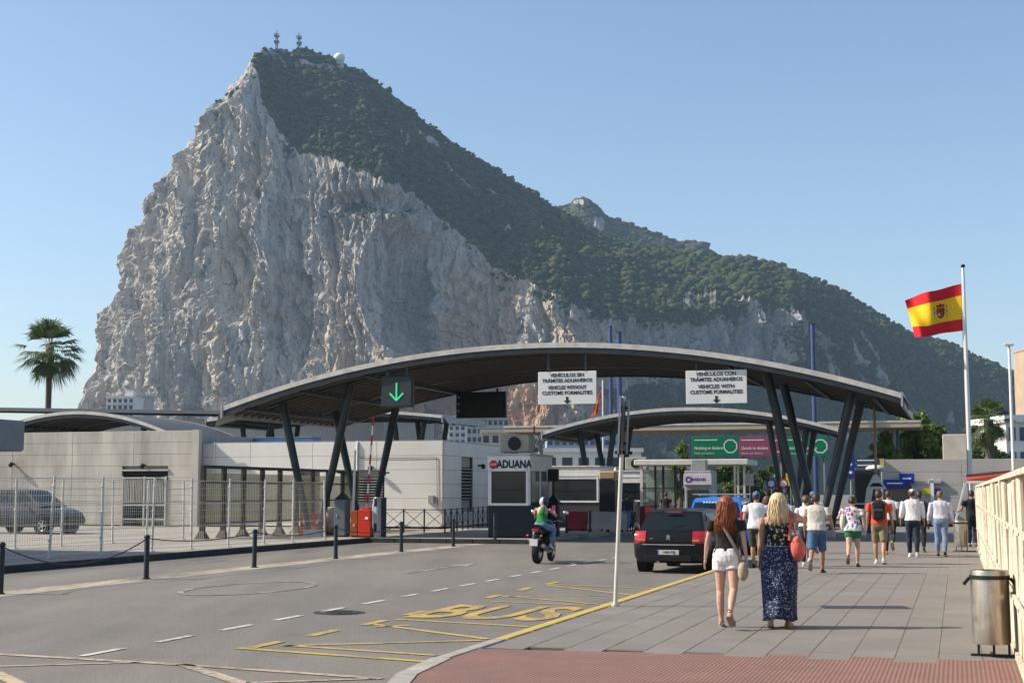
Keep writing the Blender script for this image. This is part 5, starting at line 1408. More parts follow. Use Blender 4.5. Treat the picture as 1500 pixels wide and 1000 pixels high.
# ---- far buildings with built windows
def block(label, px0, px1, py0, py1, Y, floors, bays, wall, glassc, depth=14, balc=False, group='apartment blocks at the foot of the mountain', frame=None, roofbox=False):
    a = at(px0, 721, Y); b = at(px1, 721, Y); zt = at((px0 + px1) / 2, py0, Y).z; zb = max(0, at((px0 + px1) / 2, py1, Y).z)
    w = b.x - a.x
    o = thing('apartment_block', label, 'building', ((a.x + b.x) / 2, Y, 0), 0, group)
    MB().box((0, depth / 2 + .2, zt / 2), (w, depth, zt)).build('wall', wall, o)
    MB().box((0, depth / 2, zt + .3), (w + .6, depth + .8, .6)).build('roof', frame or wall, o)
    if roofbox: MB().box((w * .2, depth / 2, zt + 1.6), (w * .3, 4, 2.4)).build('roof_box', wall, o)
    fh = (zt - zb) / floors; bw = w / bays
    wm = MB().box((0, 0, 0), (bw * .62, .12, fh * .55)).mesh('window', glassc); bmsh = MB().box((0, -.5, 0), (bw * .9, 1.0, fh * .12)).mesh('balcony', frame or wall)
    for i in range(floors):
        for j in range(bays):
            x = -w / 2 + (j + .5) * bw; z = zb + (i + .52) * fh
            link('window', wm, o, (x, .15, z))
            if balc: link('balcony', bmsh, o, (x, .1, z - fh * .42))
    return o
M_apw = mat('apartment_white', (.74, .73, .70), .7, var=.1, vs=.3); M_apg = mat('apartment_grey', (.44, .43, .40), .7, var=.15, vs=.3); M_apb = mat('apartment_blue', (.35, .42, .50), .6, var=.1, vs=.3)
M_win = mat('far_window', (.05, .065, .085), .3, var=.4, vs=.5)
M_winb = mat('far_window_blue', (.07, .11, .17), .3, var=.4, vs=.5)
block('white and grey apartment block rising left behind the dark canopy', 152, 192, 582, 640, 520, 6, 5, M_apw, M_winb, balc=True, roofbox=True)
block('pale apartment tower beside the white one at far left', 193, 208, 580, 640, 540, 6, 2, M_apg, M_win)
block('white lattice fronted apartment block below the matrix display', 648, 682, 612, 662, 430, 5, 4, M_apw, M_winb, balc=True)
block('grey apartment block right of the white lattice one', 683, 745, 613, 662, 460, 4, 8, M_apg, M_win)
block('grey apartment block seen between the left columns', 420, 482, 626, 660, 380, 4, 9, M_apg, M_win, balc=True)
block('white block half hidden behind the raised barrier arm', 752, 800, 628, 690, 330, 5, 5, M_apw, M_win, balc=True)
block('blue glazed office building behind the second canopy columns', 801, 905, 628, 668, 300, 3, 10, M_apb, M_winb)
block('plain white hall below the blue glazed office', 795, 940, 662, 742, 210, 2, 6, M_apw, M_win)
block('plain cream hall beyond the glazed shelter', 905, 1010, 690, 740, 190, 2, 6, mat('hall_cream', (.55, .50, .40), .7), M_win)
block('low cream building behind the customs booth', 705, 760, 634, 690, 240, 3, 4, mat('hall_cream', (.55, .50, .40), .7), M_win)
block('tan tower block at the far right edge', 1512, 1545, 512, 640, 640, 9, 4, mat('tower_tan', (.42, .32, .22), .8, var=.15, vs=.2), M_win, depth=17)
block('white gabled house behind the lamp post at the right edge', 1478, 1545, 618, 690, 120, 2, 4, M_apw, M_winb, depth=8)
# long shed roof far left, behind the arched canopy
sh_ = thing('long_shed', 'long grey shed roof at the far left below the palm', 'shed', W(-66, 92, 0), SZ)
MB().box((6, 5, 3.5), (44, 10, 7)).build('wall', M_apg, sh_)
b = MB(); b.loft([[Vector((-17, -1, 8.2)), Vector((-17, 11, 8.6)), Vector((-17, 11, 8.9)), Vector((-17, -1, 8.5))], [Vector((28.5, -1, 6.9)), Vector((28.5, 11, 7.2)), Vector((28.5, 11, 7.5)), Vector((28.5, -1, 7.1))]]); b.build('roof', mat('shed_roof', (.13, .14, .16), .6), sh_)

# ---- on the summit
def mast(label, px, Y, py0, py1):
    p = at(px, py1 + 4, Y); z0, z1 = p.z, at(px, py0, Y).z; h = z1 - z0
    o = thing('radio_mast', label, 'mast', p, 0, 'summit radio masts'); m = mat('mast_steel', (.12, .13, .15), .6)
    fr = MB()
    for sx in (-1, 1):
        for sy in (-1, 1): fr.bar((sx * 1.0, sy * 1.0, -3), (sx * .7, sy * .7, h), .35, .35)
    for k in range(6):
        z = h * k / 5; fr.box((0, 0, z), (2.1, 2.1, .3)); fr.bar((-1, -1, z), (1, -1, z + h / 5), .25, .25); fr.bar((1, -1, z), (-1, -1, z + h / 5), .25, .25)
    fr.build('lattice', m, o)
    for z in (h * .55, h * .9): MB().box((0, 0, z), (4.4, 3.2, h * .13)).build('antenna_gallery', m, o)
    for x in (-1.6, 1.6): MB().lathe([(.05, -.5), (1.1, -.8), (1.1, -.6)], 12, (x, -1.6, h * .92), 'Y').build('dish', mat('dish_white', (.6, .6, .6), .5), o)
mast('left radio mast on the mountain summit', 405, 1238, 50, 72); mast('right radio mast on the mountain summit', 438, 1245, 53, 73)
p = at(497, 91.5, 1258); o = thing('radar_dome', 'white radar dome on the mountain skyline', 'radar dome', p)
MB().ell((0, 0, 4.0), (5.2, 5.2, 4.6), 20, 14).build('dome', mat('dome_white', (.72, .72, .70), .5, var=.05), o, True); MB().cyl((0, 0, -6), 4.2, 7, 16).build('drum', M_apg, o)
# ================================================================== vehicles
def paintm(name, c, rough=.28):
    if name in MC: return MC[name]
    n = NT(name); f = n.noise(7, 5, .6)
    n.out(n.mix(n.math('MULTIPLY', n.ramp(f, [(.45, 0), (.75, 1)]), .25), c, tuple(x * .8 + .004 for x in c)), n.math('MULTIPLY_ADD', f, .15, rough))
    n.b.inputs['Coat Weight'].default_value = .22; n.b.inputs['Coat Roughness'].default_value = .05; n.b.inputs['Specular IOR Level'].default_value = .15
    MC[name] = n.mat; return n.mat
M_tyre = mat('tyre_rubber', (.018, .018, .019), .85, var=.3); M_rim = mat('wheel_alloy', (.45, .46, .47), .35, .8, var=.2)
M_blkp = mat('black_plastic', (.012, .012, .014), .6, var=.2, spec=.15); M_chr = mat('chrome_trim', (.60, .60, .60), .2, .9, var=.1)
def tail_m():
    if 'tail_lamp' in MC: return MC['tail_lamp']
    n = NT('tail_lamp'); n.out(n.mix(n.voro(60), (.52, .012, .02), (.30, .006, .012)), .15); n.b.inputs['Coat Weight'].default_value = .8; MC['tail_lamp'] = n.mat; return n.mat
M_tail = tail_m(); M_cgl = glass('car_glass', (.008, .013, .014), .03, .82)
def wheel(root, x, y, rad, wid):
    o = MB().lathe([(rad * .62, -wid / 2), (rad * .93, -wid / 2), (rad, -wid * .35), (rad, wid * .35), (rad * .93, wid / 2), (rad * .62, wid / 2)], 28, (0, 0, 0), 'X', cap=False).build('wheel', M_tyre, root, True, (x, y, rad))
    s = 1 if x > 0 else -1
    rm = MB(); rm.lathe([(.02, s * wid * .38), (rad * .2, s * wid * .40), (rad * .25, s * wid * .3)], 16, axis='X'); rm.lathe([(rad * .64, -wid * .48), (rad * .64, wid * .48), (rad * .55, wid * .4), (rad * .55, -wid * .4)], 28, axis='X', cap=False)
    for k in range(5):
        a = 2 * math.pi * k / 5; rm.bar((s * wid * .33, 0, 0), (s * wid * .36, math.cos(a) * rad * .6, math.sin(a) * rad * .6), .06, .05)
    rm.build('rim', M_rim, o, True)
    return o
def car(name, label, t, r, rz, L, Wd, H, body_c, kind='hatch', z0=ROADZ, plate=None):
    """local y forward, rear bumper at y = 0"""
    o = thing(name, label, 'car', W(t, r, z0), SZ + rz)
    pm = paintm('car_paint_' + name, body_c)
    hw = Wd / 2
    belt = H * .62
    # lower body stations: y, half width, bottom z, shoulder z, top z
    if kind == 'hatch': S = [(0.0, .80, .36, .58, .66), (.03, .90, .30, .62, .72), (.12, .97, .25, .70, .84), (.32, 1.0, .22, .78, belt), (.9, 1.0, .20, .78, belt), (2.6, 1.0, .20, .76, belt * .985), (L * .72, 1.0, .20, .74, belt * .95), (L * .86, .97, .21, .70, belt * .86), (L * .95, .90, .24, .62, belt * .72), (L, .76, .30, .50, belt * .52)]
    else: S = [(0.0, .86, .42, .70, belt * .96), (.03, .94, .36, .76, belt * .98), (.12, .98, .32, .80, belt), (.5, 1.0, .28, .82, belt), (1.6, 1.0, .26, .82, belt), (L * .70, 1.0, .26, .80, belt * .98), (L * .84, .98, .28, .76, belt * .92), (L * .95, .92, .30, .66, belt * .78), (L, .80, .36, .54, belt * .6)]
    def ringS(y, k, zb, zs, zt):
        w = hw * k; half = [(0, zb), (w * .55, zb), (w * .90, zb + .01), (w * .985, zb + .12), (w, zs * .72 + zb * .28), (w, zs), (w * .965, zs + (zt - zs) * .55), (w * .91, zt), (w * .6, zt + .012), (0, zt + .018)]
        return [Vector((x, y, z)) for x, z in half] + [Vector((-x, y, z)) for x, z in half[-2:0:-1]]
    bd = MB(); bd.loft([ringS(*s) for s in S]); body = bd.build('body', pm, o, True)
    # wheel arches: dark liners let into the side
    fr_y, rr_y = L * .81, L * .19; wr = .31 if kind == 'hatch' else .35
    for y in (fr_y, rr_y):
        for s in (-1, 1):
            MB().lathe([(.02, s * .006), (wr + .07, s * .006), (wr + .07, -s * .22)], 26, (s * hw, y, wr + .02), 'X').build('wheel_arch', M_blkp, o, True)
            wheel(o, s * (hw - .075), y, wr, .20)
    # greenhouse
    if kind == 'hatch': G = [(.20, belt - .02, .0), (.62, H * .955, 0), (1.0, H * .99, 0), (1.75, H, 0), (2.25, H * .975, 0), (3.15, belt - .02, 0)]
    else: G = [(.04, belt - .02, .0), (.30, H * .95, 0), (.6, H * .99, 0), (2.0, H, 0), (2.6, H * .975, 0), (3.5, belt - .02, 0)]
    wb, wt = hw * .90, hw * .70
    def wz(z): return wb + (wt - wb) * ((z - belt) / (H - belt)) ** 1.2 if z > belt else wb
    roof = MB(); n_ = len(G)
    V = []
    for y, z, _ in G: V += [(-wz(z), y, z), (-wz(z) * .6, y, z + .02), (wz(z) * .6, y, z + .02), (wz(z), y, z)]
    Fr = [(i * 4 + k, i * 4 + k + 1, (i + 1) * 4 + k + 1, (i + 1) * 4 + k) for i in range(n_ - 1) for k in range(3)]
    nv = len(V); V += [(-wb, G[0][0], belt - .03), (-wb, G[-1][0], belt - .03), (wb, G[0][0], belt - .03), (wb, G[-1][0], belt - .03)]
    Fr.append(tuple([i * 4 for i in range(n_)] + [nv + 1, nv])); Fr.append(tuple([i * 4 + 3 for i in range(n_)] + [nv + 3, nv + 2]))
    roof.add(V, Fr); roof.build('roof', pm, o, True)
    # glass: rear, front, sides, a touch proud of the shell
    a, b = Vector((0, G[0][0], G[0][1])), Vector((0, G[1][0], G[1][1])); d = b - a; nn_ = Vector((0, -d.z, d.y)).normalized()
    def pane(nm, p, q, w0, w1, off, f0, f1):
        p, q = Vector(p), Vector(q); dd = q - p; nr = Vector((0, -dd.z, dd.y)).normalized()
        if nr.z < 0: nr = -nr
        A, B = p + dd * f0 + nr * off, p + dd * f1 + nr * off
        g = MB(); xs = [-1, -.6, 0, .6, 1]
        g.add([(x * w0, A.y, A.z + .018 * (1 - abs(x))) for x in xs] + [(x * w1, B.y, B.z + .018 * (1 - abs(x))) for x in xs], [(i, i + 1, i + 6, i + 5) for i in range(4)])
        return g.build(nm, M_cgl, o, True)
    rg = pane('rear_window', a, b, wz(belt) * .90, wz(H * .95) * .93, .012, .14, .90)
    pane('windscreen', (0, G[-1][0], G[-1][1]), (0, G[-2][0], G[-2][1]), wz(belt) * .92, wz(H * .97) * .92, .012, .1, .94)
    for s in (-1, 1):
        for y0, y1, y2, y3 in (((.62, 1.75, 1.75, .86) if kind == 'hatch' else (.30, 1.75, 1.75, .42)), ((1.85, 2.98, 2.35, 1.85) if kind == 'hatch' else (1.85, 3.2, 2.6, 1.85))):
            zl, zh = belt + .03, H * .93
            g = MB(); g.add([(s * (wz(zl) + .008), y0, zl), (s * (wz(zl) + .008), y1, zl), (s * (wz(zh) + .010), y2, zh), (s * (wz(zh) + .010), y3, zh)], [(0, 1, 2, 3)]); g.build('side_window', M_cgl, o)
        m_ = MB(); m_.ell((s * (hw + .08), L * .62, belt + .05), (.10, .07, .075)); m_.build('wing_mirror', pm, o, True)
        MB().bar((s * (hw - .02), L * .45, belt - .14), (s * (hw - .02), L * .45 + .2, belt - .14), .03, .03).build('door_handle', pm, o)
        MB().bbox((s * (hw - .005), L * .5, .48), (.03, L * .42, .06), .01).build('side_trim', M_blkp, o)
    return o, hw, belt, pm
# ---- black hatchback by the kerb
CL, CW, CH = 4.2, 1.74, 1.43
hb, hw, belt, pm = car('hatchback', 'black hatchback seen from behind beside the pavement', -6.24, 31.9, R(-3.5), CL, CW, CH, (.006, .006, .008))
hb['category'] = 'car'
b = MB(); b.loft([[Vector((x * hw, y, z)) for x, y in ((-.86, .02), (-.5, -.045), (0, -.06), (.5, -.045), (.86, .02), (.97, .28), (-.97, .28))] for z in (.30, .40, .60, .655)]); bu = b.build('rear_bumper', pm, hb, True)
MB().bbox((0, -.055, .34), (CW * .62, .05, .13), .02).build('bumper_insert', M_blkp, bu)
MB().bbox((0, -.062, .645), (CW * .70, .03, .022), .008).build('chrome_strip', M_chr, bu)
# tailgate skin between bumper and window
b = MB(); b.loft([[Vector((-.60 * hw, y, z)), Vector((0, y - .02, z)), Vector((.60 * hw, y, z)), Vector((.60 * hw, y + .2, z)), Vector((-.60 * hw, y + .2, z))] for y, z in ((.0, .66), (-.01, .76), (.03, .86), (.10, .93))]); tg = b.build('tailgate', pm, hb, True)
for s in (-1, 1):
    l = MB(); l.loft([[Vector((s * x * hw, y, z)) for x, y in ((.62, yb), (.80, yb + .015), (.93, yb + .06), (.985, yb + .30), (.70, yb + .28))] for z, yb in ((.665, .005), (.72, -.01), (.82, .005), (.90, .04), (.945, .09))]); li = l.build('tail_light', M_tail, hb, True)
    MB().bbox((s * .72 * hw, .0, .735), (.16, .03, .05), .01).build('indicator', mat('amber_lens', (.55, .16, .06), .2), li)
pl = MB().bbox((.0, -.072, .475), (.50, .016, .105), .004).build('number_plate', mat('plate_white', (.50, .50, .48), .5), hb)
text('1400 FBJ', .085, M_txt, pl, (.02, -.082, .475), RX, bold=.001, ext=.001, fit=.40)
MB().box((-.235, -.081, .475), (.03, .004, .095)).build('plate_band', M_blue, pl)
# badge: an upright lion-like mark in chrome
bd_ = MB()
for p, q in (((-.045, .015), (-.01, .045)), ((-.01, .045), (.03, .035)), ((.0, .04), (.0, -.02)), ((.0, -.02), (-.04, -.055)), ((.0, -.02), (.04, -.055)), ((.0, .01), (.05, .0)), ((-.0, .0), (-.05, -.015))):
    bd_.bar((p[0], -.035, .81 + p[1]), (q[0], -.035, .81 + q[1]), .016, .012, (0, 1, 0))
bd_.build('badge', M_chr, tg)
text('307', .055, M_chr, tg, (-.40, -.012, .77), RX, ext=.002)
MB().bar((.0, .13, .99), (.34, .22, 1.09), .018, .014).build('wiper', M_blkp, hb)
MB().bbox((0, .50, CH * .955), (.36, .05, .03), .008).build('brake_lamp', M_tail, hb)
MB().tube([(-.25, -.02, .27), (-.25, .25, .27)], .03, 8).build('exhaust', M_chr, hb, True)
MB().tube([(0, .75, CH + .0), (0, .58, CH + .22)], [.008, .004], 5).build('aerial', M_blkp, hb)
for s in (-1, 1): MB().bbox((s * .3, .95, CH * .72), (.26, .1, .3), .05).build('head_rest', M_blkp, hb)
# ---- bright blue car further on
bc, bhw, bbelt, bpm = car('estate_car', 'bright blue car with roof bars ahead of the black car', -6.75, 41.5, 0.0, 4.4, 1.84, 1.66, (.02, .19, .62), 'van')
for s in (-1, 1): MB().bar((s * .52, .5, 1.73), (s * .52, 2.3, 1.73), .04, .03).build('roof_rail', M_grey, bc)
for y in (.75, 2.0): MB().bar((-.78, y, 1.76), (.78, y, 1.76), .07, .035).build('roof_bar', M_grey, bc)
for s in (-1, 1): MB().bbox((s * .80, -.01, 1.0), (.14, .06, .5), .02).build('tail_light', M_tail, bc)
MB().bbox((0, -.02, .5), (1.5, .08, .26), .03).build('rear_bumper', M_blkp, bc); MB().box((0, -.065, .72), (.5, .01, .1)).build('number_plate', mat('plate_white', (.50, .50, .48), .5), bc)
for k in range(9): MB().box((-.34 + k * .085, .16, 1.53), (.055, .02, .05)).build('print_mark', M_sgw, bc)
# ---- grey off-roader behind the fences
ga, ghw, gbelt, gpm = car('parked_suv', 'dark grey off-roader parked behind the wire fences at far left', tr_at(72, 50), 50.0, R(-93), 4.5, 1.85, 1.80, (.04, .044, .048), 'van', z0=0.0)
ga.location = W(tr_at(-20, 51), 51.0, 0)
MB().box((0, -.12, 1.05), (.6, .2, .6)).build('spare_wheel_cover', M_blkp, ga)

# ---- motorcycle
mo_ = thing('motorcycle', 'black naked motorcycle with a white number plate', 'motorcycle', W(-10.33, 35.05, ROADZ), SZ + R(1.5))
mo_.rotation_euler.y = R(2.0)
WB = 1.42
def mwheel(y, rad, wid):
    w = MB().lathe([(rad * .70, -wid * .42), (rad * .86, -wid / 2), (rad * .96, -wid * .36), (rad, 0), (rad * .96, wid * .36), (rad * .86, wid / 2), (rad * .70, wid * .42)], 30, axis='X', cap=False).build('wheel', M_tyre, mo_, True, (0, y, rad))
    rm = MB(); rm.lathe([(rad * .72, -wid * .4), (rad * .72, wid * .4), (rad * .64, wid * .3), (rad * .64, -wid * .3)], 30, axis='X', cap=False); rm.lathe([(.01, -.06), (.045, -.06), (.045, .06), (.01, .06)], 12, axis='X')
    for k in range(5):
        a = 2 * math.pi * k / 5; rm.bar((0, 0, 0), (0, math.cos(a) * rad * .68, math.sin(a) * rad * .68), .035, .03)
    rm.build('rim', mat('dark_bronze_rim', (.12, .09, .05), .4, .6), w, True)
    d = MB().lathe([(.06, .075), (.14, .075), (.14, .082), (.06, .082)], 24, axis='X', cap=False).build('brake_disc', M_chr, w)
mwheel(.32, .315, .18); mwheel(.32 + WB, .30, .12)
b = MB(); b.tube([(0, 1.62, .92), (0, 1.25, .80), (0, .85, .62), (0, .6, .5)], [.05, .055, .06, .05], 8); b.tube([(-.08, .95, .45), (-.10, .32, .33)], [.04, .03], 6); b.tube([(.08, .95, .45), (.10, .32, .33)], [.04, .03], 6); b.tube([(0, .8, .62), (0, .25, .86)], [.05, .04], 6); b.build('frame', M_blkp, mo_, True)
b = MB(); b.bbox((0, 1.02, .48), (.34, .46, .36), .06); b.bbox((0, 1.16, .70), (.26, .26, .22), .05)
for k in range(5): b.box((0, 1.16, .62 + k * .045), (.30, .30, .012))
b.build('engine', mat('engine_metal', (.06, .06, .062), .45, .6), mo_)
b = MB(); b.ell((0, 1.18, .95), (.16, .32, .17), 16, 10); b.build('fuel_tank', paintm('moto_black', (.012, .012, .014)), mo_, True)
b = MB(); b.loft([[Vector((x * w, y, z + zz)) for x, zz in ((-1, 0), (-.8, .06), (.8, .06), (1, 0), (.7, -.06), (-.7, -.06))] for y, w, z in ((.95, .12, .84), (.7, .16, .83), (.4, .14, .88), (.12, .09, .94))]); b.build('seat', M_blkp, mo_, True)
b = MB(); b.loft([[Vector((x * w, y, z + zz)) for x, zz in ((-1, .03), (1, .03), (.8, -.05), (-.8, -.05))] for y, w, z in ((.5, .11, .80), (.2, .09, .86), (.02, .06, .90))]); b.build('tail_cowl', paintm('moto_black', (.012, .012, .014)), mo_, True)
MB().bbox((0, .0, .86), (.17, .05, .07), .02).build('tail_light', M_tail, mo_)
MB().bar((0, .05, .80), (0, -.1, .60), .06, .02).build('plate_bracket', M_blkp, mo_)
MB().bbox((0, -.115, .55), (.21, .014, .17), .004).build('number_plate', mat('plate_bright', (.72, .72, .70), .5), mo_)
for s in (-1, 1):
    MB().bar((s * .02, -.02, .72), (s * .16, -.03, .72), .02, .02).build('indicator_stalk', M_blkp, mo_); MB().ell((s * .18, -.03, .72), (.035, .035, .028)).build('indicator', mat('amber_lens', (.55, .16, .06), .2), mo_, True)
    MB().tube([(s * .09, .32 + WB, .30), (s * .10, 1.56, .98)], [.028, .026], 8).build('fork', M_chr if s > 0 else M_blkp, mo_, True)
    MB().tube([(s * .05, 1.5, 1.02), (s * .22, 1.48, 1.08), (s * .38, 1.36, 1.06)], .014, 6).build('handlebar', M_blkp, mo_, True)
    MB().tube([(s * .30, 1.37, 1.06), (s * .42, 1.34, 1.05)], .018, 8).build('grip', M_blkp, mo_, True)
    MB().tube([(s * .33, 1.42, 1.07), (s * .42, 1.46, 1.25)], .007, 5).build('mirror_stem', M_blkp, mo_); mm = MB(); mm.ell((s * .44, 1.47, 1.29), (.075, .012, .05)); mm.build('mirror', M_chr, mo_, True)
    MB().tube([(s * .10, .78, .38), (s * .26, .78, .38)], .014, 6).build('foot_peg', M_blkp, mo_)
b = MB(); b.tube([(.14, 1.15, .30), (.17, .75, .30), (.19, .30, .42), (.19, .12, .47)], [.03, .04, .06, .055], 10); b.build('exhaust', mat('exhaust_steel', (.25, .24, .23), .35, .8), mo_, True)
b = MB(); b.ell((0, 1.66, .98), (.10, .08, .11)); b.build('headlight', M_blkp, mo_, True)
b = MB(); b.loft([[Vector((x * .075, .32 + WB + .315 * math.sin(a), .30 + .325 * math.cos(a))) for x in (-1, 1)] + [Vector((x * .075, .32 + WB + .335 * math.sin(a), .30 + .345 * math.cos(a))) for x in (1, -1)] for a in (-.9, -.5, -.1, .3, .6)]); b.build('mudguard', M_blkp, mo_, True)
# ================================================================== people
def skin_m(name, c):
    n = NT(name); f = n.noise(9, 5, .6)
    n.out(n.mix(f, c, tuple(x * .82 for x in c)), .5, n.bump(n.noise(60, 3), .1, .003)); n.b.inputs['Specular IOR Level'].default_value = .35
    n.b.inputs['Subsurface Weight'].default_value = .12; n.b.inputs['Subsurface Radius'].default_value = (.02, .008, .004)
    return n.mat
SK = {'pink': skin_m('fair_skin', (.56, .34, .25)), 'tan': skin_m('tanned_skin', (.47, .26, .16)), 'olive': skin_m('olive_skin', (.38, .21, .13)), 'dark': skin_m('dark_skin', (.13, .075, .05))}
def cloth(name, c, c2=None, scale=6, weave=True):
    n = NT('cloth_' + name); f = n.noise(scale, 5, .6)
    col = n.mix(n.ramp(f, [(.35, 0), (.7, 1)]), c, c2 or tuple(x * .78 for x in c))
    nb = n.bump(n.noise(14, 4, .6), .35, .02); nb = n.bump(n.noise(220, 2), .15, .002, nb)
    n.out(col, .85, nb); n.b.inputs['Specular IOR Level'].default_value = .2
    n.b.inputs['Sheen Weight'].default_value = .15
    return n.mat
def print_cloth(name, ground, blots, scale, edge=(.36, .42)):
    """dark or light ground with coloured flowers"""
    n = NT('cloth_' + name)
    v = n.new('ShaderNodeTexVoronoi', feature='F1'); v.inputs['Scale'].default_value = scale; n.ln(n.co, v.inputs['Vector'])
    warp = n.math('ADD', v.outputs['Distance'], n.math('MULTIPLY', n.math('SUBTRACT', n.noise(scale * 3.5, 2), .5), .35))
    h = n.new('ShaderNodeSeparateColor'); n.ln(v.outputs['Color'], h.inputs[0])
    flow = n.ramp(h.outputs[0], [(i / len(blots), c) for i, c in enumerate(blots)], 'CONSTANT')
    m = n.math('MULTIPLY', n.ramp(warp, [(edge[0], 1), (edge[1], 0)]), n.ramp(h.outputs[1], [(.78, 1), (.8, 0)]))
    c = n.mix(m, ground, flow)
    n.out(c, .85, n.bump(n.noise(14, 4, .6), .3, .02)); n.b.inputs['Specular IOR Level'].default_value = .2
    return n.mat
def hairm(name, c, c2):
    n = NT('hair_' + name); v = n.mapping((1, 1, .08)); f = n.noise(70, 4, .6, v)
    n.out(n.mix(n.ramp(f, [(.35, 0), (.65, 1)]), c, c2), .5, n.bump(f, .6, .006)); n.b.inputs['Specular IOR Level'].default_value = .45
    return n.mat
HM = {'red': hairm('red', (.33, .085, .022), (.15, .03, .010)), 'blonde': hairm('blonde', (.72, .58, .36), (.48, .35, .18)), 'dark': hairm('dark', (.022, .015, .011), (.045, .028, .018)), 'brown': hairm('brown', (.075, .040, .022), (.12, .07, .04)), 'fair': hairm('fair', (.17, .115, .06), (.10, .065, .035))}
M_shoe_b = cloth('shoe_black', (.02, .02, .022)); M_shoe_w = cloth('shoe_white', (.66, .65, .62)); M_shoe_t = cloth('shoe_tan', (.36, .25, .15)); M_sole = cloth('shoe_sole', (.32, .27, .21))

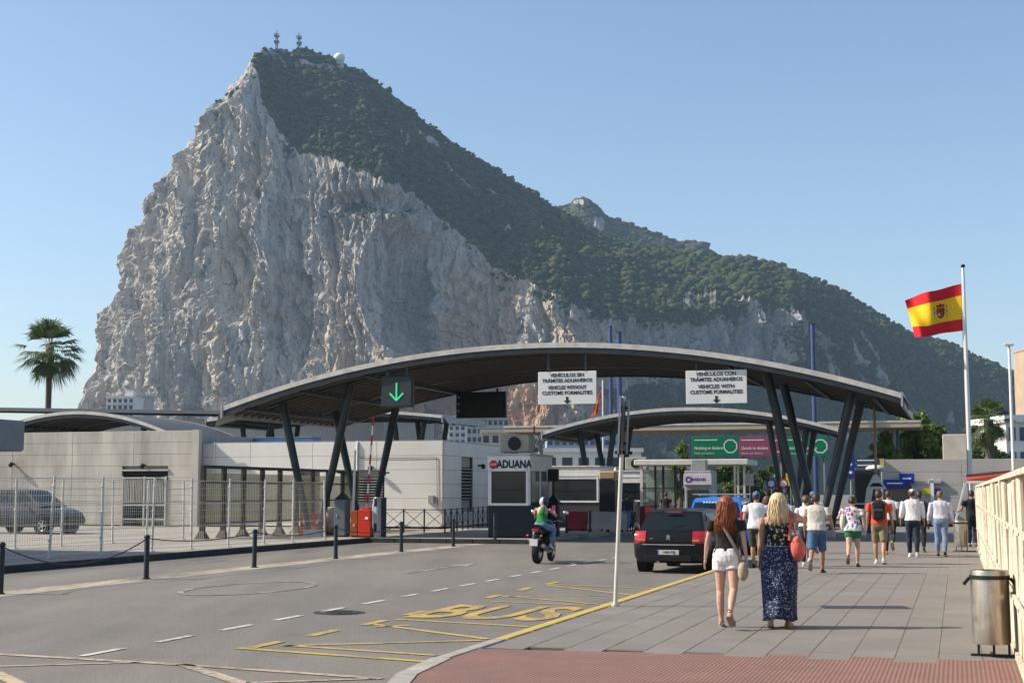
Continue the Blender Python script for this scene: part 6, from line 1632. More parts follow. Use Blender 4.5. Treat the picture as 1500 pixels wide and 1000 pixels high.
def P_(a, b, t): return a + (b - a) * t
class Body:
    def __init__(s, H=1.7, fem=False, build=1.0, L=(0, 5), Rr=(0, 5), la=(0, 6, 8), ra=(0, 6, 8), lean=2.0, head=(0, 0), sit=False, lh=None, rh=None, lift=0.0):
        """L/Rr: thigh swing and knee bend in degrees; la/ra: arm swing forward, spread, elbow bend; lh/rh: wrist targets instead"""
        k = s.k = H / 1.70 * .95; s.fem = fem; s.b = build
        g = lambda x, y, z: Vector((x, y, z)) * k
        s.pel = g(0, 0, .93)
        s.leg = {}
        low = 9
        for sd, nm, (a, kn) in ((-1, 'l', L), (1, 'r', Rr)):
            hip = g(sd * .088, 0, .88); a, kn = R(a), R(kn)
            sp = sd * (.02 if not sit else .10)
            knee = hip + g(sp * .6, .43 * math.sin(a), -.43 * math.cos(a)); ank = knee + g(-sp * .3, .40 * math.sin(a - kn), -.40 * math.cos(a - kn))
            # foot pitch: flat unless the leg trails
            pitch = min(0, a - kn + .25) * 1.0 if not sit else 0.0
            fd = Vector((sd * .12, math.cos(pitch), math.sin(pitch))).normalized(); fu = Vector((0, -math.sin(pitch), math.cos(pitch)))
            heel = ank - fd * .055 * k - fu * .07 * k; toe = ank + fd * .19 * k - fu * .075 * k
            s.leg[nm] = (hip, knee, ank, fd, fu); low = min(low, heel.z - .012 * k, toe.z - .012 * k)
        dz = Vector((0, 0, -low + lift)) if not sit else Vector((0, 0, 0))
        s.dz = dz
        for nm in s.leg:
            h, kn, an, fd, fu = s.leg[nm]; s.leg[nm] = (h + dz, kn + dz, an + dz, fd, fu)
        s.pel = s.pel + dz
        ln = R(lean); s.lean = ln
        s.q = Matrix.Rotation(-ln, 3, 'X')
        s.T = lambda x, y, z: s.pel + s.q @ (Vector((x, y, z - .93)) * k)       # torso frame
        s.sh = .185 if fem else .205
        s.sh *= (1 + (build - 1) * .6)
        s.arm = {}
        for sd, nm, (a, sp, el), tgt in ((-1, 'l', la, lh), (1, 'r', ra, rh)):
            shd = s.T(sd * s.sh, 0, 1.395); a, sp, el = R(a), R(sp), R(el)
            if tgt is None:
                d1 = Vector((sd * math.sin(sp), math.sin(a) * math.cos(sp), -math.cos(a) * math.cos(sp)))
                elb = shd + d1 * .29 * k; a2 = a + el
                d2 = Vector((sd * math.sin(sp) * .6, math.sin(a2), -math.cos(a2))).normalized(); wr = elb + d2 * .255 * k
            else:
                wr = Vector(tgt[0]) * k + dz; hint = Vector(tgt[1]).normalized(); l1, l2 = .29 * k, .255 * k; dv = wr - shd; dist = min(dv.length, (l1 + l2) * .995); dv.normalize(); wr = shd + dv * dist
                x = (l1 * l1 - l2 * l2 + dist * dist) / (2 * dist); hgt = math.sqrt(max(0, l1 * l1 - x * x)); hp = (hint - dv * hint.dot(dv)).normalized(); elb = shd + dv * x + hp * hgt
            s.arm[nm] = (shd, elb, wr)
        s.hc = s.T(0, .02 + head[1] * .001, 1.595); s.turn = R(head[0])
    # ---------- cross-sections of the torso, as (z, half width, half depth, y offset)
    def rings(s, z0, z1, off=0.0):
        f = s.fem; b = s.b
        tab = [(.80, .130, .100, -.015), (.86, .168 if f else .160, .118, -.022), (.93, .178 if f else .163, .122, -.022), (1.0, .160 if f else .156, .112, -.010), (1.08, .132 if f else .150, .098, .0), (1.16, .134 if f else .155, .100, .004), (1.25, .148 if f else .168, .108, .008), (1.33, .160 if f else .185, .108, .004), (1.39, .168 if f else .188, .092, .0), (1.43, .135 if f else .150, .076, -.004), (1.465, .075, .060, -.004)]
        A = np.array(tab); zs = [z0] + [t[0] for t in tab if z0 < t[0] < z1] + [z1]
        out = []
        for z in zs:
            w = np.interp(z, A[:, 0], A[:, 1]) * b + off; d = np.interp(z, A[:, 0], A[:, 2]) * b + off; y = np.interp(z, A[:, 0], A[:, 3])
            ring = []
            for i in range(20):
                t = 2 * math.pi * i / 20; c_, s_ = math.cos(t), math.sin(t)
                x = w * math.copysign(abs(c_) ** .85, c_); yy = d * math.copysign(abs(s_) ** .9, s_) + y
                ring.append(s.T(x, yy, z))
            out.append(ring)
        return out
    def legtube(s, mb, nm, f0, f1, off=0.0, n=12, flare=0.0):
        h, kn, an, fd, fu = s.leg[nm]; k = s.k; b = s.b
        pts = [P_(h, kn, x) for x in (0, .25, .5, .75, 1)] + [P_(kn, an, x) for x in (.15, .35, .6, .85, 1)]
        rad = [.092, .088, .077, .064, .055, .054, .057, .047, .036, .036]; sp = [0, .12, .24, .37, .5, .57, .67, .8, .92, 1.0]
        sel = [i for i, x in enumerate(sp) if f0 <= x <= f1]; P = [pts[i] for i in sel]; Q = [(rad[i] * (1 + (b - 1) * .7)) * k + off + flare * sp[i] for i in sel]
        if sp[sel[-1]] < f1 - .01:
            i = sel[-1]; t = (f1 - sp[i]) / (sp[i + 1] - sp[i]); P.append(P_(pts[i], pts[i + 1], t)); Q.append((P_(rad[i], rad[i + 1], t)) * k + off + flare * f1)
        back = Vector((0, -.018, 0)) * k
        P = [p + (back if 5 <= sel[min(j, len(sel) - 1)] <= 7 else Vector()) for j, p in enumerate(P)]
        mb.tube(P, Q, n)
    def armtube(s, mb, nm, f0, f1, off=0.0, n=10):
        sh_, el, wr = s.arm[nm]; k = s.k; bb = 1 + (s.b - 1) * .7; fm = .86 if s.fem else 1.0
        pts = [sh_, P_(sh_, el, .3), P_(sh_, el, .7), el, P_(el, wr, .25), P_(el, wr, .6), wr]; rad = [.056, .052, .044, .039, .040, .033, .025]; sp = [0, .16, .37, .53, .65, .81, 1]
        sel = [i for i, x in enumerate(sp) if f0 <= x <= f1]; P = [pts[i] for i in sel]; Q = [rad[i] * k * bb * fm + off for i in sel]
        if sp[sel[-1]] < f1 - .01:
            i = sel[-1]; t = (f1 - sp[i]) / (sp[i + 1] - sp[i]); P.append(P_(pts[i], pts[i + 1], t)); Q.append(P_(rad[i], rad[i + 1], t) * k * bb * fm + off)
        mb.tube(P, Q, n)
    def hand(s, mb, nm, curl=.5):
        sh_, el, wr = s.arm[nm]; k = s.k; d = (wr - el).normalized(); sd = -1 if nm == 'l' else 1
        fwd = Vector((0, 1, 0)); fwd = (fwd - d * fwd.dot(d)); fwd = fwd.normalized() if fwd.length > .05 else Vector((0, 0, 1)); inn = d.cross(fwd).normalized()
        if inn.x * sd > 0: inn = -inn
        c = wr + d * .045 * k
        Mx = Matrix((inn, fwd, d)).transposed()
        mb.ell(c, (.017 * k, .040 * k, .055 * k), 10, 8, Mx)
        for i in range(4):
            o = (i - 1.5) * .021 * k; Ln = (.078, .088, .084, .066)[i] * k
            b0 = c + d * .038 * k + fwd * (-o * 1.0); dd = (d + fwd * (-o * 4)).normalized()
            b1 = b0 + dd * Ln * .45 + inn * Ln * .10 * curl; b2 = b1 + dd * Ln * .35 * (1 - .3 * curl) + inn * Ln * .30 * curl; b3 = b2 + dd * Ln * .22 * (1 - .6 * curl) + inn * Ln * .28 * curl
            mb.tube([b0, b1, b2, b3], [.0095 * k, .009 * k, .0085 * k, .006 * k], 6)
        t0 = c + fwd * .028 * k - d * .02 * k; mb.tube([t0, t0 + fwd * .025 * k + d * .02 * k + inn * .01 * k, t0 + fwd * .032 * k + d * .052 * k + inn * .018 * k], [.013 * k, .011 * k, .008 * k], 6)
    def head_(s, mb):
        k = s.k; c = s.hc; q = Matrix.Rotation(s.turn, 3, 'Z')
        V = lambda x, y, z: c + q @ (Vector((x, y, z)) * k)
        rings = []
        for z, w, d, yo in ((-.118, .026, .030, .055), (-.108, .042, .050, .040), (-.08, .056, .075, .018), (-.04, .068, .090, .004), (0, .074, .097, 0), (.04, .076, .099, -.004), (.075, .068, .088, -.008), (.10, .050, .064, -.010), (.115, .022, .030, -.010)):
            rings.append([V(w * math.cos(2 * math.pi * i / 16), d * math.sin(2 * math.pi * i / 16) + yo, z) for i in range(16)])
        mb.loft(rings)
        mb.tube([V(0, .092, .015), V(0, .112, -.025), V(0, .098, -.034)], [.010 * k, .015 * k, .012 * k], 6)
        for sd in (-1, 1): mb.ell(V(sd * .078, -.005, -.01), (.010 * k, .022 * k, .032 * k), 8, 6, q)
        mb.tube([s.T(0, -.006, 1.42), s.T(0, .0, 1.50), c - Vector((0, 0, .06 * k))], [.058 * k, .050 * k * (.9 if s.fem else 1.05), .050 * k * (.9 if s.fem else 1.05)], 12)
    def skin(s, root, m, vox=.013, legs=True):
        mb = MB(); mb.loft(s.rings(.80, 1.465)); s.head_(mb)
        for nm in 'lr':
            s.legtube(mb, nm, 0, 1.0); s.armtube(mb, nm, 0, 1.0); s.hand(mb, nm)
            h, kn, an, fd, fu = s.leg[nm]; k = s.k
            mb.tube([an - fd * .045 * k - fu * .045 * k, an + fd * .02 * k - fu * .035 * k, an + fd * .10 * k - fu * .058 * k, an + fd * .175 * k - fu * .068 * k], [.034 * k, .040 * k, .036 * k, .022 * k], 8)
        o = remesh(mb, 'body', m, vox, root, 3)
        q = Matrix.Rotation(s.turn, 3, 'Z'); k = s.k
        V = lambda x, y, z: s.hc + q @ (Vector((x, y, z)) * k)
        e = MB()
        for sd in (-1, 1): e.ell(V(sd * .032, .088, .008), (.013 * k, .008 * k, .008 * k), 8, 6)
        e.build('eyes', mat('eye_dark', (.05, .04, .035), .3), o, True)
        li = MB(); li.ell(V(0, .090, -.062), (.024 * k, .008 * k, .008 * k), 8, 5); li.build('lips', mat('lip_rose', (.35, .13, .11), .5), o, True)
        return o
    def top(s, root, m, hem=.90, sleeve=.32, vox=.013, off=.022, fold=.010, name='shirt', neck=1.455, seed=0., loose=.0):
        mb = MB(); rs = s.rings(hem, neck, off * .9)
        if loose:
            n_ = len(rs)
            for i, r_ in enumerate(rs):
                c = sum(r_, Vector()) / len(r_); f = 1 + loose * max(0, 1 - i / (n_ * .6)); rs[i] = [c + (p - c) * f for p in r_]
        mb.loft(rs)
        if sleeve:
            for nm in 'lr': s.armtube(mb, nm, 0, sleeve, off + (.008 if sleeve < .5 else .002), 12)
        return remesh(mb, name, m, vox, root, 2, fold, 9.0, seed)
    def bottom(s, root, m, length=1.0, vox=.013, off=.016, fold=.008, waist=1.02, name='trousers', flare=.0):
        mb = MB(); mb.loft(s.rings(.80, waist, off))
        for nm in 'lr': s.legtube(mb, nm, 0, length, off, 14, flare)
        return remesh(mb, name, m, vox, root, 2, fold, 10.0, 3.3)
    def shoes(s, root, m, sandal=False):
        k = s.k
        for nm in 'lr':
            h, kn, an, fd, fu = s.leg[nm]
            sidev = fd.cross(fu).normalized()
            def ringf(t, w, hgt, drop=.085): 
                c = an + fd * t * k - fu * drop * k
                return [c + sidev * (w * k * math.cos(a)) + fu * (hgt * k * max(0, math.sin(a)) + (.0 if math.sin(a) >= 0 else -.008 * k)) for a in [2 * math.pi * i / 14 for i in range(14)]]
            if not sandal:
                b = MB(); b.loft([ringf(-.075, .018, .05), ringf(-.068, .034, .085), ringf(-.03, .040, .105), ringf(.02, .040, .09), ringf(.08, .045, .062), ringf(.14, .045, .048), ringf(.185, .032, .036), ringf(.20, .012, .02)]); sh_ = b.build('shoe', m, root, 'all')
            else: sh_ = None
            b = MB(); b.loft([[p - fu * .0 for p in [an + fd * t * k - fu * z * k + sidev * (w * k * x) for x, z in ((-1, .104), (1, .104), (1, .083), (-1, .083))]] for t, w in ((-.075, .028), (-.03, .04), (.06, .043), (.14, .047), (.195, .03))]); so = b.build('sole', M_sole if m is not M_shoe_w else M_shoe_w, sh_ or root)
            if sandal:
                b = MB(); b.tube([an + fd * .10 * k - fu * .082 * k + sidev * .045 * k, an + fd * .10 * k - fu * .028 * k, an + fd * .10 * k - fu * .082 * k - sidev * .045 * k], .014 * k, 6); b.tube([an - fd * .05 * k + sidev * .04 * k - fu * .01 * k, an - fd * .085 * k, an - fd * .05 * k - sidev * .04 * k - fu * .01 * k], .01 * k, 6); b.build('sandal_strap', m, so, True)
    def hair(s, root, m, style, seed=1):
        k = s.k; q = Matrix.Rotation(s.turn, 3, 'Z'); V = lambda x, y, z: s.hc + q @ (Vector((x, y, z)) * k)
        rs = random.Random(seed); mb = MB(); rings = []
        vol = .010 if style == 'short' else .024
        for z, w, d, yo in ((-.055, .060, .058, -.048), (-.02, .078, .075, -.036), (.02, .080, .084, -.026), (.06, .078, .088, -.018), (.09, .064, .074, -.014), (.112, .042, .050, -.012), (.126, .016, .018, -.010)):
            rings.append([V((w + vol) * math.cos(2 * math.pi * i / 20) * (1 + rs.uniform(-.03, .03)), (d + vol) * math.sin(2 * math.pi * i / 20) + yo, z + vol * .5 + rs.uniform(-.004, .004)) for i in range(20)])
        mb.loft(rings)
        if style in ('long', 'bob'):
            n = 620 if style == 'long' else 560
            for i in range(n):
                a = math.pi + rs.uniform(-.12, 1.12) * math.pi if rs.random() < .9 else rs.uniform(0, 2 * math.pi)
                top_z = rs.uniform(.0, .11); rr = math.sqrt(max(.05, 1 - (top_z / .135) ** 2))
                p0 = V(.070 * rr * math.cos(a), .085 * rr * math.sin(a) - .01, top_z)
                L_ = (rs.uniform(.27, .40) if style == 'long' else rs.uniform(.22, .32)) * k
                spread = rs.uniform(.75, 1.30) * (.98 if style == 'long' else .92); pts = []; ph = rs.uniform(0, 6)
                for j in range(7):
                    f = j / 6; wv = .017 * math.sin(ph + f * 10) * (1 if style == 'long' else .6)
                    x = (.085 + .045 * f) * spread * math.cos(a); y = min((.10 + .01 * f) * math.sin(a) * spread - .015 - .035 * f, .06)
                    if f == 0: pts.append(p0)
                    else: pts.append(V(x + wv, y + wv * .7, top_z * (1 - f) * .9 + .02 * (1 - f)) - Vector((0, 0, L_ * f)))
                r_ = rs.uniform(.003, .0065) * k
                mb.tube(pts, [r_ * .8, r_, r_, r_, r_ * .9, r_ * .7, r_ * .25], 5)
        elif style == 'bun':
            mb.ell(V(0, -.11, .03), (.045 * k, .045 * k, .04 * k))
        return mb.build('hair', m, root, 'all')
    def cap(s, root, m, brim=True):
        k = s.k; q = Matrix.Rotation(s.turn, 3, 'Z'); V = lambda x, y, z: s.hc + q @ (Vector((x, y, z)) * k); b = MB()
        b.loft([[V(w * math.cos(2 * math.pi * i / 20), d * math.sin(2 * math.pi * i / 20) - .006, z) for i in range(20)] for z, w, d in ((.03, .092, .113), (.065, .090, .110), (.10, .074, .090), (.125, .046, .056), (.136, .012, .014))]); o = b.build('cap', m, root, 'all')
        if brim:
            b = MB(); b.loft([[V(.078 * math.cos(t), .10 + .07 * e * math.sin(t), z) for t in [math.pi * j / 10 for j in range(11)]] for z, e in ((.032, 1.0), (.040, 1.0))]); b.build('peak', m, o, True)
        return o
def person(label, t, r, z=0.0, turn=0.0):
    return thing('person', label, 'person', W(t, r, z), SZ + R(turn), 'people on the pavement')
def backpack(b, label, m, w=.30, h=.44, t=0, r=0, root=None):
    o = thing('backpack', label, 'backpack', root.location, root.rotation_euler.z); k = b.k
    c = b.T(0, -.205 * b.b, 1.22); mb = MB(); Mx = b.q
    mb.bbox(c, (w * k, .17 * k, h * k), .05); mb.ell(c + Vector((0, 0, h * .42)) * k, (w * .46 * k, .085 * k, .09 * k), 14, 8); mb.bbox(c + Vector((0, -.10, -.08)) * k, (w * .78 * k, .09 * k, h * .5 * k), .035)
    remesh(mb, 'bag_body', m, .014, o, 3, .008, 8)
    for s in (-1, 1):
        MB().tube([b.T(s * .11, -.13, 1.42), b.T(s * .13, -.02, 1.455), b.T(s * .135, .09, 1.38), b.T(s * .15, .10, 1.22), b.T(s * .16, -.05, 1.08)], .019 * k, 6, .5).build('strap', m, o, True)
    MB().tube([b.T(-.04, -.2, 1.44), b.T(0, -.21, 1.48), b.T(.04, -.2, 1.44)], .009, 5).build('grab_loop', m, o, True)
    pk = MB(); pk.bbox(c + Vector((0, -.148, .0)) * k, (.20, .012, .012), .004); pk.build('zip', mat('pack_zip', (.06, .06, .065), .5), o)
    return o
C = {}
C['black'] = cloth('black', (.016, .016, .018)); C['white'] = cloth('white', (.68, .68, .69), (.60, .60, .63)); C['offwhite'] = cloth('offwhite', (.60, .56, .50)); C['lav'] = cloth('pale_lavender', (.58, .58, .68)); C['jean'] = cloth('blue_jeans', (.12, .19, .33), (.20, .28, .42)); C['djean'] = cloth('dark_jeans', (.025, .045, .075)); C['blueshort'] = cloth('blue_shorts', (.045, .10, .20), (.07, .14, .26)); C['khaki'] = cloth('khaki', (.22, .18, .12)); C['dkhaki'] = cloth('dark_olive', (.06, .055, .04)); C['orange'] = cloth('orange', (.72, .085, .022)); C['green'] = cloth('green', (.015, .16, .075)); C['navy'] = cloth('navy', (.018, .022, .045)); C['teal'] = cloth('dark_teal', (.03, .06, .07)); C['capblue'] = cloth('cap_blue', (.06, .30, .60)); C['bgreen'] = cloth('bright_green', (.018, .22, .055))
C['lace'] = print_cloth('white_lace', (.74, .70, .69), [(.62, .55, .58), (.78, .76, .74), (.66, .60, .62)], 38)
C['floralk'] = print_cloth('black_floral', (.014, .014, .018), [(.55, .52, .45), (.30, .33, .10), (.40, .40, .36), (.12, .20, .26), (.50, .42, .20)], 26)
C['floralw'] = print_cloth('white_floral', (.66, .68, .70), [(.22, .06, .38), (.05, .30, .50), (.60, .48, .06), (.55, .06, .22), (.10, .35, .20), (.30, .10, .45)], 17, (.50, .60))
C['dots'] = print_cloth('navy_dotted', (.016, .024, .062), [(.42, .42, .46), (.06, .08, .14), (.30, .32, .38), (.03, .04, .09)], 52)
C['coral'] = cloth('coral_leather', (.60, .13, .10), (.42, .08, .07)); C['beige'] = cloth('beige_leather', (.36, .30, .22)); C['silver'] = cloth('silver_band', (.36, .36, .38))

# 1 red-haired woman in black T-shirt
rt = person('woman with long red hair, black T-shirt and white lace shorts', -2.80, 18.1)
b = Body(1.66, True, .98, L=(4, 3), Rr=(-14, 34), la=(4, 17, 10), ra=(-6, 11, 10), lean=1)
b.skin(rt, SK['pink'], .0095); b.top(rt, C['black'], .955, .27, .011, .020, .008, seed=1.); b.bottom(rt, C['lace'], .17, .010, .020, .006, 1.02, 'shorts', .05); b.hair(rt, HM['red'], 'long', 4); b.shoes(rt, M_shoe_t, True)
bag = thing('shoulder_bag', 'beige crossbody bag on the hip of the red haired woman', 'bag', rt.location, rt.rotation_euler.z)
MB().tube([b.T(-.09, .02, 1.475), b.T(-.07, -.115, 1.40), b.T(.02, -.150, 1.25), b.T(.10, -.155, 1.10), b.T(.175, -.135, .95), b.T(.215, -.06, .84)], .022, 6, .35).build('strap', C['beige'], bag, True)
mb = MB(); mb.ell(b.T(.225, -.07, .72), (.07, .12, .125), 14, 10); remesh(mb, 'pouch', C['beige'], .012, bag, 3, .008); MB().bbox(b.T(.30, -.07, .75), (.012, .07, .03), .004).build('clasp', M_chr, bag)
# 2 blonde woman in floral camisole and long skirt
rt = person('blonde woman in floral camisole top and long navy skirt', -2.18, 18.35)
b = Body(1.70, True, 1.12, L=(-9, 20), Rr=(7, 3), la=(-4, 8, 6), ra=(0, 10, 8), lean=1, rh=((.17, .10, 1.47), (.55, -.15, -.75)))
b.skin(rt, SK['tan'], .0095)
b.top(rt, C['floralk'], 1.00, 0, .011, .012, .006, 'camisole', 1.335)
MB().loft(b.rings(.985, 1.03, .020)).build('waist_band', C['silver'], rt, True)
for s_ in (-1, 1): MB().tube([b.T(s_ * .085, -.095, 1.31), b.T(s_ * .085, -.06, 1.43), b.T(s_ * .085, .0, 1.455), b.T(s_ * .085, .09, 1.34)], .009, 6).build('shoulder_strap', C['floralk'], rt, True)
sk = MB(); rings = []
lk, rk, lan, ran = b.leg['l'][1], b.leg['r'][1], b.leg['l'][2], b.leg['r'][2]
for f, w, d in ((0, .185, .145), (.08, .215, .165), (.2, .232, .185), (.4, .228, .215), (.6, .215, .245), (.8, .205, .27), (.94, .205, .275), (1.0, .21, .28)):
    z = 1.01 - .90 * f; c = P_(b.T(0, -.01, 1.025), Vector((.01, -.10, .11)), f)
    rings.append([c + Vector((w * math.cos(a) * (1 + .05 * f * math.sin(9 * a + 2)), d * math.sin(a) * (1 + .05 * f * math.sin(7 * a)), .02 * f * math.sin(3 * a))) for a in [2 * math.pi * i / 56 for i in range(56)]])
sk.loft(rings); sk.build('long_skirt', C['dots'], rt, 'all')
b.hair(rt, HM['blonde'], 'bob', 9); b.shoes(rt, M_shoe_t)
bag = thing('shoulder_bag', 'coral red shoulder bag carried by the blonde woman', 'bag', rt.location, rt.rotation_euler.z)
MB().tube([b.T(.15, -.10, 1.10), b.T(.165, -.09, 1.30), b.T(.16, -.02, 1.455), b.T(.18, .09, 1.30), b.T(.24, .06, 1.10)], .017, 6, .5).build('strap', C['coral'], bag, True)
mb = MB(); mb.ell(b.T(.255, -.05, .985), (.10, .16, .155), 14, 10); mb.ell(b.T(.25, -.05, 1.09), (.06, .13, .08), 14, 8); remesh(mb, 'pouch', C['coral'], .012, bag, 3, .012); MB().tube([b.T(.20, -.17, 1.1), b.T(.26, -.17, .95)], .008, 5).build('tassel', C['coral'], bag)
# 3 man in white T-shirt and blue cap
def fig(label, t, r, H, fem, build, L, Rr, la, ra, skin, top, bottom, hair, shoe, sleeve=.32, hem=.90, blen=1.0, cap=None, style='short', bname='trousers', turn=0, lean=2, loose=.05, z=0., head=(0, 0), tname='shirt', seed=1, flare=.0, lh=None, rh=None):
    rt = person(label, t, r, z, turn); b = Body(H, fem, build, L, Rr, la, ra, lean, head, lh=lh, rh=rh)
    b.skin(rt, SK[skin], .013); b.top(rt, C[top], hem, sleeve, .014, .022, .010, tname, seed=float(seed), loose=loose)
    b.bottom(rt, C[bottom], blen, .014, .016, .008, 1.0, bname, flare)
    if hair: b.hair(rt, HM[hair], style, seed)
    if cap: b.cap(rt, C[cap])
    b.shoes(rt, shoe); return rt, b
fig('man in white T-shirt, bright blue cap and dark shorts beside the blonde woman', -4.35, 32.5, 1.74, False, 1.06, (10, 4), (-14, 22), (-10, 12, 20), (10, 12, 20), 'tan', 'white', 'dkhaki', 'dark', M_shoe_b, .30, .86, .48, 'capblue', bname='shorts', seed=3, loose=.12, flare=.03)
fig('woman in short sleeved white top and dark jeans beside the man in blue shorts', -3.35, 33.6, 1.64, True, 1.04, (6, 3), (-16, 24), (8, 14, 20), (-8, 10, 10), 'tan', 'white', 'djean', 'brown', M_shoe_w, .26, .95, .97, style='bun', seed=5)
fig('man in beige T-shirt and blue knee shorts', -2.85, 30.7, 1.72, False, 1.08, (-22, 34), (14, 3), (8, 8, 12), (-6, 19, 14), 'olive', 'offwhite', 'blueshort', 'dark', M_shoe_b, .32, .90, .50, bname='shorts', seed=7, flare=.035, loose=.10)
rt, b = fig('woman in colourful floral blouse and green shorts', -2.30, 33.5, 1.62, True, 1.10, (-20, 36), (8, 3), (-6, 10, 14), (-12, 12, 10), 'pink', 'floralw', 'green', 'dark', M_shoe_b, .30, .86, .22, style='bun', bname='shorts', seed=9, loose=.16, flare=.06, lh=((-.16, .14, 1.28), (-.5, .1, -.6)))
bag = thing('shoulder_bag', 'cream shoulder bag on the woman in the floral blouse', 'bag', rt.location, rt.rotation_euler.z)
mb = MB(); mb.ell(b.T(-.24, -.02, 1.08), (.07, .13, .20), 12, 8); remesh(mb, 'pouch', C['offwhite'], .014, bag, 2, .01); MB().tube([b.T(-.2, -.1, 1.2), b.T(-.15, -.02, 1.45), b.T(-.2, .1, 1.2)], .014, 6).build('strap', C['offwhite'], bag, True)
rt, b = fig('man in bright orange T-shirt and khaki shorts', -1.80, 35.2, 1.78, False, 1.06, (10, 4), (-12, 16), (-4, 10, 22), (4, 12, 14), 'tan', 'orange', 'khaki', 'dark', M_shoe_w, .36, .90, .46, bname='shorts', seed=11, flare=.03, loose=.06)
backpack(b, 'black backpack worn over the orange T-shirt', cloth('pack_black', (.016, .016, .018)), root=rt)
fig('man in white shirt and black trousers just ahead of the orange T-shirt', -1.80, 40.2, 1.80, False, 1.04, (16, 3), (-26, 42), (8, 10, 20), (-8, 10, 10), 'olive', 'white', 'black', 'dark', M_shoe_t, .34, .92, .97, seed=13)
fig('man in white long sleeved shirt, white cap and black trousers', -1.15, 39.2, 1.80, False, 1.06, (6, 3), (-8, 10), (-6, 12, 40), (6, 9, 10), 'tan', 'white', 'navy', 'dark', M_shoe_w, .80, .90, .97, 'white', seed=15, loose=.08)
fig('person in dark teal jacket half hidden behind the white capped man', -1.05, 42.6, 1.76, False, 1.06, (6, 3), (-10, 14), (0, 10, 12), (0, 12, 12), 'dark', 'teal', 'black', 'dark', M_shoe_b, .9, .88, .97, seed=17)
rt, b = fig('man in pale lavender shirt and light blue jeans by the hoarding', -.45, 39.9, 1.76, False, 1.06, (5, 3), (-9, 13), (4, 14, 16), (-4, 12, 14), 'tan', 'lav', 'jean', 'fair', M_shoe_b, .92, .97, .97, seed=19)
ph = thing('phone_pouch', 'small black pouch held by the man in the lavender shirt', 'pouch', rt.location, rt.rotation_euler.z); w_ = b.arm['l'][2]; MB().bbox(w_ + Vector((-.01, .03, -.12)), (.05, .10, .15), .015).build('case', C['black'], ph); MB().tube([w_ + Vector((-.01, .0, -.05)), w_ + Vector((-.01, .06, -.05))], .006, 5).build('wrist_loop', C['black'], ph)
fig('person in black standing at the end of the hoarding', .42, 47.2, 1.78, False, 1.08, (3, 2), (-3, 4), (10, 22, 60), (6, 10, 20), 'olive', 'black', 'black', 'dark', M_shoe_b, .32, .90, .97, seed=21, turn=20)
fig('person in pale lavender top and dark jeans ahead of the blonde woman', -4.25, 37.0, 1.68, False, 1.0, (8, 3), (-14, 20), (4, 10, 10), (-4, 10, 10), 'olive', 'lav', 'djean', 'dark', M_shoe_b, .3, .92, .97, seed=23)
rt, b = fig('distant person with light blue cap and black pack near the columns', -3.9, 41.0, 1.74, False, 1.0, (8, 3), (-14, 20), (4, 10, 10), (-4, 10, 10), 'tan', 'white', 'djean', 'dark', M_shoe_b, .3, .92, .97, 'capblue', seed=25)
backpack(b, 'dark backpack on the distant person with the light blue cap', cloth('pack_navy', (.025, .03, .045)), root=rt)
fig('brown haired woman in a dark top behind the white T-shirt man', -4.55, 36.0, 1.62, True, 1.0, (8, 3), (-14, 20), (4, 10, 10), (-4, 10, 10), 'tan', 'navy', 'djean', 'brown', M_shoe_b, .3, .92, .97, style='bob', seed=27)
fig('distant person in blue jeans by the traffic cone', tr_at(918, 60), 60.0, 1.66, False, 1.0, (8, 3), (-10, 14), (4, 10, 10), (-4, 10, 10), 'olive', 'teal', 'jean', 'dark', M_shoe_b, .8, .92, .97, seed=29)
fig('distant person in khaki walking left of the traffic cone', tr_at(925, 61.5), 61.5, 1.62, True, 1.0, (8, 3), (-10, 14), (4, 10, 10), (-4, 10, 10), 'tan', 'offwhite', 'djean', 'brown', M_shoe_b, .3, .92, .97, style='bob', seed=31)
fig('distant person in a dark top beside the glazed shelter', tr_at(975, 66), 66.0, 1.72, False, 1.0, (8, 3), (-10, 14), (4, 10, 10), (-4, 10, 10), 'olive', 'black', 'khaki', 'dark', M_shoe_b, .3, .92, .5, bname='shorts', seed=33, flare=.03)

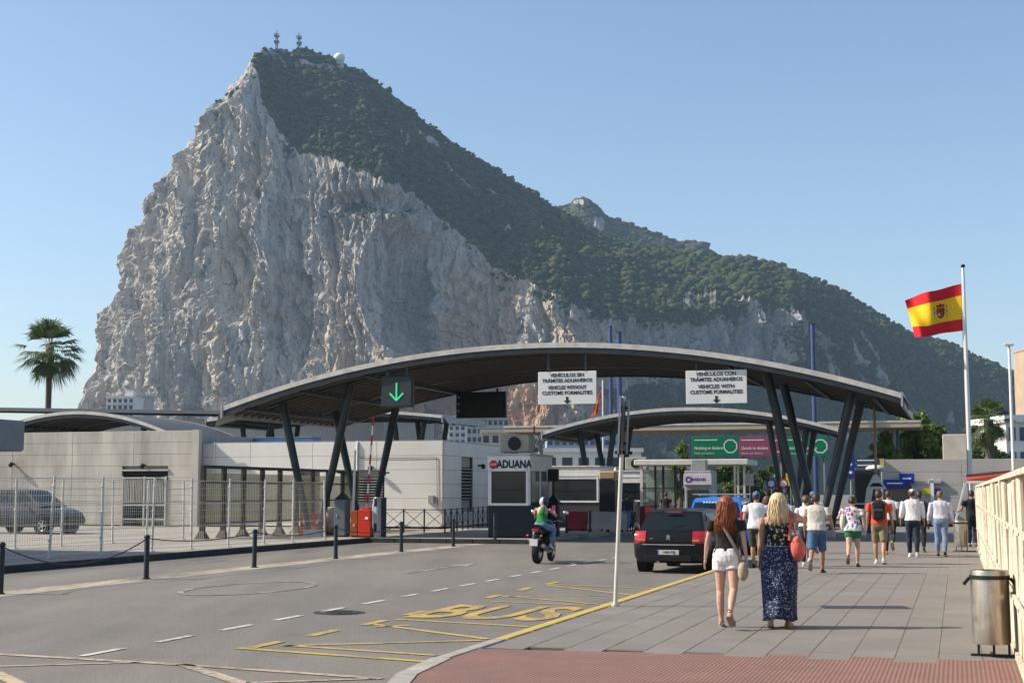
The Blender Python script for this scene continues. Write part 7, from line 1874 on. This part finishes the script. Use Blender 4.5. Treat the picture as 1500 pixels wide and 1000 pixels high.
# ---- motorcycle rider, seated
rr = thing('person', 'helmeted motorcycle rider in green halter top and blue jeans', 'person', mo_.location, mo_.rotation_euler.z, 'people on the road')
rr.rotation_euler.y = mo_.rotation_euler.y
b = Body(1.64, True, 1.0, L=(0, 0), Rr=(0, 0), la=(40, 12, 30), ra=(40, 12, 30), lean=14, sit=True, lh=((-.36, .78, .98), (-.5, -.4, -.6)), rh=((.24, .62, 1.26), (.6, -.2, -.6)))
sh_off = Vector((0, .62, .06))
k = b.k
def rebase():
    """sit the pelvis on the saddle and set each leg from hip over the tank side to the peg"""
    d = Vector((0, .60, .97)) - b.pel + Vector((0, 0, .0))
    b.pel = b.pel + d
    for nm, sd in (('l', -1), ('r', 1)):
        hip = b.pel + Vector((sd * .09, 0, -.03)); knee = Vector((sd * .25, 1.02, .86)); ank = Vector((sd * .22, .80, .48))
        b.leg[nm] = (hip, knee, ank, Vector((sd * .15, .97, -.15)).normalized(), Vector((0, .15, .98)).normalized())
    for nm, sd, wr in (('l', -1, Vector((-.38, 1.33, 1.08))), ('r', 1, Vector((.25, 1.02, 1.30)))):
        shd = b.T(sd * b.sh, 0, 1.395); l1, l2 = .29 * k, .255 * k; dv = wr - shd; dist = min(dv.length, (l1 + l2) * .99); dv.normalize(); wr = shd + dv * dist
        x = (l1 * l1 - l2 * l2 + dist * dist) / (2 * dist); hg = math.sqrt(max(0, l1 * l1 - x * x)); hint = Vector((sd * .7, -.2, -.7)); hp = (hint - dv * hint.dot(dv)).normalized()
        b.arm[nm] = (shd, shd + dv * x + hp * hg, wr)
    b.hc = b.T(0, .05, 1.60)
rebase()
b.skin(rr, SK['pink'], .012)
mb = MB(); mb.loft(b.rings(.94, 1.24, .012)); o = remesh(mb, 'halter_top', C['bgreen'], .012, rr, 2, .005)
MB().tube([b.T(.0, -.112, 1.22), b.T(.03, -.118, 1.32), b.T(.04, -.075, 1.45)], [.085, .065, .04], 8, .35).build('halter_back', C['bgreen'], rr, True)
b.bottom(rr, C['jean'], .96, .013, .016, .008, .99, 'jeans'); b.shoes(rr, M_shoe_w)
hl = MB(); hl.ell(b.hc + Vector((0, 0, .015)), (.125 * k, .145 * k, .145 * k), 22, 14); hh = hl.build('helmet', paintm('helmet_silver', (.46, .47, .50)), rr, 'all')
hs = MB(); hs.ell(b.hc + Vector((.03, .0, .028)), (.104 * k, .15 * k, .139 * k), 18, 12); hs.build('helmet_stripe', paintm('helmet_navy', (.03, .035, .07)), hh, 'all')
vs_ = MB(); vs_.ell(b.hc + Vector((0, .05, .01)), (.118 * k, .112 * k, .06 * k), 18, 10); vs_.build('visor', M_cgl, hh, 'all')
pn = thing('phone', 'pink cased phone held up by the motorcycle rider', 'phone', rr.location, rr.rotation_euler.z); pw_ = b.arm['r'][2]; MB().bbox(pw_ + Vector((.0, .05, .09)), (.085, .015, .165), .006).build('case', mat('pink_case', (.52, .05, .22), .4), pn); MB().bbox(pw_ + Vector((-.02, .04, .15)), (.02, .006, .03), .003).build('camera_bump', M_blkp, pn)
# ================================================================== the air between here and the mountain
hz = MB().box((300, 1250, 234.0), (5400, 2900, 472.0))
hm = bpy.data.materials.new('haze_air'); hm.use_nodes = True
ht = hm.node_tree; ht.nodes.clear()
ho = ht.nodes.new('ShaderNodeOutputMaterial'); hv = ht.nodes.new('ShaderNodeVolumePrincipled')
hv.inputs['Color'].default_value = (.50, .74, 1.0, 1)
hv.inputs['Density'].default_value = 0.000095
hv.inputs['Anisotropy'].default_value = 0.1
ht.links.new(hv.outputs[0], ho.inputs['Volume'])
haze = hz.build('haze', hm)
tag(haze, 'thin bluish summer haze filling the air', 'haze', kind='stuff')
